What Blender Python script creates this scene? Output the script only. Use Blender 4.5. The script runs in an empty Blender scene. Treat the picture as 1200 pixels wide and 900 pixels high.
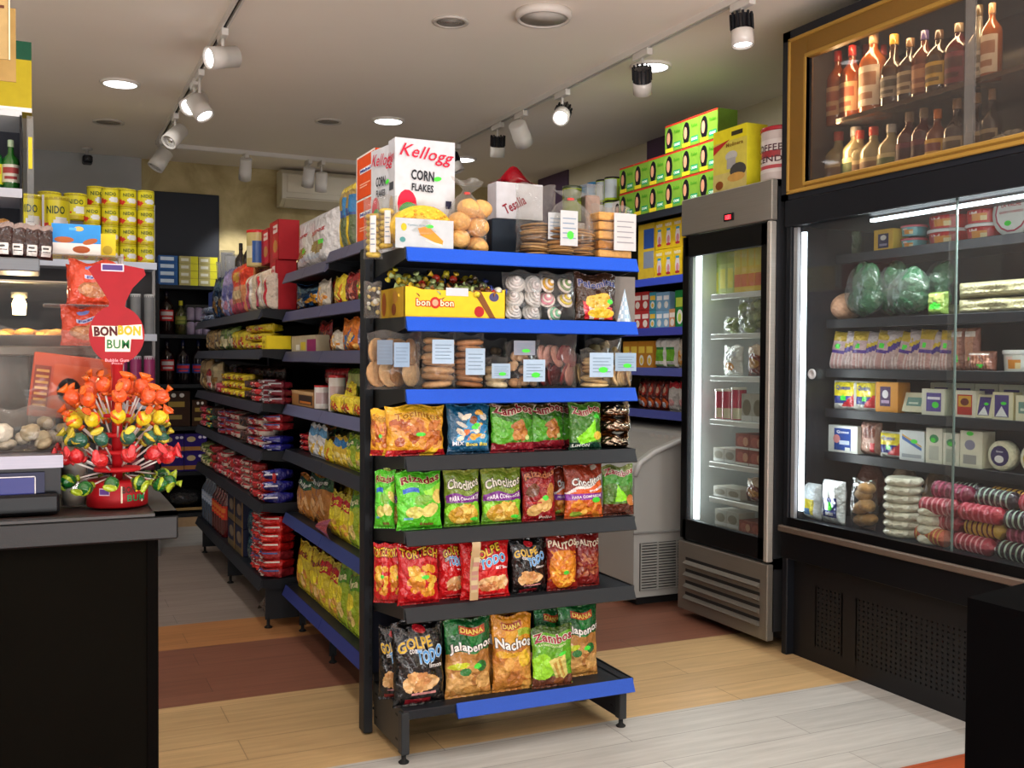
import bpy, math, random
from mathutils import Vector, Matrix, Euler
import math as mt
PI = math.pi
RND = random.Random(11)
SC = bpy.context.scene
COL = SC.collection

# ------------------------------------------------------------------ camera
YAW, PITCH, ROLL, FOC, CH = 0.433388, -0.0246114, 0.00605830, 1200.457, 1.30
def _axes():
    f = Vector((mt.sin(YAW)*mt.cos(PITCH), mt.cos(YAW)*mt.cos(PITCH), mt.sin(PITCH)))
    r0 = Vector((mt.cos(YAW), -mt.sin(YAW), 0)); u0 = r0.cross(f)
    r = r0*mt.cos(ROLL)+u0*mt.sin(ROLL); u = r.cross(f)
    return r, u, f
AR, AU, AF = _axes()
cd = bpy.data.cameras.new('camera'); cam = bpy.data.objects.new('camera', cd); COL.objects.link(cam)
cd.sensor_fit = 'HORIZONTAL'; cd.sensor_width = 36; cd.lens = FOC/1200*36; cd.clip_start = .05
cam.matrix_world = Matrix(((AR.x, AU.x, -AF.x, 0), (AR.y, AU.y, -AF.y, 0), (AR.z, AU.z, -AF.z, CH), (0, 0, 0, 1)))
SC.camera = cam
SC.view_settings.view_transform = 'Standard'; SC.view_settings.look = 'None'
SC.view_settings.gamma = 1; SC.view_settings.exposure = -0.18; SC.view_settings.use_curve_mapping = False
SC.cycles.max_bounces = 10; SC.cycles.transparent_max_bounces = 24; SC.cycles.diffuse_bounces = 6
SC.cycles.glossy_bounces = 3; SC.cycles.caustics_reflective = False; SC.cycles.caustics_refractive = False
SC.cycles.use_denoising = True; SC.cycles.sample_clamp_indirect = 4

# ------------------------------------------------------------------ world and large lights
w = bpy.data.worlds.new('world'); SC.world = w; w.use_nodes = True
bgn = w.node_tree.nodes['Background']; bgn.inputs[0].default_value = (.80, .86, 1, 1); bgn.inputs[1].default_value = .9

def area(name, loc, size, power, col=(1, 1, 1), rot=(0, 0, 0), size_y=None, shape='RECTANGLE', spread=PI):
    l = bpy.data.lights.new(name, 'AREA'); l.energy = power; l.color = col; l.size = size
    l.shape = shape
    if shape == 'RECTANGLE': l.size_y = size_y or size
    l.spread = spread
    o = bpy.data.objects.new(name, l); COL.objects.link(o); o.location = loc; o.rotation_euler = rot
    return o
def spot(name, loc, target, power, angle=50, col=(1, .96, .9), blend=.6, rad=.04):
    l = bpy.data.lights.new(name, 'SPOT'); l.energy = power; l.color = col; l.spot_size = mt.radians(angle)
    l.spot_blend = blend; l.shadow_soft_size = rad
    o = bpy.data.objects.new(name, l); COL.objects.link(o); o.location = loc
    o.rotation_euler = (Vector(target)-Vector(loc)).to_track_quat('-Z', 'Y').to_euler()
    return o
CEIL = 2.85
DL_POWER = 12.5
area('ceiling_fill', (1.1, -1.5, .35), 5, 430, (1, .97, .94), (mt.radians(168), 0, 0), 1.3)  # added unseen fill light, low behind the camera, aimed up to brighten the ceiling
# ------------------------------------------------------------------ pixel to plane (both planes stand where the shelves really stand)
def _ray(px, py): return (AR*(px-600) - AU*(py-450) + AF*FOC)/FOC
def on_y(px, py, Y):
    d = _ray(px, py); t = Y/d.y; return d.x*t, CH+d.z*t
def on_x(px, py, X):
    d = _ray(px, py); t = X/d.x; return d.y*t, CH+d.z*t
def on_z(px, py, Z):
    d = _ray(px, py); t = (Z-CH)/d.z; return d.x*t, d.y*t

# ------------------------------------------------------------------ colours and materials
def lin(h, a=1.0):
    if not isinstance(h, str): return tuple(h)+((a,) if len(h) == 3 else ())
    h = h.lstrip('#'); out = []
    for i in (0, 2, 4):
        c = int(h[i:i+2], 16)/255
        out.append(c/12.92 if c <= .04045 else ((c+.055)/1.055)**2.4)
    g = .3*out[0]+.6*out[1]+.1*out[2]; return (*[g+(x-g)*.98 for x in out], a)
MATS = {}
def nodes(name):
    m = bpy.data.materials.new(name); m.use_nodes = True
    return m, m.node_tree.nodes, m.node_tree.links, m.node_tree.nodes['Principled BSDF']
def vmat(name, rough=.5, metal=0, bump=0, bscale=60, coat=0, spec=.5, trans=0, var=.06, stretch=None, bdist=.01):
    """painted / printed surface: own colour comes from the mesh's colour layer, with a little procedural unevenness and bump"""
    m, n, l, b = nodes(name)
    a = n.new('ShaderNodeVertexColor'); a.layer_name = 'Col'
    tc = n.new('ShaderNodeTexCoord'); mp = n.new('ShaderNodeMapping'); l.new(tc.outputs['Object'], mp.inputs[0])
    if stretch: mp.inputs['Scale'].default_value = stretch
    nz = n.new('ShaderNodeTexNoise'); nz.inputs['Scale'].default_value = bscale; nz.inputs['Detail'].default_value = 3
    l.new(mp.outputs[0], nz.inputs['Vector'])
    mr = n.new('ShaderNodeMapRange'); mr.inputs[1].default_value = .3; mr.inputs[2].default_value = .7
    mr.inputs[3].default_value = 1-var; mr.inputs[4].default_value = 1+var; l.new(nz.outputs[0], mr.inputs[0])
    mx = n.new('ShaderNodeMix'); mx.data_type = 'RGBA'; mx.blend_type = 'MULTIPLY'; mx.inputs[0].default_value = 1
    l.new(a.outputs[0], mx.inputs[6]); l.new(mr.outputs[0], mx.inputs[7]); l.new(mx.outputs[2], b.inputs['Base Color'])
    b.inputs['Roughness'].default_value = rough; b.inputs['Metallic'].default_value = metal
    b.inputs['Coat Weight'].default_value = coat; b.inputs['Coat Roughness'].default_value = .12
    b.inputs['Specular IOR Level'].default_value = spec; b.inputs['Transmission Weight'].default_value = trans
    if bump:
        bp = n.new('ShaderNodeBump'); bp.inputs['Strength'].default_value = bump; bp.inputs['Distance'].default_value = bdist
        l.new(nz.outputs[0], bp.inputs['Height']); l.new(bp.outputs[0], b.inputs['Normal'])
    MATS[name] = m; return m
vmat('matte', .8, bscale=25); vmat('card', .5, bscale=30, spec=.25); vmat('foil', .27, bump=1.0, bscale=24, coat=.5, bdist=.03)
vmat('shiny', .22, bscale=20, coat=.3); vmat('paper', .6, var=.03); vmat('food', .55, bump=.5, bscale=70, var=.18)
vmat('metal_paint', .45, bump=.03, bscale=200, var=.05, spec=.3); vmat('steel', .38, metal=.4, bscale=4, stretch=(1, 1, 60), var=.05)
vmat('black_gloss', .4, bscale=8, spec=.25); vmat('liquor', .07, coat=.6, bscale=9, spec=.8); vmat('silver', .22, metal=1, bump=.8, bscale=30)
vmat('dull_black', .95, bscale=8, spec=.03); vmat('white_paint', .4, bscale=6, var=.02)
def mk_film(name, tint, lo, hi, rough, bump, scale):
    m, n, l, b = nodes(name); out = n['Material Output']
    lw = n.new('ShaderNodeLayerWeight'); lw.inputs[0].default_value = .35
    nz = n.new('ShaderNodeTexNoise'); nz.inputs['Scale'].default_value = scale; nz.inputs['Detail'].default_value = 2
    tc = n.new('ShaderNodeTexCoord'); l.new(tc.outputs['Object'], nz.inputs['Vector'])
    if bump:
        bp = n.new('ShaderNodeBump'); bp.inputs['Strength'].default_value = bump; bp.inputs['Distance'].default_value = .012
        l.new(nz.outputs[0], bp.inputs['Height']); l.new(bp.outputs[0], lw.inputs['Normal'])
    mr = n.new('ShaderNodeMapRange'); mr.inputs[3].default_value = lo; mr.inputs[4].default_value = hi; l.new(lw.outputs['Facing'], mr.inputs[0])
    tr = n.new('ShaderNodeBsdfTransparent'); tr.inputs[0].default_value = lin(tint)
    b.inputs['Base Color'].default_value = (.8, .8, .8, 1); b.inputs['Roughness'].default_value = rough; b.inputs['Metallic'].default_value = .6
    if bump: l.new(bp.outputs[0], b.inputs['Normal'])
    mx = n.new('ShaderNodeMixShader'); l.new(mr.outputs[0], mx.inputs[0]); l.new(tr.outputs[0], mx.inputs[1]); l.new(b.outputs[0], mx.inputs[2])
    l.new(mx.outputs[0], out.inputs['Surface']); MATS[name] = m
mk_film('film', 'f4f4f2', .03, .5, .2, 1.0, 14)
mk_film('glass', 'f2f6f5', .015, .22, .03, 0, 3)
mk_film('glass_dark', 'e8e4e0', .02, .22, .03, 0, 3)
mk_film('clear_plastic', 'f2f4f4', .08, .6, .12, .3, 6)
def emat(name, col, s):
    m, n, l, b = nodes(name); b.inputs['Base Color'].default_value = (*lin(col)[:3], 1)
    b.inputs['Emission Color'].default_value = lin(col); b.inputs['Emission Strength'].default_value = s
    MATS[name] = m
emat('lamp_white', 'ffffff', 6); emat('lamp_strip', 'eef6ff', 5); emat('lamp_warm', 'ffd9a0', 14); emat('led_red', 'ff2030', 4); emat('led_orange', 'ff7a40', 2); emat('led_screen', '1c2260', .6)

# ------------------------------------------------------------------ mesh builder
class MB:
    def __init__(s): s.v = []; s.f = []; s.c = []; s.m = []; s.sm = []
    def add(s, vs, fs, col, mat='card', smooth=False):
        b = len(s.v); s.v += [tuple(p) for p in vs]
        cc = None if isinstance(col, list) else lin(col)
        for i, f in enumerate(fs):
            s.f.append(tuple(b+k for k in f)); s.c.append(cc or lin(col[i])); s.m.append(mat); s.sm.append(smooth)
        return s
    def box(s, x0, x1, y0, y1, z0, z1, col, mat='card', b=0):
        if x0 > x1: x0, x1 = x1, x0
        if y0 > y1: y0, y1 = y1, y0
        if z0 > z1: z0, z1 = z1, z0
        b = min(b, (x1-x0)*.45, (y1-y0)*.45, (z1-z0)*.45)
        if b <= 0:
            vs = [(x, y, z) for z in (z0, z1) for y in (y0, y1) for x in (x0, x1)]
            return s.add(vs, [(0, 2, 3, 1), (4, 5, 7, 6), (0, 1, 5, 4), (2, 6, 7, 3), (0, 4, 6, 2), (1, 3, 7, 5)], col, mat)
        lo = (x0, y0, z0); hi = (x1, y1, z1); vs = []; idx = {}
        for sx in (0, 1):
            for sy in (0, 1):
                for sz in (0, 1):
                    for a in range(3):
                        p = [(hi if q else lo)[i] + (0 if i == a else (-b if q else b)) for i, q in enumerate((sx, sy, sz))]
                        idx[(sx, sy, sz, a)] = len(vs); vs.append(p)
        fs = []
        def q(pts):
            c = Vector(((x0+x1)/2, (y0+y1)/2, (z0+z1)/2)); P = [Vector(vs[i]) for i in pts]
            n = (P[1]-P[0]).cross(P[2]-P[1])
            if n.dot(sum(P, Vector())/len(P)-c) < 0: pts = pts[::-1]
            fs.append(tuple(pts))
        for a in range(3):
            o1, o2 = [i for i in range(3) if i != a]
            for sd in (0, 1):
                pts = []
                for (p, r) in ((0, 0), (1, 0), (1, 1), (0, 1)):
                    k = [0, 0, 0]; k[a] = sd; k[o1] = p; k[o2] = r; pts.append(idx[(*k, a)])
                q(pts)
            for p in (0, 1):
                for r in (0, 1):
                    k0 = [0]*3; k0[o1] = p; k0[o2] = r; k1 = list(k0); k0[a] = 0; k1[a] = 1
                    q([idx[(*k0, o1)], idx[(*k1, o1)], idx[(*k1, o2)], idx[(*k0, o2)]])
        for sx in (0, 1):
            for sy in (0, 1):
                for sz in (0, 1): q([idx[(sx, sy, sz, a)] for a in range(3)])
        return s.add(vs, fs, col, mat)
    def lathe(s, prof, col, mat='card', n=20, cx=0, cy=0, cz=0, axis='z', smooth=True, sx=1, sy=1):
        """prof: (r, h[, colour]) from bottom to top"""
        vs = []; fs = []; cs = []
        for p in prof:
            for k in range(n):
                a = 2*PI*k/n; x, y = p[0]*mt.cos(a)*sx, p[0]*mt.sin(a)*sy
                if axis == 'z': vs.append((cx+x, cy+y, cz+p[1]))
                elif axis == 'y': vs.append((cx+x, cy+p[1], cz-y))
                else: vs.append((cx+p[1], cy+x, cz+y))
        for i in range(len(prof)-1):
            for k in range(n):
                k2 = (k+1) % n; fs.append((i*n+k, i*n+k2, (i+1)*n+k2, (i+1)*n+k)); cs.append(prof[i][2] if len(prof[i]) > 2 else col)
        if prof[0][0] > 1e-5: fs.append(tuple(range(n))[::-1]); cs.append(prof[0][2] if len(prof[0]) > 2 else col)
        if prof[-1][0] > 1e-5: fs.append(tuple((len(prof)-1)*n+k for k in range(n))); cs.append(prof[-1][2] if len(prof[-1]) > 2 else col)
        return s.add(vs, fs, cs, mat, smooth)
    def tube(s, pts, r, col, mat='card', n=8, smooth=True):
        P = [Vector(p) for p in pts]; vs = []; fs = []
        rs = r if isinstance(r, (list, tuple)) else [r]*len(P)
        up = Vector((0, 0, 1))
        for i, p in enumerate(P):
            t = (P[min(i+1, len(P)-1)]-P[max(i-1, 0)]).normalized()
            a = t.cross(up)
            if a.length < .05: a = t.cross(Vector((1, 0, 0)))
            a.normalize(); b = t.cross(a)
            for k in range(n):
                an = 2*PI*k/n; vs.append(p+(a*mt.cos(an)+b*mt.sin(an))*rs[i])
        for i in range(len(P)-1):
            for k in range(n):
                k2 = (k+1) % n; fs.append((i*n+k, (i+1)*n+k, (i+1)*n+k2, i*n+k2))
        fs.append(tuple(range(n))); fs.append(tuple((len(P)-1)*n+k for k in range(n))[::-1])
        return s.add(vs, fs, col, mat, smooth)
    def blob(s, c, r, col, mat='food', n=12, m=8, noise=0, rot=None, seed=0, pw=1):
        rr = random.Random(seed); vs = []; fs = []
        ph = [rr.uniform(0, 6) for _ in range(3)]
        M = Euler(rot).to_matrix() if rot else None
        for i in range(m+1):
            th = PI*i/m
            for k in range(n):
                a = 2*PI*k/n; q = 1+noise*mt.sin(3*a+ph[0])*mt.sin(2*th+ph[1])+noise*.6*mt.sin(5*a+ph[2]+3*th)
                f = lambda t: mt.copysign(abs(t)**pw, t)
                p = Vector((f(mt.sin(th))*f(mt.cos(a))*r[0], f(mt.sin(th))*f(mt.sin(a))*r[1], f(mt.cos(th))*r[2]))*q
                if M: p = M@p
                vs.append((c[0]+p.x, c[1]+p.y, c[2]+p.z))
        for i in range(m):
            for k in range(n):
                k2 = (k+1) % n; fs.append((i*n+k, (i+1)*n+k, (i+1)*n+k2, i*n+k2))
        return s.add(vs, fs, col, mat, True)
    def prism(s, pts, a0, a1, col, mat='card', axis='y'):
        """outline pts (p, q) extruded along axis: y -> (x,z) outline, x -> (y,z), z -> (x,y)"""
        n = len(pts)
        def P(p, q, a): return (p, a, q) if axis == 'y' else ((a, p, q) if axis == 'x' else (p, q, a))
        vs = [P(p, q, a0) for p, q in pts]+[P(p, q, a1) for p, q in pts]
        fs = [tuple(range(n)), tuple(range(2*n-1, n-1, -1))]+[(i, n+i, n+(i+1) % n, (i+1) % n) for i in range(n)]
        return s.add(vs, fs, col, mat)
    def surf(s, S, nu, nv, colfn, mat='card', smooth=True, off=0, u0=0, u1=1, v0=0, v1=1, flip=False):
        vs = [S(u0+(u1-u0)*i/nu, v0+(v1-v0)*j/nv, off) for j in range(nv+1) for i in range(nu+1)]
        fs = []; cs = []
        for j in range(nv):
            for i in range(nu):
                q = (j*(nu+1)+i, j*(nu+1)+i+1, (j+1)*(nu+1)+i+1, (j+1)*(nu+1)+i)
                fs.append(q[::-1] if flip else q); cs.append(colfn(u0+(u1-u0)*(i+.5)/nu, v0+(v1-v0)*(j+.5)/nv) if callable(colfn) else colfn)
        return s.add(vs, fs, cs, mat, smooth)
    def decal(s, S, shp, off=.0008, mat='card', asp=1):
        t = shp[0]
        if t == 'r':
            _, u0, v0, u1, v1, c = shp; nu = max(1, int(abs(u1-u0)*8)); s.surf(S, nu, 1, c, mat, True, off, u0, u1, v0, v1)
        elif t == 'e':
            _, cu, cv, ru, rv, c = shp[:6]; rot = shp[6] if len(shp) > 6 else 0; n = 14; vs = [S(cu, cv, off)]
            for k in range(n):
                a = 2*PI*k/n; x, y = ru*mt.cos(a), rv*mt.sin(a)*asp
                x, y = x*mt.cos(rot)-y*mt.sin(rot), (x*mt.sin(rot)+y*mt.cos(rot))/asp
                vs.append(S(min(1, max(0, cu+x)), min(1, max(0, cv+y)), off))
            s.add(vs, [(0, k+1, (k+1) % n+1) for k in range(n)], c, mat, True)
        elif t == 'p':
            s.add([S(u, v, off) for u, v in shp[1]], [tuple(range(len(shp[1])))], shp[2], mat, False)
    def text(s, S, st, cu, cv, wf, hf, col, outline=None, rot=0, asp=1, off=.0016, mat='card', bold=.02, ol=.05, shear=0):
        if st.startswith('Kell'): shear, bold = .35, .01
        for (bo, c, o) in ([(ol, outline, off)] if outline else [])+[(bold, col, off+.0008)]:
            gv, gf = glyph(st, bo); x0, x1, y0, y1 = GBB[st]
            vs = []
            for (x, y) in gv:
                X = ((x-x0)/(x1-x0)-.5)*wf; Y = ((y-y0)/(y1-y0)-.5)*hf*asp; X += shear*Y
                X, Y = X*mt.cos(rot)-Y*mt.sin(rot), (X*mt.sin(rot)+Y*mt.cos(rot))/asp
                vs.append(S(min(1.02, max(-.02, cu+X)), min(1, max(0, cv+Y)), o))
            s.add(vs, gf, c, mat, True)
    def mesh(s, name):
        me = bpy.data.meshes.new(name); me.from_pydata(s.v, [], s.f)
        used = []
        for m in s.m:
            if m not in used: used.append(m)
        for m in used: me.materials.append(MATS[m])
        ix = {m: i for i, m in enumerate(used)}
        me.polygons.foreach_set('material_index', [ix[m] for m in s.m]); me.polygons.foreach_set('use_smooth', s.sm)
        at = me.color_attributes.new('Col', 'FLOAT_COLOR', 'CORNER'); buf = []
        for f, c in zip(s.f, s.c): buf += list(c)*len(f)
        at.data.foreach_set('color', buf); me.update(); me.validate()
        return me
    def build(s, name, parent=None, loc=(0, 0, 0), rz=0):
        o = bpy.data.objects.new(name, s.mesh(name)); COL.objects.link(o); o.parent = parent
        o.location = loc; o.rotation_euler = (0, 0, rz); return o
GC = {}; GBB = {}
def glyph(st, off):
    if (st, off) in GC: return GC[(st, off)]
    def conv(of):
        c = bpy.data.curves.new('t', 'FONT'); c.body = st; c.resolution_u = 2; c.offset = of; c.space_character = 1.06
        o = bpy.data.objects.new('t', c); me = o.to_mesh()
        v = [(p.co.x, p.co.y) for p in me.vertices]; f = [tuple(p.vertices) for p in me.polygons]
        o.to_mesh_clear(); bpy.data.objects.remove(o); bpy.data.curves.remove(c); return v, f
    if st not in GBB:
        v, f = conv(.02); xs = [p[0] for p in v]; ys = [p[1] for p in v]; GBB[st] = (min(xs), max(xs), min(ys), max(ys))
    GC[(st, off)] = conv(off); return GC[(st, off)]
def plane_S(w, h, y=0, x0=None):
    """front face of a thing: u to the right, v up, off towards the viewer (-y)"""
    x0 = -w/2 if x0 is None else x0
    return lambda u, v, off=0: (x0+w*u, y-off, h*v)

# ------------------------------------------------------------------ things, labels
PENDING = []
ORD = ['', 'second', 'third', 'fourth', 'fifth', 'sixth', 'seventh', 'eighth', 'ninth', 'tenth', 'eleventh', 'twelfth', 'thirteenth', 'fourteenth', 'fifteenth', 'sixteenth', 'seventeenth', 'eighteenth', 'nineteenth', 'twentieth']
def tag(o, label, cat, group=None):
    o['label'] = label; o['category'] = cat
    if group: o['group'] = group
    return o
def thing(name, label, cat, loc=(0, 0, 0), rz=0, group=None):
    o = bpy.data.objects.new(name, None); COL.objects.link(o); o.location = loc; o.rotation_euler = (0, 0, rz)
    if label: tag(o, label, cat, group)
    return o
def struct(o): o['kind'] = 'structure'; return o
def pend(o, desc, cat, place, key, tier=0):
    """labels are written once every thing on that shelf is known; key orders from left to right"""
    o['category'] = cat; PENDING.append((o, desc, place, key, tier))
def finish_labels():
    by = {}
    for p in PENDING: by.setdefault((p[1], p[2]), []).append(p)
    for (desc, place), ps in by.items():
        if len(ps) == 1: ps[0][0]['label'] = f'{desc} on {place}'; continue
        cols = sorted({round(p[3], 3) for p in ps}); tiers = {}
        for p in ps: tiers.setdefault(round(p[3], 3), []).append(p)
        for ci, k in enumerate(cols):
            st = sorted(tiers[k], key=lambda p: p[4]); n = len(cols)
            if n == 1: h = ''
            elif ci == 0: h = 'leftmost'
            elif ci == n-1: h = 'rightmost'
            else: h = (ORD[ci] if ci < len(ORD) else f'number {ci+1}')+' from left'
            for ti, p in enumerate(st):
                if len(st) == 1: t = ''
                elif ti == 0: t = 'bottom of stack'
                elif ti == len(st)-1: t = 'topmost'
                else: t = ORD[ti]+' layer up'
                p[0]['label'] = ', '.join(x for x in (desc, h, t, place) if x)
                p[0]['group'] = desc+', '+place
def dup(root, loc, rz=0):
    r = root.copy(); COL.objects.link(r); r.location = loc; r.rotation_euler = (0, 0, rz)
    for ch in list(root.children):
        c = ch.copy(); COL.objects.link(c); c.parent = r
        for g in ch.children:
            d = g.copy(); COL.objects.link(d); d.parent = c
    return r
# ------------------------------------------------------------------ product designs
def chips(n, u0, v0, u1, v1, cols, su=.12, sv=.07, seed=1):
    r = random.Random(seed)
    return [('e', r.uniform(u0, u1), r.uniform(v0, v1), su*r.uniform(.6, 1.2), sv*r.uniform(.5, 1.1), r.choice(cols), r.uniform(-1, 1)) for _ in range(n)]
def pick(base, shapes, asp=1):
    """colour function of a printed face: the last shape that covers the spot wins"""
    B = lin(base); L = []
    for s in shapes:
        if s[0] == 'r': L.append(('r', s[1], s[2], s[3], s[4], lin(s[5])))
        elif s[0] == 'e': L.append(('e', s[1], s[2], s[3], s[4], lin(s[5]), s[6] if len(s) > 6 else 0))
        else: L.append(('p', s[1], lin(s[2])))
    def inp(u, v, P):
        k = False; j = len(P)-1
        for i in range(len(P)):
            if (P[i][1] > v) != (P[j][1] > v) and u < (P[j][0]-P[i][0])*(v-P[i][1])/(P[j][1]-P[i][1])+P[i][0]: k = not k
            j = i
        return k
    def f(u, v):
        for s in reversed(L):
            if s[0] == 'r':
                if s[1] <= u <= s[3] and s[2] <= v <= s[4]: return s[5]
            elif s[0] == 'e':
                x, y = u-s[1], (v-s[2])*asp; c, q = mt.cos(s[6]), mt.sin(s[6])
                if ((x*c+y*q)/s[3])**2+((-x*q+y*c)/(s[4]*asp))**2 <= 1: return s[5]
            elif inp(u, v, s[1]): return s[2]
        return B
    return f
GRN = '45e03a'
CH1 = ['d99a3a', 'e8b455', 'c47f28', 'f0c878']; CH2 = ['c98a45', 'b5702c', 'dca460', 'e0b070']; CH3 = ['e8d27a', 'd8b850', 'f0e09a']
D = {}
def des(key, desc, cat, name, kind='bag', base='cc2020', shapes=(), texts=(), mat=None, side=None, **k):
    D[key] = dict(desc=desc, cat=cat, name=name, kind=kind, base=base, shapes=list(shapes), texts=list(texts), mat=mat, side=side, **k)
B = 'snack bag'; SB = 'snack_bag'
# --- end display bags
des('tocino', 'orange and yellow pork crackling snack bag', B, SB, base='e0a020', shapes=[('r', 0, 0, 1, .12, 'b81820'), ('r', 0, .86, 1, 1, 'e8b820'), ('p', [(.55, 0), (.8, 0), (.95, .2), (.8, .2)], 'f0c020')]+chips(46, .12, .2, .9, .72, ['c9772e', 'b5601f', 'dc9a48', 'a8521c'], .12, .09, 3)+[('e', .55, .42, .09, .04, GRN)], texts=[('Tocinitos', .52, .8, .78, .13, 'a86a14', 'f0cc50', 0)])
des('blue_mix', 'teal blue snack bag with mixed pieces', B, SB, base='155a80', shapes=[('p', [(.1, .25), (.5, .8), (.95, .35), (.9, .2)], '3a9cd0')]+chips(26, .25, .3, .85, .8, ['d9702e', 'e8b040', 'c8c8c0', '8a4a20', 'f0e8d0', '2a88c8'], .11, .07, 4)+[('e', .62, .55, .12, .05, GRN), ('r', 0, 0, 1, .1, '1b4a6a')], texts=[('MIX', .2, .22, .25, .08, 'e8f4ff', None, 0), ('Boca Bits', .65, .2, .55, .07, 'e8dc50', None, 0)])
des('zambo_wide', 'green plantain chip bag with maroon base', B, SB, base='3f8a1c', shapes=[('r', 0, 0, 1, .2, '8a1626'), ('r', 0, .9, 1, 1, '4a3a18'), ('e', .2, .45, .3, .28, '57b02a'), ('e', .6, .78, .5, .12, '2f6a18')]+chips(14, .5, .25, .75, .62, ['a8682c', 'c08440', '8a5020'], .09, .1, 5)+[('e', .8, .3, .06, .05, 'd8e890')], texts=[('Zambos', .5, .88, .9, .17, '8a1c2c', 'f0e0c8', 0)])
des('zambo_lime', 'dark green plantain chip bag with lime swoosh', B, SB, base='3c7d20', shapes=[('r', 0, 0, 1, .16, '123c2c'), ('p', [(.15, .25), (.75, .62), (.78, .2), (.3, .12)], '8af020'), ('e', .82, .3, .15, .09, 'e0c040'), ('r', 0, .92, 1, 1, '5a8a30'), ('e', .8, .68, .1, .05, GRN)], texts=[('Zambos', .5, .84, .86, .15, '8a1c2c', 'f0e0c8', .06), ('LIMON', .3, .1, .5, .06, 'e8f0e8', None, 0)])
des('silver_strips', 'silver and brown strip of small foil packs', 'foil pack', 'foil_pack', base='a89a88', mat='silver', shapes=[('r', 0, .3, 1, .36, '5a4a3a'), ('r', 0, .62, 1, .68, '6a5a48'), ('r', 0, 0, 1, .28, '8a5a30')])
des('rizadas', 'bright green wavy potato chip bag', B, SB, base='4fc41e', shapes=[('e', .2, .55, .25, .25, '63d838'), ('r', .1, .62, .45, .7, '2a6ad0'), ('p', [(.55, .68), (1, .78), (1, .6), (.6, .6)], '9aee40'), ('e', .35, .3, .2, .1, 'd8d86a'), ('e', .7, .33, .2, .11, 'e0d878', .4), ('e', .9, .55, .12, .12, 'e8d06a', .5), ('e', .55, .52, .22, .09, '7ab83a', .3), ('r', 0, 0, 1, .06, '45b41a'), ('r', .1, .18, .3, .21, '60b0d0')], texts=[('Rizadas', .52, .86, .86, .12, '8a1a30', 'c8e890', .06), ('Rizadas', .62, .1, .3, .05, '8a1a30', None, 0)])
des('choclitos', 'olive green corn chip bag, purple band', B, SB, base='74902a', shapes=[('r', 0, .93, 1, 1, 'a0b048'), ('r', .02, .42, .98, .56, '7a2a92'), ('p', [(0, .42), (1, .42), (1, .0), (0, .0)], '5f9a20'), ('e', .2, .28, .2, .12, '8ae028'), ('e', .85, .33, .16, .1, '86d82c'), ('e', .5, .2, .42, .17, 'd0a830')]+chips(16, .25, .1, .8, .34, ['e0bc48', 'c89a30', 'b8862a', 'f0d468'], .15, .07, 6)+[('e', .8, .12, .12, .03, GRN)], texts=[('Choclitos', .5, .74, .88, .16, 'dcdccc', '2a2a1a', .08), ('PARA COMPARTIR', .52, .49, .86, .06, 'f4eaff', None, .04), ('limon', .72, .61, .4, .05, 'a8c860', None, 0)])
des('rizadas_red', 'dark red wavy potato chip bag', B, SB, base='8e1018', shapes=[('e', .25, .55, .2, .1, '6a3a1c', .4), ('e', .8, .5, .13, .2, 'b8803a'), ('e', .3, .2, .22, .1, 'd8b46a', .2), ('e', .6, .3, .25, .13, 'dcb468'), ('e', .62, .42, .1, .05, GRN), ('r', .1, .33, .5, .35, 'c03030')], texts=[('Rizadas', .5, .85, .9, .12, 'c87a50', '500a12', .1), ('Pollo', .55, .66, .35, .07, 'c06050', None, 0), ('Pollo', .65, .07, .4, .05, 'f0e0d0', None, 0)])
des('choclitos_red', 'red-brown corn chip bag, white flash, purple band', B, SB, base='8a3018', shapes=[('p', [(0, .48), (1, .78), (1, .55), (0, .38)], 'f2f0ee'), ('p', [(.1, .47), (1, .68), (1, .45), (.1, .45)], 'e0601c'), ('r', 0, .34, 1, .45, '8a34a8'), ('r', 0, 0, 1, .34, 'c85a1c')]+chips(22, .15, .08, .85, .3, ['e89a28', 'd07a1c', 'f0b848', 'b8501a'], .14, .06, 8)+[('e', .78, .33, .13, .05, GRN), ('e', .25, .08, .15, .05, '9ab83a'), ('e', .75, .93, .08, .05, 'a8a090')], texts=[('Choclitos', .55, .68, .85, .13, 'e8e8e4', '3a3a34', .14), ('Picante', .78, .53, .42, .06, 'ffffff', None, .1), ('PARA COMPARTIR', .52, .4, .8, .05, 'f8f0ff', None, .03)])
des('zambo_small', 'green plantain chip bag with brown base', B, SB, base='44761e', shapes=[('r', 0, 0, 1, .24, '5a2a1c'), ('r', 0, .84, 1, 1, '6a7a38'), ('p', [(.3, .28), (.38, .62), (.8, .3)], '8ae826'), ('e', .85, .3, .14, .13, 'c07838', .8), ('r', 0, .62, 1, .82, '3a8a22')], texts=[('Zambos', .5, .87, .9, .12, '8a1c2c', 'e8dcc8', 0)])
des('tortech', 'red torn-corn snack bag with gold pieces', B, SB, base='c01018', shapes=chips(24, .22, .2, .88, .62, ['e0a428', 'f0c84a', 'c8781c', 'd8901c'], .13, .08, 9)+[('e', .62, .46, .1, .035, GRN), ('r', 0, 0, 1, .07, 'b01018'), ('r', .5, .7, .98, .75, 'd84848')], texts=[('TORTECH', .5, .86, .9, .14, 'e8b828', '2a1408', -.03)])
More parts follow.
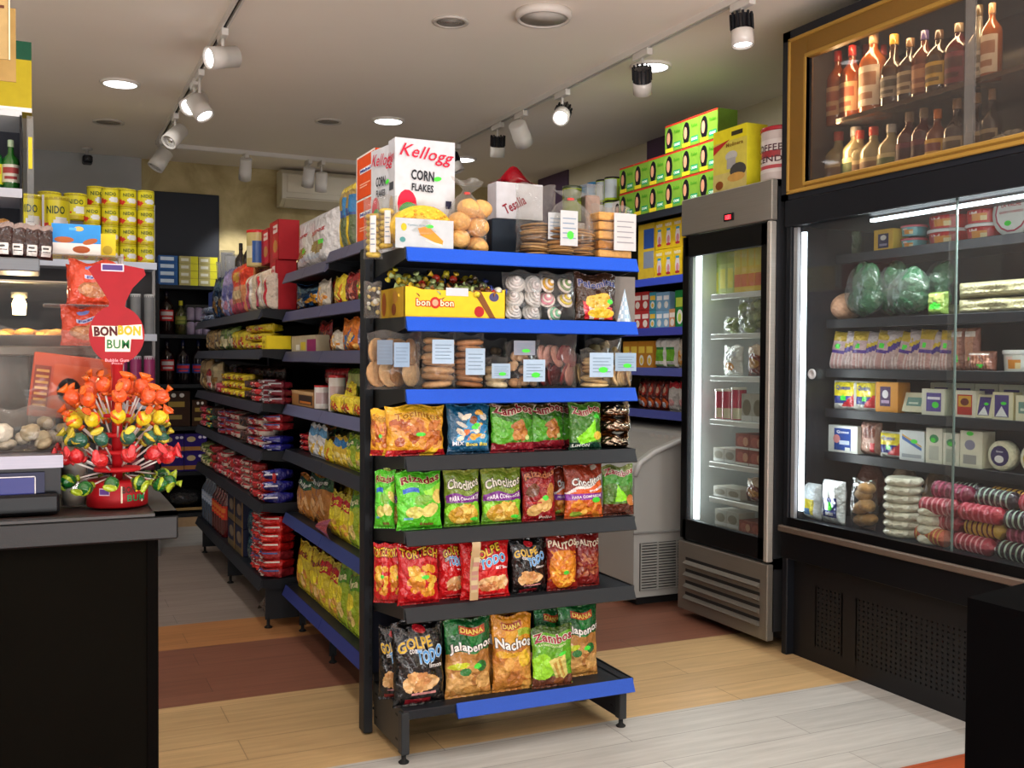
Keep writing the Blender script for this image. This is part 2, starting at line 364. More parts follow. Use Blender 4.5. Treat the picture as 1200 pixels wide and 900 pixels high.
des('golpe_red', 'bright red mixed snack bag', B, SB, base='cc0c14', shapes=[('e', .62, .26, .35, .12, 'e8c08a')]+chips(22, .35, .18, .9, .34, ['f0d0a0', 'd8a060', 'e8c080', 'c88048'], .1, .05, 10)+[('e', .5, .95, .18, .04, 'e03030'), ('r', .3, .05, .9, .08, 'e06060')], texts=[('GOLPE', .48, .8, .6, .14, 'f0c830', '181820', .16), ('con', .3, .68, .15, .06, 'e0e0e0', '181820', .1), ('TODO', .62, .64, .56, .15, '58b4f0', 'e8f4ff', .1), ('original', .82, .51, .3, .05, 'ffffff', None, 0)])
des('golpe_black', 'glossy black mixed snack bag', B, SB, base='08080a', shapes=[('e', .5, .28, .36, .1, 'd8a868')]+chips(22, .22, .2, .82, .36, ['f0c890', 'd8a060', 'e8b878', 'c88a50'], .1, .05, 11)+[('e', .5, .9, .13, .05, 'c01828'), ('r', .2, .03, .7, .09, '7a101c'), ('r', .3, .14, .8, .16, 'c88888')], texts=[('GOLPE', .4, .73, .66, .13, 'e0b828', '7a7a80', .2), ('con', .35, .63, .15, .05, 'e0e0e0', None, .1), ('TODO', .68, .6, .52, .15, '58a8ec', 'cfe4f4', .16), ('limon', .8, .47, .28, .05, 'e8e8e8', None, 0)])
des('palitos', 'red snack bag with cheesy corn sticks', B, SB, base='8a1c10', shapes=[('e', .5, .4, .46, .36, 'd88418')]+chips(46, .12, .12, .9, .68, ['f0a828', 'e08a14', 'f8c040', 'c86c10'], .14, .025, 12)+[('e', .55, .33, .1, .035, GRN), ('r', 0, 0, 1, .05, '701410')], texts=[('PALITOS', .5, .84, .94, .12, 'f0e4c8', '7a1410', 0)])
des('palitos_dark', 'dark red snack bag with brown sticks', B, SB, base='7a1612', shapes=chips(40, .1, .2, .9, .65, ['9a5030', 'b06a40', '84402a'], .14, .025, 13), texts=[('PALITOS', .5, .82, .94, .11, 'e0d0b8', '5a100e', 0)])
des('jalapeno', 'green-topped jalapeno tortilla chip bag', B, SB, base='b5803a', shapes=[('r', 0, .58, 1, 1, '14602c'), ('r', 0, .8, .25, 1, '1c8038'), ('r', .5, .58, .75, .8, '1c8038')]+chips(20, .05, .05, .95, .5, ['c8954a', 'a87030', 'd8a860', 'b88040'], .24, .1, 14)+[('e', .38, .34, .13, .05, '2c7a38'), ('e', .75, .4, .12, .07, '24682e'), ('e', .25, .42, .22, .04, 'c8d820', .1), ('e', .65, .4, .1, .03, GRN), ('r', .28, .8, .85, .9, 'c04818')], texts=[('DIANA', .56, .85, .5, .06, 'f8dc60', None, 0), ('Jalapenos', .54, .64, .96, .13, 'f4f4f0', '15181c', .06)])
des('nachos', 'golden nacho chip bag with orange top', B, SB, base='bf7f30', shapes=[('r', 0, .64, 1, 1, 'd8921c'), ('r', .3, .64, .7, .82, 'e0a830'), ('r', .22, .82, .72, .92, 'a83c14')]+chips(20, .05, .05, .95, .5, ['cf8f3c', 'b06a24', 'e0a850', 'c07a30'], .24, .1, 15)+[('e', .75, .42, .16, .1, 'e8c030'), ('e', .35, .5, .3, .045, 'd8a820'), ('r', .6, .72, .95, .8, 'a0b828')], texts=[('DIANA', .46, .87, .44, .06, 'f8dc60', None, 0), ('Nachos', .5, .64, .92, .13, 'f4f4f0', '15181c', 0)])
des('zambo_big', 'lime green plantain chip bag, maroon lettering', B, SB, base='5fa81c', shapes=[('r', 0, 0, 1, .2, '6a3a26'), ('r', 0, .9, 1, 1, '3c5a1c'), ('e', .2, .35, .3, .2, '96e020'), ('p', [(.35, .45), (.75, .6), (.85, .2), (.6, .05)], 'd8cc70'), ('p', [(.45, .4), (.52, .44), (.68, .12), (.62, .1)], 'b8923c'), ('p', [(.58, .46), (.64, .48), (.78, .18), (.72, .16)], 'b8923c'), ('e', .62, .1, .13, .07, '8a5020'), ('e', .7, .56, .1, .03, GRN)], texts=[('Zambos', .5, .82, .94, .14, '9a1830', 'e8e4d8', 0), ('PLATANITOS CASEROS', .45, .7, .7, .035, 'd8e8b0', None, 0)])
des('black_small', 'small glossy black snack bag', B, SB, base='0a0a0c', shapes=[('r', .1, .1, .8, .16, '7a1420')]+chips(14, .2, .25, .8, .5, ['d8a868', 'c08850'], .1, .05, 21), texts=[('TODO', .6, .72, .6, .12, '58a8ec', None, .1)])
# --- aisle bags and packs
def simple(key, desc, base, c2, c3, seed=1, word=None, wc='ffffff', cat=B, name=SB, kind='bag', mat=None, ball=None, **k):
    if kind == 'pack' and name == SB: cat, name = 'pack', 'wrapped_pack'
    sh = [('r', 0, .68, 1, .9, c2)]+chips(12, .15, .12, .85, .5, c3, .16, .09, seed)
    if ball: sh += [('e', .5, .5, .27, .14, ball), ('e', .4, .53, .03, .02, '202010'), ('e', .6, .53, .03, .02, '202010')] if False else [('e', .5, .5, .27, .14, ball)]
    des(key, desc, cat, name, kind, base, sh, [(word, .5, .78, .8, .12, wc, None, .03)] if word else [], mat, **k)
simple('yel_bag', 'yellow snack bag with gold pieces', 'c8b820', 'd8c81c', CH1, 31, 'Snack', '8a1a10', ball='f0e020')
simple('yelred_bag', 'yellow snack bag with red panel', 'd8c828', 'c01820', CH1, 32, 'Ricos', 'f8e040', ball='f4e61e')
simple('lime_bag', 'lime green and yellow snack bag', '9ab820', '5aa01c', CH3, 33, 'Lima', 'f8f8c0', ball='f0e424')
simple('brown_chip', 'golden brown tortilla chip bag', 'b5762a', '1c5a2c', CH2, 34, 'Chips', 'e8e8e0')
simple('mix_red', 'dark red sweets bag with clear window', '6a1418', 'a01c24', ['c87860', 'a04030', 'e0b0a0'], 35)
simple('mix_pale', 'pale cream sweets bag with orange base', 'd0c8b8', 'e8e0d0', ['e8a850', 'f0c880', 'd88a30'], 36)
simple('mix_yel', 'bright yellow sweets bag', 'e0c818', 'f0dc30', ['d87a18', 'f8e860', 'c0281c'], 37)
simple('mix_multi', 'multicoloured sweets bag', 'a87838', 'c03a28', ['58b838', 'e8c030', 'd04828', 'f0e8d8'], 38)
simple('blue_bag', 'shiny blue and silver sweets bag', '1c4c80', '6a94b8', ['d8e4ee', '3a7ab8', 'f0a830'], 39, mat='silver')
simple('cyan_foil', 'turquoise foil pack', '2aa0b8', '88e0f0', ['c8f4ff', '1c6a88'], 40, mat='silver')
simple('orange_bag', 'bright orange biscuit bag', 'e0781c', 'f08a28', ['3a6aa0', 'e8a850', 'f8c060'], 41)
simple('purple_bag', 'lilac and blue wrapped snack pack', '6a6a9a', '9a8ab8', ['d0c8e8', '4a4a88', 'c08098'], 42)
simple('bluewhite_bag', 'white and pale blue noodle bag', 'd8dce0', '5a98c8', ['e8c040', 'f4e8c0', 'd8a030'], 43)
simple('blueyel_bag', 'blue and yellow pasta bag', 'e0c030', '2a78b8', ['e8d060', 'f0e090'], 44)
simple('red_pack', 'red wrapped biscuit pack', 'b01c20', 'd83038', ['e8a0a0', 'f0d8c0', '7a1418'], 45, kind='pack')
simple('redfoil_pack', 'bright red flour pack', 'd01818', 'e8e0d8', ['e84840', 'b01010'], 46, 'Harina', '5a5a60', kind='pack')
simple('blue_pack', 'deep blue wrapped biscuit pack', '1c1c78', '2c2c98', ['5050b8', 'e0e0f0', '181860'], 47, 'Galletas', 'c8c8f0', kind='pack')
simple('multi_pack', 'red and blue biscuit pack', 'a82830', '3a5aa0', ['e8d8d0', 'c04040', '406ab0'], 48, kind='pack')
simple('purple_pack', 'purple and white wrapped pack', '6a3a78', '9a70a8', ['e0d0e8', 'c05070'], 49, kind='pack')
simple('yellow_pack', 'yellow wrapped pack with red print', 'e0c418', 'f0dc30', ['c02018', 'f8ec80', 'd06818'], 50, kind='pack')
simple('green_pack', 'green and cream wrapped pack', '6a8a40', '9ab060', ['e8e0b0', 'c8b870'], 51, kind='pack')
simple('beige_pack', 'beige paper-wrapped pack', '9a7a50', 'b89868', ['d8c090', '6a4a2c'], 52, kind='pack')
simple('tan_rolls', 'tan and cream biscuit roll pack', 'a88a58', 'c8ac78', ['e0cc98', '7a5a34'], 53, kind='pack')
simple('bluegrey_pack', 'pale blue plastic-wrapped pack', '5a6a88', '8a98b0', ['c8d0e0', '48587a'], 54, kind='pack')
simple('pink_pack', 'pink and red plastic pack', 'c83040', 'e86878', ['f0b8b8', 'a01828'], 55, kind='pack')
des('red_box', 'tall red cardboard box with cookie picture', 'box', 'cardboard_box', 'box', 'a01420', [('r', .35, .05, .95, .95, 'b81828'), ('e', .65, .35, .25, .16, 'b87838'), ('r', .4, .68, .9, .88, 'e0c8c0')], [('Galletas', .5, .8, .6, .07, 'c01828', None, 0)])
des('redstripe_pack', 'red and white striped cookie pack', 'cookie pack', 'cookie_pack', 'pack', 'c8b8a8', [('r', 0, 0, .2, 1, 'b02030'), ('r', .35, .1, .6, .9, 'e8d8d0'), ('r', .7, 0, .85, 1, 'c02838'), ('e', .5, .5, .12, .3, 'e8b840')], [])
des('pinkwhite_pack', 'yellow, pink and white cookie pack', 'cookie pack', 'cookie_pack', 'pack', 'd8c8b0', [('r', 0, 0, .15, 1, 'd8b830'), ('r', .3, .1, .5, .8, 'c03a58'), ('r', .6, .2, .8, .9, 'f0e8e0'), ('e', .5, .7, .15, .15, 'e03040')], [])
des('orange_top_pack', 'cookie pack with glowing orange-red top', 'cookie pack', 'cookie_pack', 'pack', 'd88a58', [('r', 0, .55, 1, 1, 'e83a14'), ('r', .1, .05, .9, .25, 'd03a58'), ('e', .5, .75, .2, .1, 'f0b030'), ('e', .5, .4, .3, .1, 'e8c890')], [])
des('yellow_box', 'small bright yellow cardboard box', 'box', 'cardboard_box', 'box', 'e8d010', [('r', .3, .1, .7, .3, 'b89010'), ('r', 0, .8, 1, .9, 'f8e840')], [('SOPA', .5, .55, .6, .2, '8a5a10', None, 0)])
des('ketchup_box', 'olive yellow box on top of cookie packs', 'box', 'cardboard_box', 'box', 'd0b81c', [('e', .3, .6, .15, .25, '5a5a20')], [])
des('cream_box', 'cream tray box with purple corner', 'box', 'cardboard_box', 'box', 'b8ac90', [('r', .65, 0, 1, .75, '8a2060'), ('r', .4, .1, .6, .6, 'd0b838'), ('r', .2, .1, .35, .45, 'e8e4d8')], [])
des('bread_box', 'brown cardboard box of crackers with dark label', 'box', 'cardboard_box', 'box', 'a87a48', [('r', .35, .15, .95, .75, '3a3028'), ('r', .4, .2, .9, .35, 'c87830'), ('r', 0, .8, 1, 1, 'c8a878')], [])
des('orange_cracker', 'orange cracker box with white edges', 'cracker box', 'cracker_box', 'box', 'e05018', [('r', 0, .96, 1, 1, 'f0e8e0'), ('r', 0, 0, .04, 1, 'f0e8e0'), ('r', .96, 0, 1, 1, 'f0e8e0'), ('r', .2, .56, .85, .68, 'f0f0f4'), ('r', .2, .3, .75, .33, 'f4b090'), ('r', .2, .24, .6, .27, 'f4b090')], [('Mabel', .52, .62, .55, .07, '28409a', None, 0)], side='d84c18')
des('cereal', 'tall grey-white corn flakes box', 'cereal box', 'cereal_box', 'box', 'c2c6cc', [('e', .2, .42, .16, .13, 'c8163a'), ('e', .23, .34, .17, .1, '2f9a40'), ('e', .4, .3, .05, .06, 'c01838'), ('e', .63, .31, .24, .1, 'b8703a', -.35)]+chips(24, .45, .25, .8, .37, ['d89858', 'a85a28', 'e8b070'], .07, .028, 60)+[('r', .84, .4, .94, .47, '20203a'), ('e', .7, .66, .07, .02, GRN, .2)], [("Kellogg", .52, .86, .86, .15, 'c01438', None, -.1), ('CORN', .45, .68, .38, .09, '20242c', None, -.04), ('FLAKES', .45, .57, .36, .065, '20242c', None, -.04)], side='b8bac0', bigtext=True)
des('white_cracker', 'white rice cracker pack, red lettering', 'cracker pack', 'cracker_pack', 'pack', 'd8d8da', [('e', .25, .3, .16, .13, '8a8a50'), ('e', .7, .35, .16, .13, '8a7a48'), ('e', .33, .36, .06, .05, GRN), ('e', .78, .42, .06, .05, GRN), ('e', .5, .2, .3, .06, 'c0ccd8')], [('Tosty', .3, .62, .3, .09, 'c02830', None, .1), ('Arroz', .72, .62, .3, .09, 'c02830', None, .1)])
des('tube_pack', 'yellow and blue spaghetti tube pack', 'snack pack', 'snack_pack', 'pack', 'd0b828', [('r', 0, 0, .5, .45, 'e8c81c'), ('r', .5, 0, 1, .5, '5a6a48'), ('r', 0, .5, 1, .6, '385a98'), ('r', 0, .6, 1, .9, 'a08a48'), ('r', .6, .55, 1, .8, '2a78b0')], [])
# boxes right side
des('hair_box', 'lime green hair relaxer box', 'box', 'hair_care_box', 'box', '78a832', [('r', 0, .93, 1, 1, 'c03020'), ('e', .27, .48, .2, .4, '18141c'), ('e', .22, .5, .1, .22, 'd89a78'), ('r', .55, .1, .95, .3, '18a068'), ('r', .05, 0, .5, .14, 'e8d020')], [('Relax', .75, .68, .36, .12, '4a9a18', None, 0), ('CREME', .75, .2, .34, .09, 'e8fff0', None, 0)], side='78a038')
des('pale_box', 'white box with portrait photo', 'box', 'hair_care_box', 'box', 'e8e4e0', [('e', .5, .55, .24, .34, '2a1a18'), ('e', .5, .5, .15, .22, 'c88a6a')], [])
des('pan_box', 'tall yellow coffee maker box', 'box', 'coffee_maker_box', 'box', 'd8cc50', [('r', 0, .8, 1, 1, 'e8dc10'), ('r', 0, 0, 1, .3, 'd0c070'), ('p', [(0, .62), (.5, .82), (0, .76)], 'c02828'), ('e', .55, .55, .18, .08, 'c0c0bc'), ('r', .42, .35, .68, .52, 'a8a8a8'), ('e', .75, .3, .24, .12, '4a4844'), ('e', .7, .2, .26, .07, 'd0a050'), ('e', .2, .12, .12, .07, '8a4a20'), ('r', .55, .86, .88, .93, '383420')], [('Molinera', .65, .73, .5, .06, '8a6a20', None, 0)], side='d8d020')
des('infant_box', 'yellow infant cereal box', 'box', 'cereal_box', 'box', 'f0cc10', [('e', .5, .38, .26, .3, 'e8e0e8'), ('e', .5, .3, .16, .16, 'd890a0'), ('r', .3, .62, .7, .7, '3a98c8'), ('e', .5, .14, .26, .05, 'c03040')], [('nestum', .5, .84, .7, .12, 'f8f8f0', None, 0)], side='e8c010')
des('yellow_side', 'yellow box with blue panel', 'box', 'cereal_box', 'box', 'e0c030', [('r', .35, .55, 1, .9, '2c58b0'), ('r', .35, .2, 1, .5, '8a98b0')], [])
for i, (k_, d_, b_, c_) in enumerate([('bx_red', 'small red and white carton', 'b83034', 'f0e4e0'), ('bx_teal', 'small teal carton', '3a98b0', 'e8c040'), ('bx_blue', 'small pale blue carton', '80b0d8', 'f0f4f8'), ('bx_green', 'tall green carton', '189048', 'd0e850'), ('bx_peach', 'small peach and white carton', 'e0a070', 'f4ece4'), ('bx_tan', 'tan carton with coffee cup picture', 'c88828', 'f0d050')]):
    des(k_, d_, 'carton', 'carton', 'box', b_, [('r', .1, .55, .9, .8, c_), ('e', .5, .28, .3, .2, 'f0f0e8'), ('e', .5, .26, .18, .12, c_)], [])
des('white_bottle_pack', 'white shampoo pouch with green label', 'pouch', 'pouch', 'pack', 'e8eae6', [('r', .1, .25, .9, .62, '70c030'), ('r', .1, .62, .9, .68, '389048'), ('r', .1, .06, .9, .1, '70c030')], [])
# fridge
des('cheese_yel', 'sliced cheese pack, yellow label', 'cheese pack', 'cheese_pack', 'pack', 'e8e4dc', [('r', .08, .45, .92, .95, 'f0dc18'), ('r', .08, .2, .92, .48, '28388a'), ('p', [(.5, .2), (.92, .55), (.92, .1), (.4, .1)], 'c8202c'), ('e', .5, .4, .12, .1, GRN)], [('Queso', .5, .75, .6, .18, '3a4a9a', None, 0)])
des('cheddar', 'orange cheese block with purple label', 'cheese block', 'cheese_block', 'box', 'e0982c', [('r', .2, .2, .68, .85, '4a2a5a'), ('e', .44, .6, .14, .14, 'e8e0e8'), ('r', .26, .3, .62, .4, 'c0a0c8')], [], side='d08a24')
des('butter_tub', 'yellow butter block with purple label', 'butter block', 'butter_block', 'box', 'e0b030', [('r', .22, .15, .78, .8, '2c2450'), ('e', .5, .62, .16, .12, 'e8e0d8'), ('r', .3, .25, .7, .35, '9a90b0')], [], side='e8c040')
des('cheese_flat', 'flat cheese pack with grey-green print', 'cheese pack', 'cheese_pack', 'box', 'd8d4b8', [('r', .15, .3, .85, .75, '6a9088'), ('r', .25, .4, .7, .5, 'c8d8c8')], [])
des('cheese_purple', 'cheese pack with purple label', 'cheese pack', 'cheese_pack', 'box', 'dcdccc', [('r', .2, .15, .85, .85, '5a4a98'), ('r', .25, .6, .8, .7, 'e8e4f4'), ('e', .6, .4, .15, .12, GRN)], [], side='d0d0b8')
des('cheese_red', 'cheese pack with red and yellow label', 'cheese pack', 'cheese_pack', 'box', 'e0dccc', [('r', .15, .1, .85, .85, 'b83028'), ('r', .2, .4, .8, .8, 'd8a030'), ('e', .5, .58, .2, .14, '6a2418')], [], side='d8d4c0')
des('cheese_dark', 'cheese pack with dark blue mountain label', 'cheese pack', 'cheese_pack', 'box', 'dcd8b8', [('r', .1, .1, .8, .9, '483a80'), ('p', [(.15, .12), (.45, .5), (.75, .12)], 'e8ecf0'), ('e', .55, .6, .14, .06, GRN)], [], side='d8d0a0')
des('white_big', 'wide white cheese slab with blue label', 'cheese slab', 'cheese_slab', 'box', 'e8ece8', [('r', .35, .08, .82, .9, '24489a'), ('e', .42, .5, .1, .16, 'e09090'), ('r', .5, .3, .78, .45, 'd0dcf0'), ('r', .66, .08, .8, .2, 'e8ece8')], [('Queso', .6, .76, .34, .12, 'f0f4ff', None, 0)], side='e4e8e0')
des('ham', 'clear pack of pink and brown ham', 'ham pack', 'ham_pack', 'pack', 'b88878', [('e', .4, .3, .3, .2, 'c8a090'), ('e', .6, .7, .3, .2, '7a4030'), ('r', .6, .1, .9, .4, 'c83038')], [])
des('white_blue', 'white fresh cheese pack, blue and gold stripes', 'cheese pack', 'cheese_pack', 'box', 'dce4e8', [('p', [(.1, .7), (.9, .35), (.9, .45), (.1, .82)], '3a68b8'), ('p', [(.1, .82), (.9, .47), (.9, .52), (.1, .88)], 'd8a848'), ('r', .1, .1, .9, .22, 'a0a8b0'), ('e', .6, .65, .14, .07, GRN)], [], side='d4dcd8')
des('white_green', 'small white cheese pack, green emblem', 'cheese pack', 'cheese_pack', 'box', 'dcdccc', [('e', .5, .7, .28, .12, '3a8a58'), ('r', .2, .1, .8, .5, 'b8bcb0'), ('e', .45, .66, .14, .07, GRN)], [], side='d4d4c0')
des('white_tall', 'tall white cheese pack, grey emblem', 'cheese pack', 'cheese_pack', 'box', 'dcdcc8', [('e', .45, .62, .24, .14, '8888a0'), ('r', .15, .1, .75, .35, '9a9a98'), ('e', .45, .93, .16, .06, GRN)], [], side='d4d0b8')
des('sausage', 'pack of thin sausages, yellow and purple label', 'sausage pack', 'sausage_pack', 'pack', 'c0a0a0', [('r', .0, .75, 1, 1, 'c8a828'), ('r', 0, .42, 1, .5, '50308a'), ('r', 0, 0, 1, .4, 'c89a98')]+[('r', .1+.22*i, 0, .16+.22*i, .42, 'e0c8c4') for i in range(4)]+[('e', .4, .6, .14, .07, GRN)], [])
des('sausage_brown', 'brown sausages in clear pack', 'sausage pack', 'sausage_pack', 'pack', '8a5444', [('r', .12*i, 0, .12*i+.05, 1, 'b07a60') for i in range(8)]+[('r', .1, .8, .9, .9, 'd0c0b8'), ('e', .6, .3, .12, .08, GRN)], [])
des('green_pouch', 'green printed pouch', 'pouch', 'pouch', 'pack', '7a9a3c', [('r', .1, .6, .9, .9, 'b8c870'), ('e', .5, .4, .3, .15, GRN)], [])
des('olive_pouch', 'dull green pack', 'pouch', 'pouch', 'pack', '5a6848', [('e', .4, .4, .3, .3, '6f7c50'), ('e', .7, .6, .2, .25, '454f38')], [])
des('white_jug', 'white plastic pouch with yellow label', 'pouch', 'pouch', 'pack', 'dfe6ea', [('r', .25, .15, .8, .55, 'e0cc30'), ('r', .3, .15, .6, .3, '5a88b8')], [])
des('white_pouch', 'white plastic pouch with blue label', 'pouch', 'pouch', 'pack', 'dfe6ea', [('r', .2, .15, .85, .6, '2a3a88'), ('e', .5, .4, .13, .1, GRN), ('r', .3, .18, .7, .26, 'e0e4f0')], [])
des('tortilla_bag', 'long beige bag of flat tortillas', 'tortilla bag', 'tortilla_bag', 'pack', 'b8b088', [('r', 0, .1, 1, .2, 'c8c09c'), ('r', 0, .55, 1, .62, 'a8a078')], [])
des('green_milk', 'pale green and white drink carton', 'carton', 'carton', 'box', 'a8b858', [('r', 0, .6, 1, 1, '90a040'), ('r', .15, .1, .85, .5, 'd0c838')], [])
des('orange_milk', 'yellow and orange drink carton', 'carton', 'carton', 'box', 'd8b838', [('r', 0, .1, 1, .35, 'd06830'), ('r', .1, .5, .9, .9, 'c8c050')], [])
des('chip_white', 'white snack bag with orange picture', B, SB, base='d4d4cc', shapes=[('e', .5, .3, .25, .14, 'd8903a'), ('r', .2, .6, .8, .75, 'b8bcc0')])
des('snack_brown', 'brown and red bread pack', B, SB, base='7a3424', shapes=[('r', 0, .7, 1, 1, 'c8a888'), ('e', .5, .4, .3, .15, 'b8803a')])
des('meat_tray', 'plastic-wrapped tray of meat', 'meat tray', 'meat_tray', 'box', '8a4030', [('e', .4, .5, .3, .35, 'a85848'), ('e', .75, .5, .2, .3, 'c89070'), ('r', 0, 0, 1, .14, 'd0d0c8')], [])
des('silver_tray', 'small foil tray with clear wrap', 'foil tray', 'foil_tray', 'box', 'a8a498', [('e', .5, .5, .4, .3, '78705c'), ('r', 0, 0, 1, .2, 'c8c8c4')], [])
# left / back
des('case_blue', 'blue and white soap bar carton', 'carton', 'soap_carton', 'box', '2a5a98', [('r', .1, .3, .8, .8, 'c8d8e8')], [])
des('case_yel', 'yellow and grey soap bar carton', 'carton', 'soap_carton', 'box', 'a8a068', [('r', .6, 0, 1, 1, 'd0cc28'), ('r', .1, .3, .5, .7, 'd0d0c0')], [])
des('violet_box', 'violet chocolate biscuit box', 'biscuit box', 'biscuit_box', 'box', '2e1a72', [('r', 0, .08, 1, .3, 'b07840'), ('e', .3, .7, .2, .15, 'd0b888'), ('e', .7, .8, .08, .08, 'e8e0f0'), ('e', .9, .8, .08, .08, 'e8e0f0')], [])
des('brown_box', 'dark brown chocolate carton', 'carton', 'chocolate_carton', 'box', '3a2418', [('r', .2, .55, .8, .7, 'a88a40'), ('r', .15, .2, .7, .32, 'a08a48'), ('e', .4, .88, .09, .06, 'e0d8d0'), ('e', .7, .88, .09, .06, 'e0d8d0')], [])
des('almond_box', 'blue chocolate almond box', 'chocolate box', 'chocolate_box', 'box', '2a88d0', [('r', 0, 0, 1, .38, 'e0dcd8'), ('e', .25, .48, .2, .1, 'a85a2c'), ('e', .78, .45, .16, .09, 'a85a2c', .3), ('e', .6, .18, .18, .12, 'a04e24'), ('e', .55, .85, .1, .08, 'c8b060'), ('r', .35, .8, .5, .88, '50a8e0')], [], side='d8c020')
des('wafer_red', 'orange-red wafer snack bag', 'wafer bag', 'wafer_bag', 'bag', 'd0401c', [('e', .5, .35, .34, .2, 'a8683a'), ('e', .35, .35, .12, .1, 'c89060'), ('r', .3, .62, .95, .72, 'b8c0e0'), ('e', .45, .88, .14, .05, '7080c0')], [('Festival', .62, .67, .55, .06, '3a4a9a', None, 0)])
des('choc_bag', 'dark chocolate candy bag with white label', 'candy bag', 'candy_bag', 'bag', '2a100e', [('r', .2, .1, .8, .4, 'd8d4d0'), ('r', .3, .2, .7, .24, '303030'), ('r', .3, .3, .6, .34, '303030'), ('r', 0, .85, 1, 1, '8a7a74')], [])
des('kraft_card', 'kraft brown card hung beside the shelf', 'card', 'hanging_card', 'box', 'c8a468', [('r', .1, .8, .9, .97, '24242c'), ('r', .2, .6, .5, .62, '6a3020')], [])
des('yel_card', 'green and yellow poster box', 'box', 'display_box', 'box', 'a89610', [('r', 0, .74, 1, 1, '114832'), ('r', 0, 0, 1, .06, 'e8e8e8')], [])

MC = {}
SHELVES = {'end': [1.648, 1.428, 1.197, .983, .744, .499], 'near': [1.68, 1.512, 1.325, 1.078, .862, .562], 'far': [1.525, 1.335, 1.078, .848, .6], 'wall': [2.165, 1.78, 1.485, 1.25], 'steel': [1.915, 1.615, 1.42, 1.215, 1.0, .79, .615], 'display': [1.765, 1.478, 1.262, 1.085, .895]}
def kh(k): return sum(ord(c)*(i+1) for i, c in enumerate(k)) % 97
def bag_S(w, h, d, seed, side=-1):
    r = random.Random(seed); ph = [r.uniform(0, 6) for _ in range(6)]
    def S(u, v, off=0):
        uu = min(1, max(0, u)); vv = min(1, max(0, v))
        e = max(0, min(1, (vv-.035)/.93)); prof = (mt.sin(PI*e**.8))**.55 if 0 < e < 1 else 0
        t = d/2*max(0, mt.sin(PI*uu))**.5*prof
        wr = (mt.sin(vv*23+ph[0]+uu*4)*.3+mt.sin(uu*19+ph[1]+vv*9)*.4+mt.sin((uu+vv)*31+ph[2])*.3+(abs(mt.sin(uu*13-vv*11+ph[4]))+abs(mt.sin(uu*9+vv*15+ph[5]))-1.2)*.9*(.35+abs(2*vv-1)))*d*.05*(mt.sin(PI*uu)**.3 if 0 < uu < 1 else 0)
        edge = 1-.07*prof-.02*mt.sin(vv*17+ph[3]) * prof
        x = (u-.5)*w*edge
        z = h*vv+(.006*mt.sin(uu*9+ph[4]) if vv > .5 else 0)*min(1, w/.12)
        return (x, side*(t+wr*prof+.0006+off)+ (0 if prof else .002*mt.sin(uu*40)), z)
    return S
def pack_S(w, h, d, seed):
    """soft brick: full front face rounded back at the rim"""
    r = random.Random(seed); ph = [r.uniform(0, 6) for _ in range(4)]
    def S(u, v, off=0):
        uu = min(1, max(0, u)); vv = min(1, max(0, v)); a = abs(2*uu-1)**6; b = abs(2*vv-1)**6
        t = d/2*(1-.92*max(a, b)); wr = d*.03*(mt.sin(uu*14+ph[0]+vv*5)+mt.sin(vv*17+ph[1]))*(1-max(a, b))
        return ((u-.5)*w, -(t+wr+off), h*vv)
    return S
def mk(key, w, h, d, lod=1.0, seed=0):
    q = lambda t: round(t, 3); ck = (key, q(w), q(h), q(d), seed)
    if ck in MC: return MC[ck]
    ds = D[key]; mb = MB(); asp = h/w; kind = ds['kind']; cf = pick(ds['base'], ds['shapes'], asp)
    if kind == 'bag':
        mat = ds['mat'] or 'foil'; S = bag_S(w, h, d, kh(key)+seed); n = max(8, min(80, int(w*(420 if lod >= 1 else 200)*lod))); m = max(10, min(110, int(h*(420 if lod >= 1 else 200)*lod)))
        mb.surf(S, n, m, cf, mat); back = bag_S(w, h, d, kh(key)+seed, 1)
        mb.surf(back, max(6, n//3), max(8, m//3), ds['base'], mat, flip=True)
    elif kind == 'pack':
        mat = ds['mat'] or 'foil'; S = pack_S(w, h, d, kh(key)+seed); n = max(6, min(26, int(w*150*lod))); m = max(6, min(26, int(h*150*lod)))
        mb.surf(S, n, m, cf, mat); S2 = lambda u, v, off=0: (lambda p: (p[0], -p[1], p[2]))(S(u, v, off))
        mb.surf(S2, 6, 6, ds['base'], mat, flip=True)
        mb.box(-w*.5, w*.5, -d*.04, d*.04, h*.02, h*.98, ds['base'], mat)
    else:
        mat = ds['mat'] or 'card'; sd = ds['side'] or ds['base']
        mb.box(-w/2, w/2, -d/2, d/2, 0, h, sd, mat, b=min(.002, w*.05))
        S = plane_S(w, h, -d/2); mb.surf(S, 1, 1, ds['base'], mat, off=.0004)
        for i, s in enumerate(ds['shapes']): mb.decal(S, s, .0008+.00012*i, mat, asp)
        if key in ('cereal', 'hair_box', 'orange_cracker'):   # printed left side panel too
            S3 = lambda u, v, off=0: (-w/2-off, d/2-d*u, h*v)
            if key == 'cereal':
                mb.text(S3, "Kellogg's", .5, .84, .85, .1, 'c01438', off=.001); mb.decal(S3, ('e', .5, .4, .3, .1, 'b8a080'), .001, mat); mb.decal(S3, ('r', .2, .55, .8, .62, '40444c'), .001, mat)
    if ds['texts'] and lod >= .5:
        for t in ds['texts']:
            st, cu, cv, wf, hf, c, ol, rot = t
            top = .0008+.00012*len(ds['shapes']) if kind == 'box' else .0016
            mb.text(S, st, cu, cv, wf, hf, c, ol, rot, asp, off=top+.0004, mat='card' if kind == 'box' else (mat if mat != 'silver' else 'foil'), bold=.03, ol=.075)
    me = mb.mesh(ds['name']); MC[ck] = me; return me
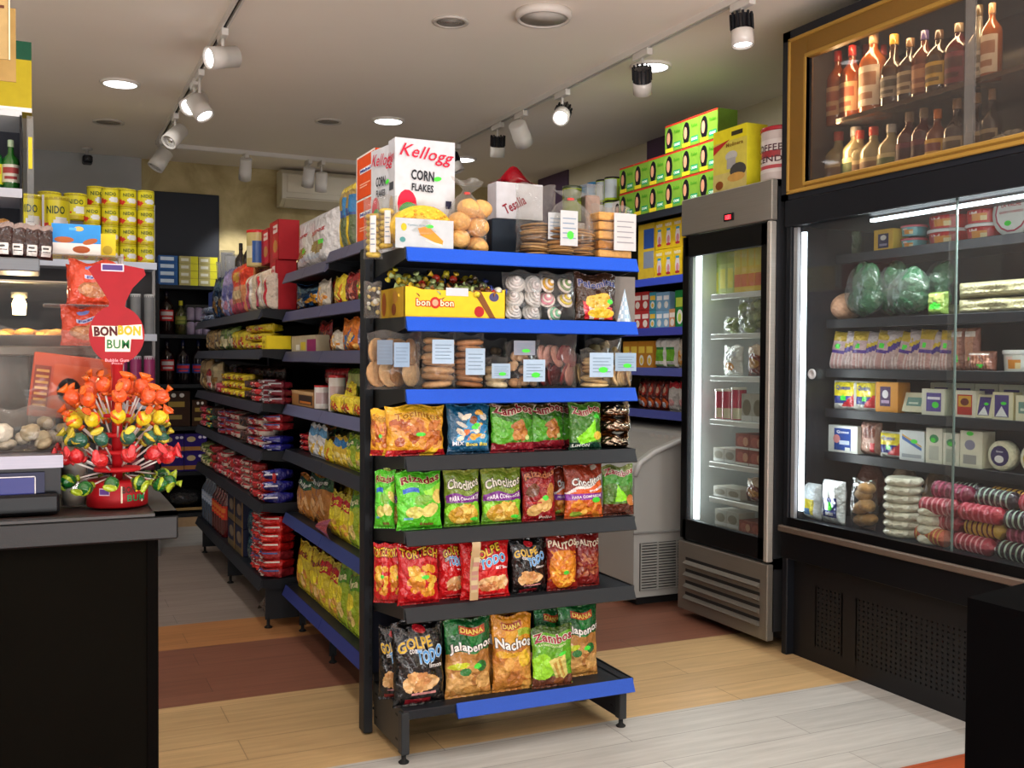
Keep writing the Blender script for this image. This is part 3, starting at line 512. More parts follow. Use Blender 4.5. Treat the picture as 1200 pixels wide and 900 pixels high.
def put(key, place, x, y, z, rz, w, h, d, lod=1.0, tilt=0, order=0, tier=0, seed=0, roll=0):
    ds = D[key]; o = bpy.data.objects.new(ds['name'], mk(key, w, h, d, lod, seed)); COL.objects.link(o)
    o.rotation_euler = Euler((tilt, roll, 0)).to_matrix().to_4x4().to_euler() if not rz else (Matrix.Rotation(rz, 3, 'Z')@Euler((tilt, roll, 0)).to_matrix()).to_euler()
    o.location = (x, y, z); pend(o, ds['desc'], ds['cat'], place, order, tier); return o
def row(place, axis, plane, z, items, lod=1.0, dmax=.12, jig=.0):
    """one shelf of goods: each item (design, left px, right px, top px, options) measured on the shelf's own front plane"""
    for it in items:
        key, p0, p1, yt = it[:4]; o = it[4] if len(it) > 4 else {}
        k = o.get('k', 1); n = o.get('n', 1); pl = plane+o.get('gap', .015); fn = on_y if axis == 'Y' else on_x
        A = fn(p0, yt, pl)[0]; B_ = fn(p1, yt, pl)[0]; zb = z+o.get('z', 0); H = max(.02, fn((p0+p1)/2, yt, pl)[1]-zb)
        if place.startswith('near bay') and axis == 'X': A = min(A, 4.852)
        if place.startswith('far bay') and axis == 'X': B_ = max(B_, 4.91)
        up = [q for q in SHELVES.get(place.split(' ')[0], ()) if q > zb+.05]
        if up: H = min(H, min(up)-.05-zb)
        w_ = round(abs(B_-A)/k*o.get('fw', .955), 3); h = round(H/n, 3); d = o.get('d') or round(min(dmax, max(.03, w_*.5)), 3)
        soft = D[key]['kind'] != 'box'
        for c in range(k):
            cc = A+(B_-A)*(c+.5)/k
            for t in range(n):
                sd = (c+2*t) % 2 if soft and lod >= .5 and k*n > 1 else o.get('seed', 0)
                x, y, rz = (cc, pl+d/2, 0) if axis == 'Y' else (pl+d/2, cc, -PI/2)
                ji = RND.uniform(-jig, jig) if n > 1 else 0
                rj = RND.uniform(-1, 1)*.07 if soft and n > 1 else 0
                if axis == 'Y': x += ji
                else: y += ji
                put(key, place, x, y, zb+t*h+.001, rz+o.get('rz', 0)+rj, w_, round(h*(.98 if n > 1 else 1), 3), d, lod, o.get('tilt', 0), order=p0+(p1-p0)*(c+.5)/k, tier=t, seed=sd, roll=o.get('roll', 0))
# ------------------------------------------------------------------ the room
def floor_mat():
    m, n, l, b = nodes('vinyl_planks')
    tc = n.new('ShaderNodeTexCoord'); sp = n.new('ShaderNodeSeparateXYZ'); l.new(tc.outputs['Object'], sp.inputs[0])
    # bands of different plank colours laid across the shop
    cr = n.new('ShaderNodeValToRGB'); cr.color_ramp.interpolation = 'CONSTANT'
    mr = n.new('ShaderNodeMapRange'); mr.inputs[1].default_value = 0; mr.inputs[2].default_value = 10; l.new(sp.outputs['Y'], mr.inputs[0]); l.new(mr.outputs[0], cr.inputs[0])
    bands = [(0, 'a8502c'), (2.41, 'b4b2ad'), (3.153, 'c0a072'), (3.944, '825543'), (4.70, 'b07a4c'), (5.12, '94867c'), (7.3, '9c9a97')]
    els = cr.color_ramp.elements
    while len(els) > 1: els.remove(els[0])
    els[0].position = 0; els[0].color = lin(bands[0][1])
    for y, c in bands[1:]: e = els.new(y/10); e.color = lin(c)
    bk = n.new('ShaderNodeTexBrick'); l.new(tc.outputs['Object'], bk.inputs['Vector']); bk.inputs['Scale'].default_value = 1
    bk.inputs['Brick Width'].default_value = 1.22; bk.inputs['Row Height'].default_value = .185; bk.inputs['Mortar Size'].default_value = .0018
    bk.inputs['Color1'].default_value = (.90, .90, .90, 1); bk.inputs['Color2'].default_value = (1.08, 1.08, 1.08, 1); bk.inputs['Mortar'].default_value = (.55, .55, .55, 1)
    mp = n.new('ShaderNodeMapping'); mp.inputs['Scale'].default_value = (1.2, 14, 1); l.new(tc.outputs['Object'], mp.inputs[0])
    nz = n.new('ShaderNodeTexNoise'); nz.inputs['Scale'].default_value = 2.2; nz.inputs['Detail'].default_value = 8; nz.inputs['Roughness'].default_value = .65; l.new(mp.outputs[0], nz.inputs['Vector'])
    m2 = n.new('ShaderNodeMapRange'); m2.inputs[1].default_value = .25; m2.inputs[2].default_value = .75; m2.inputs[3].default_value = .78; m2.inputs[4].default_value = 1.16; l.new(nz.outputs[0], m2.inputs[0])
    a = n.new('ShaderNodeMix'); a.data_type = 'RGBA'; a.blend_type = 'MULTIPLY'; a.inputs[0].default_value = 1; l.new(cr.outputs[0], a.inputs[6]); l.new(bk.outputs[0], a.inputs[7])
    c = n.new('ShaderNodeMix'); c.data_type = 'RGBA'; c.blend_type = 'MULTIPLY'; c.inputs[0].default_value = 1; l.new(a.outputs[2], c.inputs[6]); l.new(m2.outputs[0], c.inputs[7])
    l.new(c.outputs[2], b.inputs['Base Color']); b.inputs['Roughness'].default_value = .42; b.inputs['Specular IOR Level'].default_value = .4
    bp = n.new('ShaderNodeBump'); bp.inputs['Strength'].default_value = .08; l.new(nz.outputs[0], bp.inputs['Height']); l.new(bp.outputs[0], b.inputs['Normal'])
    MATS['floor'] = m
floor_mat()
def wall_mat(name, c1, c2, scale, bump, lo=.35, hi=.65, rough=.85):
    m, n, l, b = nodes(name); tc = n.new('ShaderNodeTexCoord')
    nz = n.new('ShaderNodeTexNoise'); nz.inputs['Scale'].default_value = scale; nz.inputs['Detail'].default_value = 7; nz.inputs['Roughness'].default_value = .6; nz.inputs['Distortion'].default_value = .6
    l.new(tc.outputs['Object'], nz.inputs['Vector']); cr = n.new('ShaderNodeValToRGB'); l.new(nz.outputs[0], cr.inputs[0])
    cr.color_ramp.elements[0].position = lo; cr.color_ramp.elements[0].color = lin(c1); cr.color_ramp.elements[1].position = hi; cr.color_ramp.elements[1].color = lin(c2)
    l.new(cr.outputs[0], b.inputs['Base Color']); b.inputs['Roughness'].default_value = rough
    bp = n.new('ShaderNodeBump'); bp.inputs['Strength'].default_value = bump; l.new(nz.outputs[0], bp.inputs['Height']); l.new(bp.outputs[0], b.inputs['Normal']); MATS[name] = m
wall_mat('ceiling_paint', 'f0e8dc', 'f3ebe0', .8, .02); wall_mat('stone_plaster', '9a8a5c', 'cdbd8e', 3.2, .25, .3, .7)
wall_mat('grey_paint', 'a6a8a9', 'adafb0', 1.5, .02); wall_mat('cream_paint', 'c4bca4', 'ccc4ac', 1.5, .02); wall_mat('light_paint', 'dcdad4', 'e2e0da', 1.5, .02); wall_mat('purple_paint', '54405a', '5c4862', 1.5, .02)
RX = 3.95; BY = 8.55; LX = -1.6; NY = -2.2
def slab(name, x0, x1, y0, y1, z0, z1, mat): m = MB(); m.box(x0, x1, y0, y1, z0, z1, 'ffffff', mat); return struct(m.build(name))
slab('floor', LX-.1, RX+.1, NY, BY+.1, -.05, 0, 'floor'); slab('ceiling', LX-.1, RX+.1, NY, BY+.1, CEIL, CEIL+.1, 'ceiling_paint')
slab('wall_back', LX-.1, RX+.1, BY, BY+.12, 0, CEIL, 'stone_plaster'); slab('wall_back_grey', LX, .74, BY-.03, BY, 0, CEIL, 'grey_paint')
slab('wall_left', LX-.1, LX, NY, BY, 0, CEIL, 'light_paint')
slab('wall_right', RX, RX+.1, NY, BY, 0, CEIL, 'cream_paint')
slab('trim_1', RX-.012, RX, 5.72, 6.25, 0, CEIL, 'purple_paint'); slab('trim_2', RX-.012, RX, 7.45, 8.0, 0, CEIL, 'purple_paint')
m = MB(); m.box(-.02, .02, 0, .2, 0, CEIL-.001, 'a89c88', 'matte', .003); struct(m.build('trim_3', loc=(3.62, 3.93, 0)))

# ------------------------------------------------------------------ ceiling fittings
def downlight(x, y, desc, r=.088, lit=True):
    t = thing('ceiling_light', desc, 'ceiling light', (x, y, CEIL))
    m = MB(); m.lathe([(r+.022, 0), (r+.02, -.012), (r+.004, -.014), (r, -.008)], 'e8e4de', 'white_paint', 32); m.build('trim_ring', t)
    m = MB(); m.lathe([(r, -.004), (r, -.0105)], 'f4f2ee', 'lamp_white' if lit else 'matte', 32); m.build('diffuser', t)
    if lit:
        l = area('downlight_lamp', (x, y, CEIL-.03), r*1.8, DL_POWER, (1, .97, .93), shape='DISK'); l.visible_glossy = False
    return t
for x, y, dsc in ((.43, 6.24, 'lit round downlight above the grey wall corner'), (2.08, 6.44, 'lit round downlight above the orange cracker boxes'), (2.943, 4.637, 'lit round downlight beyond the right spotlight track'), (3.0, 7.42, 'small lit downlight at the far end of right track')): downlight(x, y, dsc)
for x, y in ((.4, 3.0), (2.0, 2.2), (.4, .6), (2.2, .2), (-.6, 4.6)): downlight(x, y, 'lit round downlight over the counter side of the shop')['group'] = 'downlights out of the picture'
t = thing('ceiling_lamp', 'large unlit white round surface lamp near the top edge', 'ceiling lamp', (2.058, 4.135, CEIL))
m = MB(); m.lathe([(.125, 0), (.128, -.02), (.12, -.036), (.108, -.036), (.106, -.03)], 'd6d0c8', 'white_paint', 36); m.build('rim', t); m = MB(); m.lathe([(.106, -.03), (0, -.031)], 'beb8b0', 'matte', 36); m.build('diffuser', t)
def grille(x, y, r, desc, cat='ceiling speaker', name='ceiling_speaker'):
    t = thing(name, desc, cat, (x, y, CEIL)); m = MB(); m.lathe([(r, 0), (r*.98, -.008), (r*.8, -.01), (r*.78, -.004)], 'c8c2ba', 'white_paint', 28); m.build('rim', t)
    m = MB(); m.lathe([(r*.78, -.004), (0, -.0042)], '9c968e', 'matte', 28)
    for k in range(1, 6): m.lathe([(r*.76*k/6, -.004), (r*.76*k/6+.003, -.006), (r*.76*k/6+.006, -.004)], '8a847c', 'matte', 24)
    m.build('grille', t)
grille(1.73, 4.435, .085, 'round ceiling speaker left of the unlit surface lamp'); grille(1.736, 6.641, .09, 'faint flush round ceiling disc beyond the lit downlight', 'ceiling disc', 'ceiling_disc'); grille(.43, 7.31, .1, 'grey round ceiling grille near the security camera', 'ceiling grille', 'ceiling_grille')

def track(name, label, x0, y0, x1, y1):
    t = thing(name, label, 'light track', (0, 0, 0)); dx, dy = x1-x0, y1-y0; L = mt.hypot(dx, dy); a = mt.atan2(dy, dx)
    m = MB()
    m.box(0, L, -.018, -.008, -.03, 0, 'd8d4ce', 'white_paint'); m.box(0, L, .008, .018, -.03, 0, 'd8d4ce', 'white_paint'); m.box(0, L, -.008, .008, -.012, 0, '3a3836', 'matte')
    m.build('rail', t, (x0, y0, CEIL), a)
    for k in (.0, L-.03):
        m = MB(); m.box(k, k+.03, -.02, .02, -.034, 0, 'c8c4be', 'white_paint', .003); m.build('end_cap', t, (x0, y0, CEIL), a)
TR = track('spotlight_track', 'long white ceiling track on the right with black spotlights', 2.71, 3.0, 2.71, 7.0)
track('spotlight_track', 'white ceiling track on the left with white spotlights', .79, 2.6, .79, 7.78)
track('spotlight_track', 'white ceiling track along the back by the air conditioner', .9, 7.85, 2.9, 7.9)
def spotlight(desc, x, y, hang, direction, black, power, lit_face=True, r=.045, L=.13):
    t = thing('spotlight', desc, 'spotlight', (x, y, CEIL-.03))
    m = MB(); m.box(-.016, .016, -.07, .07, -.035, 0, 'd0ccc6', 'white_paint', .003); m.build('adapter', t)
    j = Vector((0, 0, -hang)); m = MB(); m.tube([(0, 0, -.03), (0, 0, -hang*.6), tuple(j)], .008, 'c8c4be', 'white_paint'); m.build('stem', t)
    m = MB()
    body = 'd4d0ca'; dk = '14161e' if black else body
    prof = [(r*.75, -L*.5, dk), (r, -L*.48, dk), (r, 0, dk), (r*1.04, .001, body), (r*1.04, L*.5, body), (r*.92, L*.5, body), (r*.86, L*.42, body)]
    m.lathe(prof, body, 'shiny' if black else 'white_paint', 24)
    if black:
        for k in range(12):
            a = 2*PI*k/12; m.box(mt.cos(a)*r-.004, mt.cos(a)*r+.004, mt.sin(a)*r-.004, mt.sin(a)*r+.004, -L*.55, -.005, '0c0e14', 'matte')
    o = m.build('lamp_head', t); q = Vector(direction).normalized().to_track_quat('Z', 'Y'); o.rotation_euler = q.to_euler()
    off = Vector((0, 0, -r*.6)); o.location = j+off
    m = MB(); m.lathe([(r*.85, L*.43), (0, L*.435)], 'ffffff', 'lamp_white' if lit_face else 'silver', 20); f = m.build('lens', t); f.rotation_euler = q.to_euler(); f.location = j+off
    if power:
        p = Vector((x, y, CEIL-.03))+j+off+Vector(direction).normalized()*(L*.5+.02)
        spot('spot_lamp', p, p+Vector(direction), power, 62)
SP = 13
spotlight('white lit spotlight nearest on the left track', .79, 4.95, .09, (-.75, -.25, -.2), False, SP, r=.05, L=.15)
spotlight('white lit spotlight, second along the left track', .79, 5.9, .09, (-.45, -.45, -.45), False, SP, r=.05, L=.14)
spotlight('white lit spotlight turned right, on the left track', .79, 5.7, .16, (.4, -.35, -.8), False, SP, r=.05, L=.12)
spotlight('white unlit spotlight, fourth along the left track', .79, 6.78, .1, (-.5, -.4, -.6), False, 0, False, r=.05, L=.15)
spotlight('white spotlight at the far end of left track', .79, 7.62, .1, (-.5, -.1, -.8), False, 0, False, r=.055, L=.15)
spotlight('black and white lit spotlight nearest on right track', 2.71, 3.56, .1, (.0, -.1, -1), True, SP)
spotlight('black spotlight in front of the bright downlight', 2.71, 4.35, .12, (.35, .5, -.75), True, 5, False)
spotlight('black and white lit spotlight, third on right track', 2.71, 5.2, .1, (-.4, -.5, -.45), True, SP)
spotlight('white square-cut spotlight on the right track', 2.71, 5.75, .1, (.5, .4, -.6), False, 0, False, r=.055, L=.15)
spotlight('black spotlight, fifth along the right track', 2.71, 6.1, .12, (.1, .3, -1), True, 20, False)
spotlight('black spotlight half behind the corn flakes box', 2.71, 6.85, .1, (.3, -.2, -.8), True, 0, False)
spotlight('white spotlight left on the back track, pointing down', 1.42, 7.86, .08, (.05, .55, -.8), False, 60, False, L=.17)
spotlight('grey spotlight before the air conditioner, left one', 1.9, 7.87, .1, (0, .5, -.85), False, 50, False, L=.15)
spotlight('grey spotlight before the air conditioner, right one', 2.0, 7.87, .13, (.05, .4, -1), False, 0, False, L=.15)

t = thing('security_camera', 'small black ceiling security camera before grey wall', 'security camera', (.34, 8.3, CEIL))
m = MB(); m.lathe([(.04, 0), (.04, -.012), (.012, -.016), (.01, -.07)], 'b8b4ae', 'white_paint', 16); m.build('mount', t); m = MB(); m.box(-.035, .035, -.09, .04, -.12, -.065, '1c1c20', 'black_gloss', .01); m.build('housing', t); m = MB(); m.lathe([(.02, 0), (.018, .01), (.008, .011)], '303038', 'liquor', 14, axis='y'); m.build('lens', t, (0, -.1, -.092))

t = thing('air_conditioner', 'white wall air conditioner high on the back wall', 'air conditioner', (2.2, BY, 2.54))
m = MB(); m.prism([(-.21, .05), (-.21, .25), (-.16, .29), (0, .29), (0, 0), (-.1, 0)], -.4, .4, 'dcd6c4', 'white_paint', 'x'); m.build('housing', t)
m = MB(); m.box(-.36, .36, -.215, -.205, .1, .24, 'e4decc', 'white_paint', .004); m.build('front_panel', t)
m = MB(); m.prism([(-.19, .038), (-.215, .06), (-.2, .045), (-.11, -.008), (-.12, -.012)], -.37, .37, 'c4bca8', 'white_paint', 'x'); m.build('flap', t)
m = MB(); m.box(.82, 1.33, BY-.045, BY-.001, 1.75, 2.6, '20252f', 'metal_paint', .004); tag(m.build('wall_panel'), 'dark navy flat panel on the stone-look back wall', 'panel')

# ------------------------------------------------------------------ shop shelving
BLUE = '134fc6'; SLATE = '4a4d6a'; DARK = '1b1f25'; NAVY = '1a2130'
def shelf_y(t, x0, x1, yf, yb, z, rail, blue_from=None, th=.03):
    """shelf board facing the camera, with its side brackets and price rail"""
    m = MB(); m.box(x0, x1, yf, yb, z-th, z, DARK, 'metal_paint', .002); s = m.build('shelf', t)
    rx0 = x0 if blue_from is None else blue_from
    m = MB(); m.prism([(yf, z-.002), (yf-.004, z+.004), (yf-.024, z-.04), (yf-.02, z-.043), (yf, z-.03)], rx0, x1, rail, 'metal_paint', 'x'); r = m.build('price_rail', s)
    return s
t = thing('end_display_rack', 'dark metal end rack of snack bags facing the camera', 'shelf rack', (0, 0, 0))
X0, X1, YF, YB = 1.057, 1.905, 3.09, 3.43
for px in (1.012, 1.865):
    m = MB(); m.box(px, px+.032, 3.385, 3.445, .005, 1.675, '1e2227', 'metal_paint', .003)
    for k in range(32): m.box(px+.018, px+.026, 3.3835, 3.386, .2+k*.045, .225+k*.045, '08090b', 'matte')
    m.build('post', t)
m = MB(); m.box(1.044, 1.865, 3.43, 3.445, .2, 1.66, '1a2030', 'metal_paint'); m.build('back_panel', t)
ENDZ = [1.648, 1.428, 1.197, .983, .744, .499, .17]
for i, z in enumerate(ENDZ):
    blue = i < 3; s = shelf_y(t, X0, X1, YF, YB, z, BLUE if blue else ('2350b8' if i == 6 else '1d2228'), 1.235 if i == 6 else None)
    for bx in (X0-.004, X1):
        m = MB(); m.prism([(YF-.004, z-.034), (YF-.004, z+.003), (YB-.02, z+.006), (YB-.02, z-.075), (YB-.05, z-.07)], bx, bx+.004, '2a2c2c', 'metal_paint', 'x'); m.build('bracket', s)
for px in (X0-.005, X1-.045):
    m = MB(); m.box(px, px+.012, YF+.01, YB-.03, .03, .17, '3b3a36' if px < 1.2 else '161b26', 'metal_paint', .002)
    for yy in (3.14, 3.36):
        for zz in (.06, .14): m.box(px-.001, px, yy, yy+.02, zz, zz+.006, '101214', 'matte')
    m.build('base_bracket', t)
    m = MB(); m.box(px-.006, px+.022, YF-.006, YF+.03, .03, .166, '2b2e31', 'metal_paint', .003); m.lathe([(.016, 0), (.018, .004), (.008, .012), (.008, .032)], '101214', 'matte', 12, px+.008, YF+.012); m.build('foot', t)
m = MB(); m.tube([(0, 0, 0), (0, 0, .11), (.004, 0, .15), (.02, 0, .165), (.028, 0, .15)], .006, 'c8ccc8', 'clear_plastic'); m.box(-.02, .0, -.002, .002, -.03, .06, 'd0d4d0', 'paper'); tag(m.build('hanging_hook', loc=(1.795, 3.38, .53)), 'white plastic hook with small tag above the lower dark shelf', 'hook')

def shelf_x(t, xf, xb, y0, y1, z, rail, th=.03, brk=None):
    m = MB(); m.box(xf, xb, y0, y1, z-th, z, DARK, 'metal_paint', .002); s = m.build('shelf', t)
    m = MB(); yy = [y0, (y0+y1)/2, y1]
    for a, b in zip(yy, yy[1:]): m.prism([(xf, z-.002), (xf-.004, z+.003), (xf-.022, z-.043), (xf-.018, z-.046), (xf, z-.03)], a+.002, b-.002, rail, 'metal_paint', 'y')
    m.build('price_rail', s)
    for yb_ in (y0-.003, y1):
        m = MB(); m.prism([(xf-.002, z-.034), (xf-.002, z+.004), (xb-.02, z+.006), (xb-.02, z-.09), (xb-.06, z-.085)], yb_, yb_+.003, '15181d', 'metal_paint', 'y'); m.build('bracket', s)
NZ = [1.722, 1.512, 1.325, 1.078, .862, .562, .215]; SPX = 1.45
t = thing('aisle_shelving_bay', 'near aisle shelving bay of yellow and green bags', 'shelf rack', (0, 0, 0))
for i, z in enumerate(NZ):
    shelf_x(t, 1.07, SPX-.01, 3.475, 4.06 if i == 0 else 4.86, z, ['55566c', '45476a', '454763', '5c6080', '2c3038', '34427c', '2b377c'][i])
    if i == 0: shelf_x(t, 1.07, SPX-.01, 4.08, 4.86, z-.03, '55566c')
m = MB(); m.box(SPX-.01, SPX+.01, 3.475, 4.86, .15, 1.72, '14171c', 'metal_paint'); m.build('back_panel', t)
for y in (3.475, 4.83):
    m = MB(); m.box(SPX-.02, SPX+.03, y, y+.03, .0, 1.75, '1e2227', 'metal_paint', .003); m.build('post', t)
for y in (3.62, 4.25, 4.8):
    m = MB(); m.box(1.12, 1.15, y, y+.012, .03, .18, '1c1f24', 'metal_paint'); m.lathe([(.016, 0), (.018, .004), (.008, .012), (.008, .04)], '0c0d0f', 'matte', 12, 1.135, y+.006); m.build('foot', t)
FZ = [1.525, 1.335, 1.078, .848, .6, .235]; FX = .965
t = thing('aisle_shelving_bay', 'far aisle shelving bay of crowded biscuit packs', 'shelf rack', (0, 0, 0))
for i, z in enumerate(FZ): shelf_x(t, FX, SPX-.01, 4.9, 7.05, z, '2e303a' if i < 4 else '25272d')
m = MB(); m.box(SPX-.01, SPX+.01, 4.9, 7.05, .15, 1.6, '14171c', 'metal_paint'); m.build('back_panel', t)
for y in (4.9, 7.02):
    m = MB(); m.box(SPX-.02, SPX+.03, y, y+.03, .0, 1.7, '1e2227', 'metal_paint', .003); m.build('post', t)
for y in (4.93, 6.0, 7.0):
    m = MB(); m.box(.985, 1.4, y, y+.012, .04, .21, '1e2126', 'metal_paint'); m.lathe([(.018, 0), (.02, .004), (.008, .012), (.008, .05)], '0c0d0f', 'matte', 12, 1.0, y+.006); m.build('foot', t)

# right wall unit above the chest freezer
t = thing('wall_shelving', 'right wall shelving with blue price rails above freezer', 'shelf rack', (0, 0, 0))
WX = 3.3; WZ = [2.165, 1.78, 1.485, 1.25, 1.0]
for i, z in enumerate(WZ): shelf_x(t, WX if i else WX-.02, RX-.05, 4.42, 7.4, z, ['1c2028', '3048b8', '343c98', '444c90', '3c4488'][i])
m = MB(); m.box(RX-.06, RX-.04, 4.42, 7.4, .9, 2.2, '20242c', 'metal_paint'); m.build('back_panel', t)
for y in (4.39, 7.4):
    m = MB(); m.box(RX-.1, RX-.05, y, y+.03, 0, 2.2, '1e2227', 'metal_paint', .003); m.build('post', t)

# ------------------------------------------------------------------ chest freezer
t = thing('chest_freezer', 'white chest freezer with curved glass lid behind steel fridge', 'freezer', (0, 0, 0))
fx0, fx1, fy0, fy1 = 2.825, 3.62, 4.575, 6.4
prof = [(fx0, .05), (fx0, .68), (fx0+.03, .745), (fx0+.12, .80), (fx0+.3, .86), (fx0+.5, .9), (fx1, .92), (fx1, .05)]
m = MB(); m.prism(prof, fy0, fy1, 'b4b6b2', 'white_paint', 'y'); m.build('body', t)
m = MB(); m.tube([(x, fy0-.006, z+.012) for x, z in prof[1:7]], .014, 'c4c6c4', 'white_paint'); m.build('lid_rim', t)
m = MB(); m.tube([(fx0-.004, fy0-.004, .39), (fx1, fy0-.004, .385)], .006, '8a8c8a', 'matte'); m.build('seam_strip', t)
m = MB(); g0, g1 = fx0+.035, fx0+.42
m.box(g0, g1, fy0-.004, fy0, .085, .335, '303230', 'matte')
for k in range(17): m.box(g0, g1, fy0-.012, fy0-.003, .088+k*.0148, .0955+k*.0148, 'a8aaa6', 'white_paint')
for gx in (g0, g0+.105, g0+.225, g1-.006): m.box(gx, gx+.006, fy0-.014, fy0-.003, .085, .337, 'a8aaa6', 'white_paint')
m.build('vent_grille', t)
m = MB(); m.box(fx0+.05, fx1-.05, fy0+.05, fy1-.05, 0, .05, '141414', 'matte'); m.build('plinth', t)
pr = [(a+.01, b+.012) for a, b in prof[2:7]]
m = MB(); m.surf(lambda u, v, off=0: (pr[min(4, int(u*4+.001))][0]-.0, fy0+.05+v*(fy1-fy0-.1), pr[min(4, int(u*4+.001))][1]+.012), 4, 1, '50585c', 'glass_dark'); m.build('lid_glass', t)

# ------------------------------------------------------------------ upright steel fridge
t = thing('upright_fridge', 'narrow stainless steel fridge with one glass door', 'fridge', (0, 0, 0))
sx, sy0, sy1, ST = 2.965, 3.655, 4.36, 2.105; sb = 3.6
m = MB(); W_ = '6c6a66'
m.box(sx+.02, sb, sy0, sy0+.03, .08, ST, '3a3c40', 'steel'); m.box(sx+.02, sb, sy1-.03, sy1, .08, ST, '3a3c40', 'steel'); m.box(sb-.03, sb, sy0, sy1, .08, ST, 'c8c8c4', 'white_paint')
m.box(sx+.02, sb, sy0, sy1, ST-.03, ST, W_, 'steel'); m.box(sx+.02, sb, sy0, sy1, .36, .41, '505254', 'steel'); m.box(sx+.1, sb, sy0+.02, sy1-.02, .03, .08, '0c0c0e', 'matte'); m.build('cabinet', t)
m = MB(); m.box(sx+.04, sb-.03, sy0+.03, sy0+.035, .41, ST-.2, 'b8bab6', 'white_paint'); m.box(sx+.04, sb-.03, sy1-.035, sy1-.03, .41, ST-.2, 'b8bab6', 'white_paint'); m.box(sb-.035, sb-.03, sy0+.03, sy1-.03, .41, ST-.2, 'b8bab6', 'white_paint'); m.build('liner', t)
m = MB(); m.box(sx-.01, sx+.03, sy0, sy1, 1.925, ST, '8e8a82', 'steel', .004); hd = m.build('head_panel', t)
m = MB(); m.box(sx-.016, sx-.01, 3.925, 4.0, 1.955, 1.99, '101014', 'black_gloss', .002); c = m.build('thermostat', hd); m = MB(); m.box(sx-.018, sx-.016, 3.945, 3.985, 1.962, 1.982, 'c02020', 'led_red'); m.text(lambda u, v, off=0: (sx-.0165-off, 3.995-.065*u, 1.957+.03*v), '-2', .5, .5, .4, .6, 'ffb0b0', None, 0, 1, .003); m.build('display', c)
m = MB(); m.box(sx-.01, sx+.03, sy0, sy1, .04, .385, '7a766e', 'steel', .004)
for k in range(4): m.box(sx-.0115, sx-.01, sy0+.05, sy1-.07, .12+k*.058, .135+k*.058, '1a1a1a', 'matte'); m.prism([(sx-.012, .12+k*.058), (sx-.03, .105+k*.058), (sx-.011, .095+k*.058)], sy0+.05, sy1-.07, '7a766e', 'steel', 'y')
kp = m.build('kick_panel', t)
m = MB(); fz0, fz1 = .4, 1.915
for a in ((sy0+.028, sy0+.075, fz0, fz1), (sy1-.065, sy1-.012, fz0, fz1), (sy0+.03, sy1-.03, fz0, fz0+.1), (sy0+.03, sy1-.03, fz1-.1, fz1)): m.box(sx-.008, sx+.02, *a, '0a0b0e', 'black_gloss', .003)
dr = m.build('door', t)
m = MB(); m.box(sx, sx+.006, sy0+.07, sy1-.06, fz0+.1, fz1-.1, 'ffffff', 'glass'); m.build('door_glass', dr)
m = MB(); m.box(sx-.014, sx+.02, sy0, sy0+.028, fz0-.005, fz1+.005, 'b4b0a8', 'steel', .004); m.build('door_handle_profile', dr)
m = MB(); m.box(sx+.03, sx+.05, sy1-.1, sy1-.075, .5, 1.82, 'ffffff', 'lamp_strip'); m.build('led_strip', t)
area('fridge_lamp', (sx+.07, sy1-.09, 1.15), .03, 3.5, (.95, 1, 1), (PI/2, 0, mt.radians(200)), 1.2)
SFZ = [1.615, 1.42, 1.215, 1.0, .79, .615]
for i, z in enumerate(SFZ):
    m = MB(); m.box(sx+.06, sx+.075, sy0+.06, sy1-.16, z-.018, z+.008, 'd8dad4', 'white_paint', .003)
    for k in range(9): m.box(sx+.07, sb-.06, sy0+.07+k*.05, sy0+.075+k*.05, z-.012, z-.004, 'c8cac4', 'white_paint')
    m.build('wire_shelf', t)

# ------------------------------------------------------------------ big black display cabinet
t = thing('refrigerated_display', 'large black open-front refrigerated display of cheese and sausage', 'display fridge', (0, 0, 0))
BX, by1, by0, bb = 2.99, 3.60, 1.75, 3.62
m = MB(); BK = '0d0f13'
m.box(BX, bb, by1-.035, by1, .0, 2.0, '15181e', 'black_gloss', .004); m.box(BX, bb, by0, by0+.04, .0, 2.0, BK, 'black_gloss'); m.box(bb, bb+.03, by0, by1, 0, 2.0, '12161c', 'matte')
m.box(BX-.01, bb, by0, by1, 1.885, 2.0, '15181e', 'black_gloss', .004); m.box(BX+.02, bb, by0+.04, by1-.035, .45, .56, '15181e', 'matte')
m.build('cabinet', t)
m = MB(); m.box(BX-.008, BX+.02, by0, by1, .43, .545, '0b0d12', 'black_gloss', .004); m.build('apron', t)
m = MB(); m.box(BX-.02, BX+.015, by0, by1+.01, .545, .572, '75675c', 'steel', .004); m.build('bumper_rail', t)
m = MB(); m.box(BX+.0, BX+.02, by0, by1-.03, .572, .61, '07080b', 'black_gloss'); m.build('door_sill', t)
m = MB(); kx = BX+.04; m.box(kx+.006, kx+.03, by0, by1-.02, .0, .43, '060606', 'matte')
def plate(y0, y1, z0, z1): m.box(kx, kx+.006, y0, y1, z0, z1, '17171a', 'metal_paint')
gr = [(3.02, 3.42), (2.3, 2.86), (1.8, 2.2)]; gz0, gz1 = .07, .335
gr = [(3.27, 3.42), (2.63, 3.18), (2.0, 2.56)]
plate(by0, by1-.02, .0, gz0); plate(by0, by1-.02, gz1, .43); plate(3.42, by1-.02, gz0, gz1); plate(3.18, 3.27, gz0, gz1); plate(2.56, 2.63, gz0, gz1); plate(by0, 2.0, gz0, gz1)
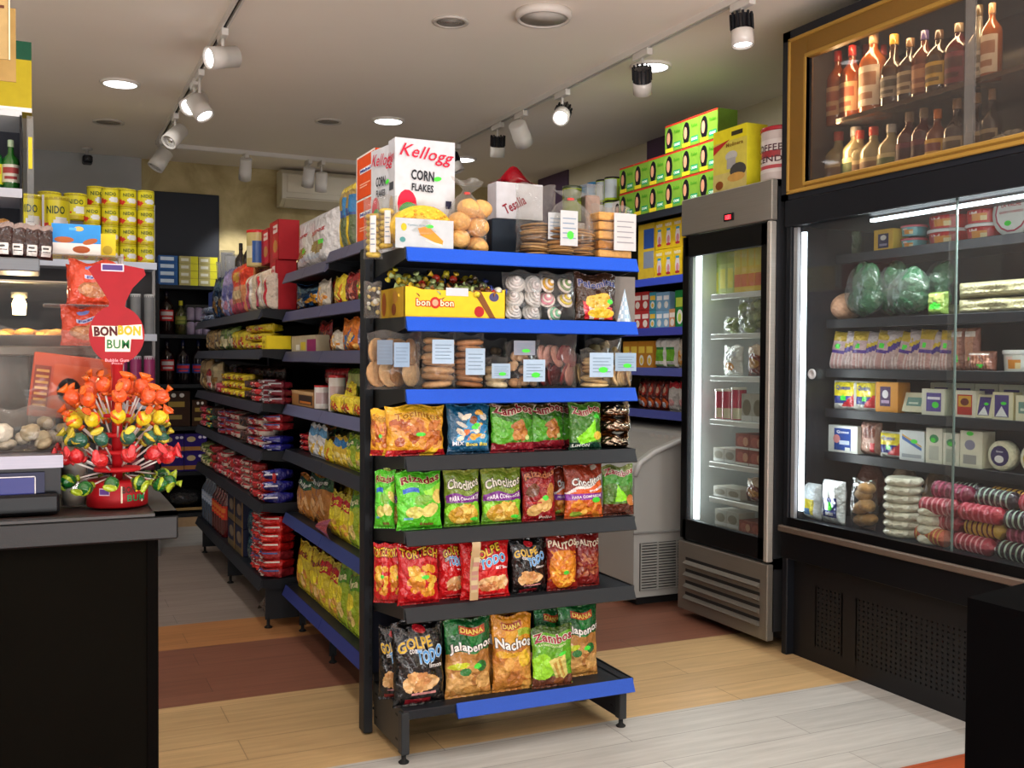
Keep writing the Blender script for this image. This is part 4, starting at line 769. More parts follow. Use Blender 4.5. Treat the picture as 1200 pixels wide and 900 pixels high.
for a, b in gr:
    ny = int((b-a)/.0245); nz = 13; sy_ = (b-a)/ny; sz_ = (gz1-gz0)/nz
    for i in range(ny+1): m.box(kx, kx+.006, a+i*sy_-.0075, a+i*sy_+.0075, gz0, gz1, '1a1a1c', 'metal_paint')
    for j in range(nz+1): m.box(kx+.0005, kx+.0055, a, b, gz0+j*sz_-.0065, gz0+j*sz_+.0065, '1a1a1c', 'metal_paint')
m.build('vent_plinth', t)
BZ = [(1.765, 3.25), (1.478, 3.2), (1.262, 3.2), (1.085, 3.2), (.895, 3.2), (.6, 3.03)]
for i, (z, xf) in enumerate(BZ):
    m = MB(); m.box(xf-.01, bb, by0+.05, by1-.05, z-.02, z, '1b1e28', 'metal_paint', .002); s = m.build('shelf', t)
    if i < 5: m = MB(); m.box(xf-.022, xf-.012, by0+.05, by1-.05, z-.035, z+.004, '15171d', 'metal_paint', .002); m.build('price_rail', s)
m = MB(); m.box(BX+.04, BX+.055, by1-.075, by1-.055, .64, 1.86, 'ffffff', 'lamp_strip'); m.build('led_strip', t)
m = MB(); m.box(BX+.07, BX+.09, by0+.1, 3.17, 1.862, 1.875, 'ffffff', 'lamp_strip'); m.build('led_strip', t)
area('display_lamp', (BX+.09, 2.6, 1.855), .03, 17, (.95, .98, 1), (0, mt.radians(20), 0), 1.3); area('display_side_lamp', (BX+.05, by1-.085, 1.2), .02, 4, (.95, .98, 1), (mt.radians(100), 0, mt.radians(200)), 1.1)
for n_, (a, b, dx) in enumerate(((2.70, 3.53, .028), (1.8, 2.72, .012))):
    m = MB(); m.box(BX+dx, BX+dx+.005, a, b, .6, 1.885, 'ffffff', 'glass'); g = m.build('sliding_glass', t)
    m = MB(); m.box(BX+dx-.001, BX+dx+.006, a-.002, a+.004, .6, 1.885, '7a8c88', 'shiny'); m.build('glass_edge', g)
m = MB(); m.box(BX+.012, BX+.028, by1-.062, by1-.038, .6, 1.88, 'a8acb0', 'steel'); m.build('side_profile', t)
m = MB(); m.lathe([(.022, 0), (.022, -.006), (.012, -.007), (.012, -.003)], 'c8ccd0', 'shiny', 20, axis='x'); m.build('finger_pull', t, (BX+.01, 3.43, 1.243))

t = thing('liquor_cabinet', 'black wall cabinet with gold frame holding liquor bottles', 'display cabinet', (0, 0, 0))
lz0, lz1 = 2.003, 2.74; ly1 = 3.635; ly0 = 1.75
m = MB()
m.box(BX, BX+.05, ly0, ly1, lz0, 2.03, '1d2129', 'metal_paint'); m.box(BX, BX+.05, ly0, ly1, 2.697, lz1, '1a1d24', 'metal_paint'); m.box(BX, BX+.05, 3.588, ly1, lz0, lz1, '1a1d24', 'metal_paint')
m.box(BX+.05, 3.6, ly0, ly1, lz0, 2.02, '1a1310', 'matte'); m.box(BX+.05, 3.6, ly0, ly1, 2.7, lz1, '1a1310', 'matte'); m.box(BX+.05, 3.6, 3.56, ly1, lz0, lz1, '2a1c14', 'matte'); m.box(3.58, 3.6, ly0, 3.6, lz0, lz1, '1c1411', 'shiny'); m.box(BX, 3.6, ly0-.03, ly0, lz0, lz1, '1a1d24', 'metal_paint')
m.build('cabinet', t)
m = MB(); G1, G2 = 'a07c34', '7c5a20'
oy, iy, oz0, oz1, iz0, iz1 = 3.588, 3.475, 2.03, 2.697, 2.062, 2.60
for (a, b, c, d) in ((ly0, oy, oz0, iz0), (ly0, oy, iz1, oz1), (iy, oy, oz0, oz1)):
    m.box(BX-.004-(.002 if a == iy else 0), BX+.03, a, b, c, d, G2, 'metal_paint')
m.box(BX-.012, BX+.0, ly0, oy+.003, oz0-.004, oz0+.012, G1, 'metal_paint', .003); m.box(BX-.012, BX, ly0, oy+.003, oz1-.012, oz1+.004, G1, 'metal_paint', .003); m.box(BX-.012, BX, oy-.012, oy+.003, oz0, oz1, G1, 'metal_paint', .003)
m.box(BX-.008, BX+.03, ly0, iy+.015, iz0-.012, iz0+.004, G1, 'metal_paint', .003); m.box(BX-.008, BX+.03, ly0, iy+.015, iz1-.004, iz1+.014, G1, 'metal_paint', .003); m.box(BX-.008, BX+.03, iy, iy+.018, iz0, iz1, G1, 'metal_paint', .003)
m.build('gold_frame', t)
m = MB(); m.box(BX+.012, BX+.016, 2.62, 3.478, iz0, iz1, 'ffffff', 'glass_dark'); g = m.build('sliding_glass', t); m = MB(); m.box(BX+.026, BX+.03, ly0, 2.68, iz0, iz1, 'ffffff', 'glass_dark'); g2 = m.build('sliding_glass', t)
m = MB(); m.box(BX+.01, BX+.02, 2.62, 2.66, iz0, iz1, '8c949c', 'clear_plastic'); m.build('glass_edge_profile', g)
m = MB(); m.box(3.12, 3.56, ly0, 3.45, 2.325, 2.335, '8a8478', 'glass_dark'); m.box(3.12, 3.13, ly0, 3.45, 2.32, 2.338, '5a4a38', 'shiny'); m.build('glass_shelf', t)
t2 = thing('control_panel', None, None)
bpy.data.objects.remove(t2)
m = MB(); m.box(BX-.004, BX, 3.44, 3.53, 1.955, 1.985, '0a0a0c', 'black_gloss'); cp = m.build('control_panel', t)
m = MB(); m.box(BX-.007, BX-.004, 3.505, 3.52, 1.963, 1.975, 'ff2040', 'led_red'); m.build('power_light', cp); m = MB(); m.box(BX-.007, BX-.004, 3.447, 3.465, 1.96, 1.983, 'e07040', 'led_orange'); m.build('orange_switch', cp); m = MB(); m.box(BX-.007, BX-.004, 3.47, 3.488, 1.96, 1.983, 'c8c8c0', 'shiny'); m.build('white_switch', cp)
area('cabinet_lamp', (3.16, 3.0, 2.69), .05, 6, (1, .72, .42), (0, mt.radians(15), 0), .9); area('cabinet_side_lamp', (3.12, 3.44, 2.35), .05, 3, (1, .72, .42), (mt.radians(90), 0, mt.radians(190)), .4)

# black plinth close to the camera at the lower right
t = thing('black_cabinet', 'black cabinet corner close to camera at lower right', 'cabinet', (0, 0, 0))
m = MB(); m.prism([(1.43, .9), (2.2, .97), (2.2, 0), (1.43, 0)], 1.02, 1.244, '050506', 'dull_black', 'y'); m.build('body', t)
m = MB(); m.lathe([(.012, 0), (.014, -.01), (.004, -.012)], 'c8a050', 'shiny', 14, axis='y'); m.build('golden_highlight', t, (1.50, 1.02, .74))  # golden highlight on the black panel, put in as a small gold disc

# ------------------------------------------------------------------ counter
t = thing('counter', 'black shop counter with grey top and raised rim', 'counter', (0, 0, 0))
cx1, cy0, cy1, CZ = .285, 2.40, 3.05, .95
m = MB(); m.box(-1.2, cx1-.045, cy0+.035, cy1-.03, 0, CZ-.06, '0c0b08', 'dull_black', .003); m.build('front_panel', t)
m = MB(); m.box(cx1-.065, cx1-.04, cy0+.03, cy1-.03, 0, CZ-.06, '090807', 'dull_black', .002); m.build('corner_post', t)
m = MB(); m.box(-1.2, cx1, cy0, cy1, CZ-.06, CZ-.006, '1b1b1b', 'metal_paint', .004); m.box(-1.2, cx1, cy0, cy0+.035, CZ-.006, CZ, '3a3a3a', 'metal_paint'); m.box(cx1-.05, cx1, cy0, cy1, CZ-.006, CZ, '444446', 'metal_paint'); m.box(-1.2, cx1-.05, cy0+.035, cy1, CZ-.0065, CZ-.004, '40302c', 'metal_paint'); m.build('countertop', t)
# ------------------------------------------------------------------ end display: crisp bags
EP = 3.095
P4, P5, P6, P7 = 'end rack shelf four', 'end rack shelf five', 'end rack shelf six', 'end rack bottom shelf'
L = -.06
row(P4, 'Y', EP, .983, [('tocino', 436, 462, 480, {'gap': .06, 'rz': -.5, 'd': .05, 'tilt': L}), ('tocino', 453, 527, 474, {'d': .06, 'tilt': L, 'gap': .02, 'seed': 1}),
    ('blue_mix', 526, 580, 472, {'d': .06, 'tilt': L, 'gap': .01}), ('zambo_wide', 577, 632, 473, {'d': .055, 'tilt': L}), ('zambo_wide', 620, 668, 473, {'d': .055, 'gap': .07, 'tilt': L, 'seed': 1}),
    ('zambo_wide', 655, 690, 473, {'d': .05, 'gap': .12, 'tilt': L, 'seed': 2}), ('zambo_lime', 670, 711, 471, {'d': .055, 'tilt': L, 'gap': .01})])
row(P4, 'Y', EP, .983, [('silver_strips', 708, 748, 470, {'d': .12, 'n': 3, 'fw': .95})], jig=.006)
row(P5, 'Y', EP, .744, [('rizadas', 441, 466, 549, {'gap': .07, 'rz': -.5, 'd': .05, 'tilt': L}), ('choclitos', 452, 490, 548, {'gap': .09, 'rz': -.2, 'd': .05, 'tilt': L, 'seed': 2}), ('rizadas', 467, 524, 547, {'d': .065, 'tilt': L-.04, 'gap': .0}),
    ('choclitos', 523, 568, 545, {'d': .06, 'tilt': L}), ('choclitos', 567, 617, 544, {'d': .06, 'tilt': L, 'seed': 1}), ('rizadas_red', 615, 657, 542, {'d': .055, 'tilt': L}), ('choclitos_red', 652, 670, 548, {'gap': .1, 'd': .05, 'seed': 2}),
    ('choclitos_red', 665, 713, 542, {'d': .06, 'tilt': L}), ('zambo_small', 710, 749, 547, {'d': .055, 'tilt': L, 'gap': .02})])
row(P6, 'Y', EP, .499, [('tortech', 440, 462, 637, {'gap': .08, 'rz': -.6, 'd': .05}), ('tortech', 455, 480, 636, {'gap': .06, 'rz': -.35, 'd': .05, 'seed': 1}), ('tortech', 468, 520, 635, {'d': .06, 'tilt': L, 'gap': .01}), ('golpe_red', 515, 548, 634, {'gap': .05, 'd': .05, 'tilt': L, 'seed': 1}),
    ('golpe_red', 542, 604, 630, {'d': .065, 'tilt': L-.02, 'gap': .0}), ('golpe_black', 602, 646, 631, {'d': .055, 'tilt': L, 'roll': -.03, 'seed': 1}), ('palitos_dark', 634, 662, 629, {'gap': .12, 'd': .05}),
    ('palitos', 644, 682, 629, {'d': .05, 'tilt': L, 'gap': .01}), ('palitos_dark', 677, 708, 627, {'gap': .03, 'd': .05, 'tilt': L, 'seed': 1})])
row(P7, 'Y', EP, .17, [('golpe_black', 446, 480, 735, {'gap': .1, 'rz': -.3, 'd': .05}), ('black_small', 446, 474, 738, {'gap': .17, 'rz': -.2, 'd': .05}), ('golpe_black', 463, 528, 731, {'d': .07, 'tilt': L-.03, 'gap': -.0, 'seed': 2}),
    ('jalapeno', 524, 582, 728, {'d': .065, 'tilt': L}), ('jalapeno', 524, 580, 720, {'d': .055, 'gap': .1, 'seed': 1}), ('nachos', 580, 630, 724, {'d': .06, 'tilt': L}), ('nachos', 572, 622, 716, {'gap': .1, 'd': .05, 'seed': 1}),
    ('jalapeno', 628, 664, 714, {'gap': .12, 'd': .05, 'seed': 2}), ('zambo_big', 626, 677, 737, {'d': .05, 'tilt': L, 'gap': .0}), ('jalapeno', 659, 707, 711, {'d': .06, 'tilt': L, 'gap': .06}), ('jalapeno', 662, 704, 707, {'d': .05, 'gap': .14, 'seed': 1})])
m = MB(); m.surf(lambda u, v, o=0: ((u-.5)*.03+.01*v*v, -.003*mt.sin(v*9)-.002-(.0 if v < .97 else -.01), .2*v), 2, 10, 'b8a078', 'shiny'); m.surf(lambda u, v, o=0: ((u-.5)*.022+.01*v*v, -.003*mt.sin(v*9)-.0035, .02+.12*v), 1, 8, lambda u, v: 'b88a80' if int(v*9) % 2 else 'c8b890', 'shiny')
x, z = on_y(556, 712, 3.06); tag(m.build('plastic_strip', None, (x, 3.068, .512), 0), 'tan plastic hanging strip before the bright red bag', 'strip')

# ------------------------------------------------------------------ clear bags with food inside
def film_bag(desc, cat, x, y, z, w, h, d, fill, rz=0, tilt=0, tie=None, label=None, name='clear_bag', full=.85, key=0, place='', flare=1.0):
    t = thing(name, None, None, (x, y, z)); t.rotation_euler = (Matrix.Rotation(rz, 3, 'Z')@Euler((tilt, 0, 0)).to_matrix()).to_euler()
    sd = int(abs(x*997+y*131+z*57)*10) % 89
    m = MB(); S0 = bag_S(w, h, d, sd)
    def shape(S, sgn):
        def F(u, v, off=0):
            p = S(u, v, off)
            if tie and v > tie:   # gathered neck
                k = (v-tie)/(1-tie); f = (1-k*.0) * (abs(k-.35)*1.3+.12 if k < .9 else .8); f = min(1, f)
                return (p[0]*f, p[1]*f*.6, p[2])
            if tie and v > tie-.3:
                k = (v-(tie-.3))/.3; f = 1-k*k*.45
                return (p[0]*f, p[1]*f, p[2])
            return p
        return F
    m.surf(shape(S0, -1), 14, 18, 'ffffff', 'film'); m.surf(shape(bag_S(w, h, d, sd, 1), 1), 14, 18, 'ffffff', 'film', flip=True); m.build('film', t)
    r = random.Random(sd)
    if fill[0] == 'buns':
        for i, (bx, bz) in enumerate(fill[1]):
            m = MB(); m.blob((0, 0, 0), (w*fill[2], d*.36, h*fill[3]), fill[4], 'food', 16, 10, .03, seed=i); m.build('bun', t, (bx*w, r.uniform(-.1, .1)*d, bz*h)).rotation_euler = (0, r.uniform(-.35, .35), 0)
    elif fill[0] == 'discs':   # piles of flat round biscuits: (columns, per column, colours)
        _, nc, nn, cols, rad, top = fill
        for c in range(nc):
            for k in range(nn):
                m = MB(); zz = h*.03+h*(top-.03)*k/nn; th = h*(top-.03)/nn
                rr = rad*w*r.uniform(.9, 1.05); m.lathe([(rr*.8, 0), (rr, th*.3), (rr, th*.6), (rr*.8, th*.95), (0, th)], r.choice(cols), 'food', 14, sy=min(1, d*.42/rr)); o = m.build('biscuit', t, (((c+.5)/nc-.5)*w*.84+r.uniform(-.02, .02)*w, r.uniform(-.004, .004), zz)); o.rotation_euler = (r.uniform(-.08, .08), r.uniform(-.14, .14), 0)
    elif fill[0] == 'upright':  # biscuits standing on edge
        _, nc, nr, cols, rad = fill
        for j in range(nr):
            for k in range(nc):
                m = MB(); rr = rad*h; m.lathe([(rr*.85, -.004), (rr, -.002), (rr, .002), (rr*.85, .004)], r.choice(cols), 'food', 14, axis='y'); o = m.build('biscuit', t, (((k+.5)/nc-.5)*w*.8, r.uniform(-.1, .1)*d, rr+h*.04+j*rr*1.55)); o.rotation_euler = (r.uniform(-.3, .3), 0, r.uniform(.5, 1.2)*(1 if k % 2 else .6))
    elif fill[0] == 'swirls':
        for (bx, bz, c) in fill[1]:
            m = MB(); rr = w*fill[2]
            for k in range(5): m.blob((0, 0, 0), (.1, .1, .1), c, 'food', 4, 3) if 0 else m.lathe([(rr*(1-k*.19), k*rr*.24), (rr*(1.04-k*.19), k*rr*.24+rr*.1), (rr*(.9-k*.19), k*rr*.24+rr*.24)], c if k % 2 else fill[3], 'food', 14)
            o = m.build('meringue', t, (bx*w, -d*.05, bz*h)); o.rotation_euler = (r.uniform(.9, 1.5), 0, r.uniform(-.5, .5))
    elif fill[0] == 'slab':
        m = MB()
        for k in range(fill[1]): m.box(-w*.42, w*.42, -d*.36, d*.36, h*.02+h*fill[3]*k/fill[1], h*.02+h*fill[3]*(k+.86)/fill[1], r.choice(fill[2]), 'food', .004)
        m.build('bread_slices', t)
    elif fill[0] == 'lumps':
        m = MB()
        for k in range(fill[1]): m.blob((r.uniform(-.34, .34)*w, r.uniform(-.2, .2)*d, r.uniform(.1, full)*h), (w*fill[3]*r.uniform(.7, 1.2),)*2+(w*fill[3]*r.uniform(.5, 1),), r.choice(fill[2]), 'food', 8, 6, .06, (r.uniform(0, 3), r.uniform(0, 3), 0), k)
        m.build('contents', t)
    if label:
        for (lx, lz, lw, lh, c, g) in label:
            m = MB(); S = lambda u, v, off=0: (lx*w+(u-.5)*lw*w, -d*.5-.002-off-.003*mt.sin(u*3), lz*h+(v-.5)*lh*h)
            m.surf(S, 4, 2, c, 'paper'); m.surf(lambda u, v, off=0: (lambda p: (p[0], p[1]+.0012, p[2]))(S(u, v)), 4, 2, 'c8ccd0', 'paper', flip=True)
            for k in range(5): m.decal(S, ('r', .12, .2+k*.14, .88-.1*(k % 2), .23+k*.14, '7088a0' if c != 'bcbcbc' else '8a8a90'), .0006, 'paper')
            if g: m.decal(S, ('e', .55, .3, .2, .12, GRN), .001, 'paper')
            m.build('paper_label', t)
    if tie: m = MB(); m.lathe([(w*.075, -.004), (w*.08, 0), (w*.075, .004)], 'c83028', 'shiny', 10, sy=.6); m.build('twist_tie', t, (0, 0, h*(tie+(1-tie)*.3)))
    pend(t, desc, cat, place, key); return t
def fb(desc, cat, p0, p1, yt, z, fill, place, gap=.02, d=.07, **k):
    pl = EP+gap; A = on_y(p0, yt, pl); Bq = on_y(p1, yt, pl); w_ = (Bq[0]-A[0])*.96; h = (A[1]+Bq[1])/2-z
    up = [q for q in SHELVES['end'] if q > z+.05]
    if up: h = min(h, min(up)-.045-z)
    return film_bag(desc, cat, (A[0]+Bq[0])/2, pl+d/2, z+.002, w_, h, d, fill, key=(p0+p1)/2, place=place, **k)
LB = 'a8c4dc'
P1, P2, P3 = 'end rack top', 'end rack second shelf', 'end rack third shelf'
Z1, Z2, Z3 = ENDZ[:3]
fb('clear bag of golden bread buns', 'bag of buns', 530, 581, 207, Z1, ('buns', [(-.22, .18), (.24, .1), (-.2, .42), (.24, .36), (.02, .6), (.3, .6)], .27, .13, 'd8a560'), P1, d=.12, tie=.72)
fb('clear bag of stacked brown wafers', 'bag of wafers', 612, 662, 214, Z1, ('discs', 1, 12, ['9a7444', '7e5a30', 'b08a58'], .36, .46), P1, gap=.05, d=.12, label=[(.28, .42, .34, .36, 'b4b8ba', 0)])
fb('clear bag of brown wafers with long receipt', 'bag of wafers', 650, 708, 220, Z1, ('discs', 2, 10, ['8a6238', '6e4c28', 'a57c4a'], .27, .42), P1, gap=.0, d=.13, tie=.8, label=[(-.22, .4, .36, .5, 'b8bcbe', 1)])
fb('clear bag of rusk slices, white label', 'bag of rusks', 700, 748, 240, Z1, ('slab', 5, ['b8803c', 'a06a2c', 'c8934c'], .86), P1, gap=.005, d=.1, label=[(.18, .5, .56, .68, 'bcbcbc', 0)])
# corn cakes: clear pack with white card front
x0_, zt_ = on_y(464, 226, EP); x1_, _z = on_y(532, 230, EP); w_ = x1_-x0_
t = thing('corn_cake_pack', None, None, ((x0_+x1_)/2, EP+.055, Z1+.001)); pend(t, 'yellow corn cake pack with white card front', 'cracker pack', P1, 498)
m = MB(); m.lathe([(w_*.49, -.045), (w_*.5, -.035), (w_*.5, .035), (w_*.49, .045)], 'e0b830', 'food', 28, axis='y'); r = random.Random(3)
for k in range(70):
    a, q = r.uniform(0, 6.3), r.uniform(0, .47)**1; m.blob((mt.cos(a)*q*w_, -.046, mt.sin(a)*q*w_), (.006, .003, .006), r.choice(['f0cc40', 'e8c038', 'c89020']), 'food', 6, 4)
m.build('corn_cakes', t, (0, 0, w_*.36)).scale = (1, 1, .72)
m = MB(); S = plane_S(w_, .095, -.052); m.box(-w_/2, w_/2, -.052, -.049, 0, .095, 'b8c0c4', 'card'); m.decal(S, ('p', [(.38, .68), (.55, .78), (.82, .3), (.8, .12), (.6, .3), (.42, .45)], 'd89028'), .0008); m.decal(S, ('p', [(.5, .3), (.8, .18), (.8, .1), (.62, .2)], 'f4ead0'), .001); m.decal(S, ('e', .14, .7, .05, .13, 'c0b020'), .0008); m.decal(S, ('e', .58, .76, .07, .06, GRN), .0014); m.decal(S, ('e', .12, .28, .05, .09, '4a8a8a'), .0008); m.text(S, 'Tortitas de maiz', .38, .78, .36, .07, '8aa0a8', None, 0, 1, .001); m.build('card_front', t)
m = MB(); m.surf(bag_S(w_*1.02, .145, .11, 5), 10, 10, 'ffffff', 'film'); m.build('film', t)
for i, (p0, p1, rz) in enumerate(((428, 452, -.55), (444, 468, -.45))):
    fb('clear pack of flat yellow crackers leaning left', 'cracker pack', p0, p1, 232-i*4, Z1-.03 if i == 0 else Z1-.0, ('discs', 1, 7, ['c8b050', 'b89a40'], .4, .75), P1, gap=.09-.02*i, d=.05, rz=rz, label=[(.1, .4, .3, .6, 'd0d0cc', 0)])
# corn flakes boxes and orange boxes on the rack top
x0_, z0_ = on_y(463, 153, 3.215); x1_, _ = on_y(533, 170, 3.215)
put('cereal', P1, (x0_+x1_)/2, 3.25, Z1+.002, 0, round(x1_-x0_, 3), .372, .07, order=500)
put('cereal', P1, 1.085, 3.33, Z1+.002, -PI/2+.12, .2, .36, .055, order=470)
put('cereal', P1, 1.155, 3.35, Z1+.002, -PI/2+.08, .16, .35, .06, order=480)
for i in range(2):
    for k in range(2):
        put('orange_cracker', 'near bay top end', 1.11+.075*i, 3.59+.01*i, 1.724+.158*k, -PI/2, .23, .155, .07, order=431-i*9, tier=k)
# dark carton with white top and red bag behind
x0_, _ = on_y(574, 262, 3.36); x1_, _ = on_y(622, 262, 3.36)
m = MB(); m.box(x0_, x1_+.05, 3.34, 3.42, Z1+.001, Z1+.15, '222c38', 'card', .003); tag(m.build('dark_box'), 'dark blue box between bun bag and wafer bag', 'box')
t = thing('white_carton', 'white carton holding a crumpled red bag on top of dark box', 'carton', ((x0_+x1_)/2+.02, 3.38, Z1+.152)); m = MB(); m.box(-.085, .1, -.04, .04, 0, .13, 'c4c4ca', 'card', .002); S = plane_S(.185, .13, -.04, -.085); m.text(S, 'Tesalia', .38, .4, .5, .28, '8a2030', None, .5, .7, .001); m.build('box_body', t)
m = MB(); m.surf(lambda u, v, o=0: ((u-.5)*.19+.01, .02+.03*mt.sin(v*3)-.03*v, .13+.05*mt.sin(PI*u)*(.6+.4*mt.sin(v*5+u*7))*(.3+v)), 14, 8, '9a1420', 'shiny'); tag(m.build('red_bag', None, ((x0_+x1_)/2+.02, 3.38, Z1+.155)), 'crumpled dark red plastic bag lying on the white carton', 'bag')
def tinlike(name, label, cat, x, y, z, r, h, body, lid, shapes=(), texts=(), lidr=1.02, mat='shiny', n=20, place=None, key=0, tier=0, two=True, rz=0):
    t = thing(name, label, cat, (x, y, z), rz)
    def S(u, v, off=0):
        a = -PI/2+(u-.5)*PI; return (mt.cos(a)*(r+off), mt.sin(a)*(r+off), h*(.03+.94*v))
    ck = ('tin', name, r, h, body, lid, len(shapes), len(texts), body)
    if ck not in MC:
        m = MB(); m.lathe([(r*.97, 0), (r, h*.02), (r, h*.98), (r*.97, h)], body, mat, n); cf = pick(body, shapes, h/(r*PI)); m.surf(S, 18, 14, cf, mat, off=.0004)
        for tt in texts: m.text(S, tt[0], tt[1], tt[2], tt[3], tt[4], tt[5], tt[6], 0, h/(r*PI), .0012, mat)
        MC[ck] = (m.mesh('body'), None)
        m2 = MB(); m2.lathe([(r*lidr, h*.93), (r*lidr*1.01, h*.935), (r*lidr*1.01, h*1.0), (r*lidr*.96, h*1.01), (r*.9, h*1.005)], lid, 'shiny', n); MC[ck] = (MC[ck][0], m2.mesh('lid'))
    a = bpy.data.objects.new('body', MC[ck][0]); COL.objects.link(a); a.parent = t
    b = bpy.data.objects.new('lid', MC[ck][1]); COL.objects.link(b); b.parent = t
    if place: pend(t, label, cat, place, key, tier)
    return t
tinlike('green_tin', 'tall green tin with dark lid behind clear bags', 'tin', 1.80, 3.37, Z1+.16, .036, .13, '6a7a18', '26301c', [('r', 0, .6, 1, .9, '404c14')])
m = MB(); m.box(-.04, .04, -.03, .03, 0, .155, 'a89888', 'card', .003); tag(m.build('support_box', None, (1.80, 3.37, Z1+.001)), 'pale box under the tall green tin behind clear bags', 'box')
t = thing('clear_container', 'tall clear square plastic container right of green tin', 'container', (1.875, 3.37, Z1+.001)); m = MB(); m.box(-.037, .037, -.037, .037, 0, .30, 'ffffff', 'clear_plastic', .004); m.build('clear_wall', t); m = MB(); m.box(-.03, .03, -.03, .03, .004, .26, 'a07868', 'food', .006); m.build('contents', t)
# second shelf: bonbon box, meringues, popcorn
x0_, _ = on_y(475, 350, EP); x1_, _ = on_y(594, 350, EP); w_ = x1_-x0_
t = thing('bonbon_box', 'yellow open display box of wrapped bonbons on second shelf', 'candy box', (x0_, EP+.01, Z2+.001)); m = MB(); H1 = .1; YB_ = 'e8c018'
m.prism([(0, 0), (w_, 0), (w_, H1*.98), (w_-.012, H1*.98), (w_-.012, H1*.9), (.06, H1*.92), (.03, H1*1.0), (0, H1)], 0, .003, YB_); m.box(0, .003, 0, .26, 0, H1, 'b08c20'); m.box(w_-.003, w_, 0, .26, 0, H1, YB_); m.box(0, w_, .257, .26, 0, H1, YB_); m.box(0, w_, 0, .26, 0, .003, YB_)
S = lambda u, v, off=0: (w_*u, -off, H1*v)
m.text(S, 'bon', .18, .5, .13, .22, 'f0e8c0', 'b82818', 0, H1/w_, .0008, ol=.12); m.text(S, 'bon', .41, .5, .13, .22, 'f0e8c0', 'b82818', 0, H1/w_, .0008, ol=.12); m.decal(S, ('e', .295, .5, .05, .19, 'b82818'), .001); m.decal(S, ('e', .295, .5, .03, .11, 'e8a080'), .0013)
m.decal(S, ('r', .4, .74, .62, 1.0, 'c8ccd4'), .001); m.decal(S, ('p', [(.66, .95), (.74, .95), (.9, .02), (.84, .02)], '7a4a20'), .001); m.decal(S, ('e', .73, .25, .05, .18, 'b02020'), .0014); m.decal(S, ('e', .88, .74, .05, .15, '4a4870'), .001)
S3 = lambda u, v, off=0: (-off, .26-.26*u, H1*v)
m.decal(S3, ('e', .2, .5, .09, .4, '8a4a20'), .001); m.decal(S3, ('e', .65, .7, .1, .2, 'a87830'), .001); m.decal(S3, ('e', .6, .3, .09, .2, '7a4020'), .001); m.build('box_body', t)
def candy(x, y, z, c, cols, s=.015, rz=0):
    m = MB(); m.blob((0, 0, s), (s, s, s*.9), c, 'foil', 10, 7); 
    for sg in (-1, 1): m.lathe([(.003, 0), (s*.6, s*.9), (s*.75, s*1.1)], cols, 'foil', 8, sg*s*.8, 0, s, axis='x') if sg > 0 else m.lathe([(s*.75, -s*1.1), (s*.6, -s*.9), (.003, 0)], cols, 'foil', 8, sg*s*.8, 0, s, axis='x')
    return m.mesh('wrapped_candy')
CM = [candy(0, 0, 0, c, d) for c, d in (('c8b018', 'e8d830'), ('5a3018', '8a5a28'), ('7a8a50', 'a8b878'), ('b83020', 'e8c030'), ('2a2018', '4a3a28'), ('d8d8c8', '3a4a98'))]
DN = ['yellow', 'dark brown', 'pale green', 'red and yellow', 'black', 'white and blue']
r = random.Random(5); k = 0
for j in range(4):
    for i in range(15):
        c = r.randrange(6) if i > 5 else r.choice([1, 2, 2, 0, 3]); o = bpy.data.objects.new('wrapped_candy', CM[c]); COL.objects.link(o)
        zz = Z2+.075+.012*j+r.uniform(-.004, .012)+(.02 if j > 1 and i % 3 == 0 else 0); o.location = (x0_+.018+i*(w_-.036)/14+r.uniform(-.005, .005), EP+.035+j*.055, zz); o.rotation_euler = (r.uniform(-.6, .6), r.uniform(-.8, .8), r.uniform(0, 3.1))
        pend(o, DN[c]+' wrapped candy', 'candy', 'row %s inside bonbon box' % ['one', 'two', 'three', 'four'][j], i)
fb('clear bag of white meringues', 'bag of meringues', 592, 643, 318, Z2, ('swirls', [(-.25, .15, 'cfcdcb'), (.2, .13, 'c8c6c4'), (-.22, .45, 'd2cfcd'), (.22, .42, 'cac8c6'), (-.18, .74, 'cfcdcb'), (.24, .72, 'cac7c5')], .22, 'c0bebc'), P2, d=.075)
fb('clear bag of pastel coloured meringues', 'bag of meringues', 636, 682, 320, Z2, ('swirls', [(-.12, .14, '78b894'), (-.3, .44, 'd890a0'), (.18, .42, 'd8c020'), (-.3, .74, 'c89c38'), (.16, .74, '74905c')], .2, 'e0d8d0'), P2, d=.075)
des('palomitas', 'brown popcorn bag with striped tub picture', B, SB, base='3a2418', shapes=[('p', [(.2, .05), (.12, .42), (.85, .3), (.9, .05)], 'c8202c'), ('p', [(.3, .05), (.24, .4), (.36, .38), (.42, .05)], 'e8e0d8'), ('p', [(.55, .05), (.52, .36), (.64, .34), (.68, .05)], 'e8e0d8'), ('e', .5, .42, .32, .17, 'd8b038'), ('e', .58, .18, .34, .1, 'e0b818'), ('e', .8, .42, .08, .05, GRN)], texts=[('Palomitas', .5, .78, .9, .14, '2a3a78', 'a8a0a8', .03)])
row(P2, 'Y', EP, Z2, [('palomitas', 677, 729, 320, {'d': .06, 'gap': .01, 'tilt': -.05})])
m = MB(); m.box(0, .12, 0, .006, 0, .17, '7c7670', 'card'); x, _ = on_y(724, 330, 3.12); tag(m.build('grey_card', None, (x, 3.2, Z2+.001)), 'grey card divider behind popcorn bag on second shelf', 'card')
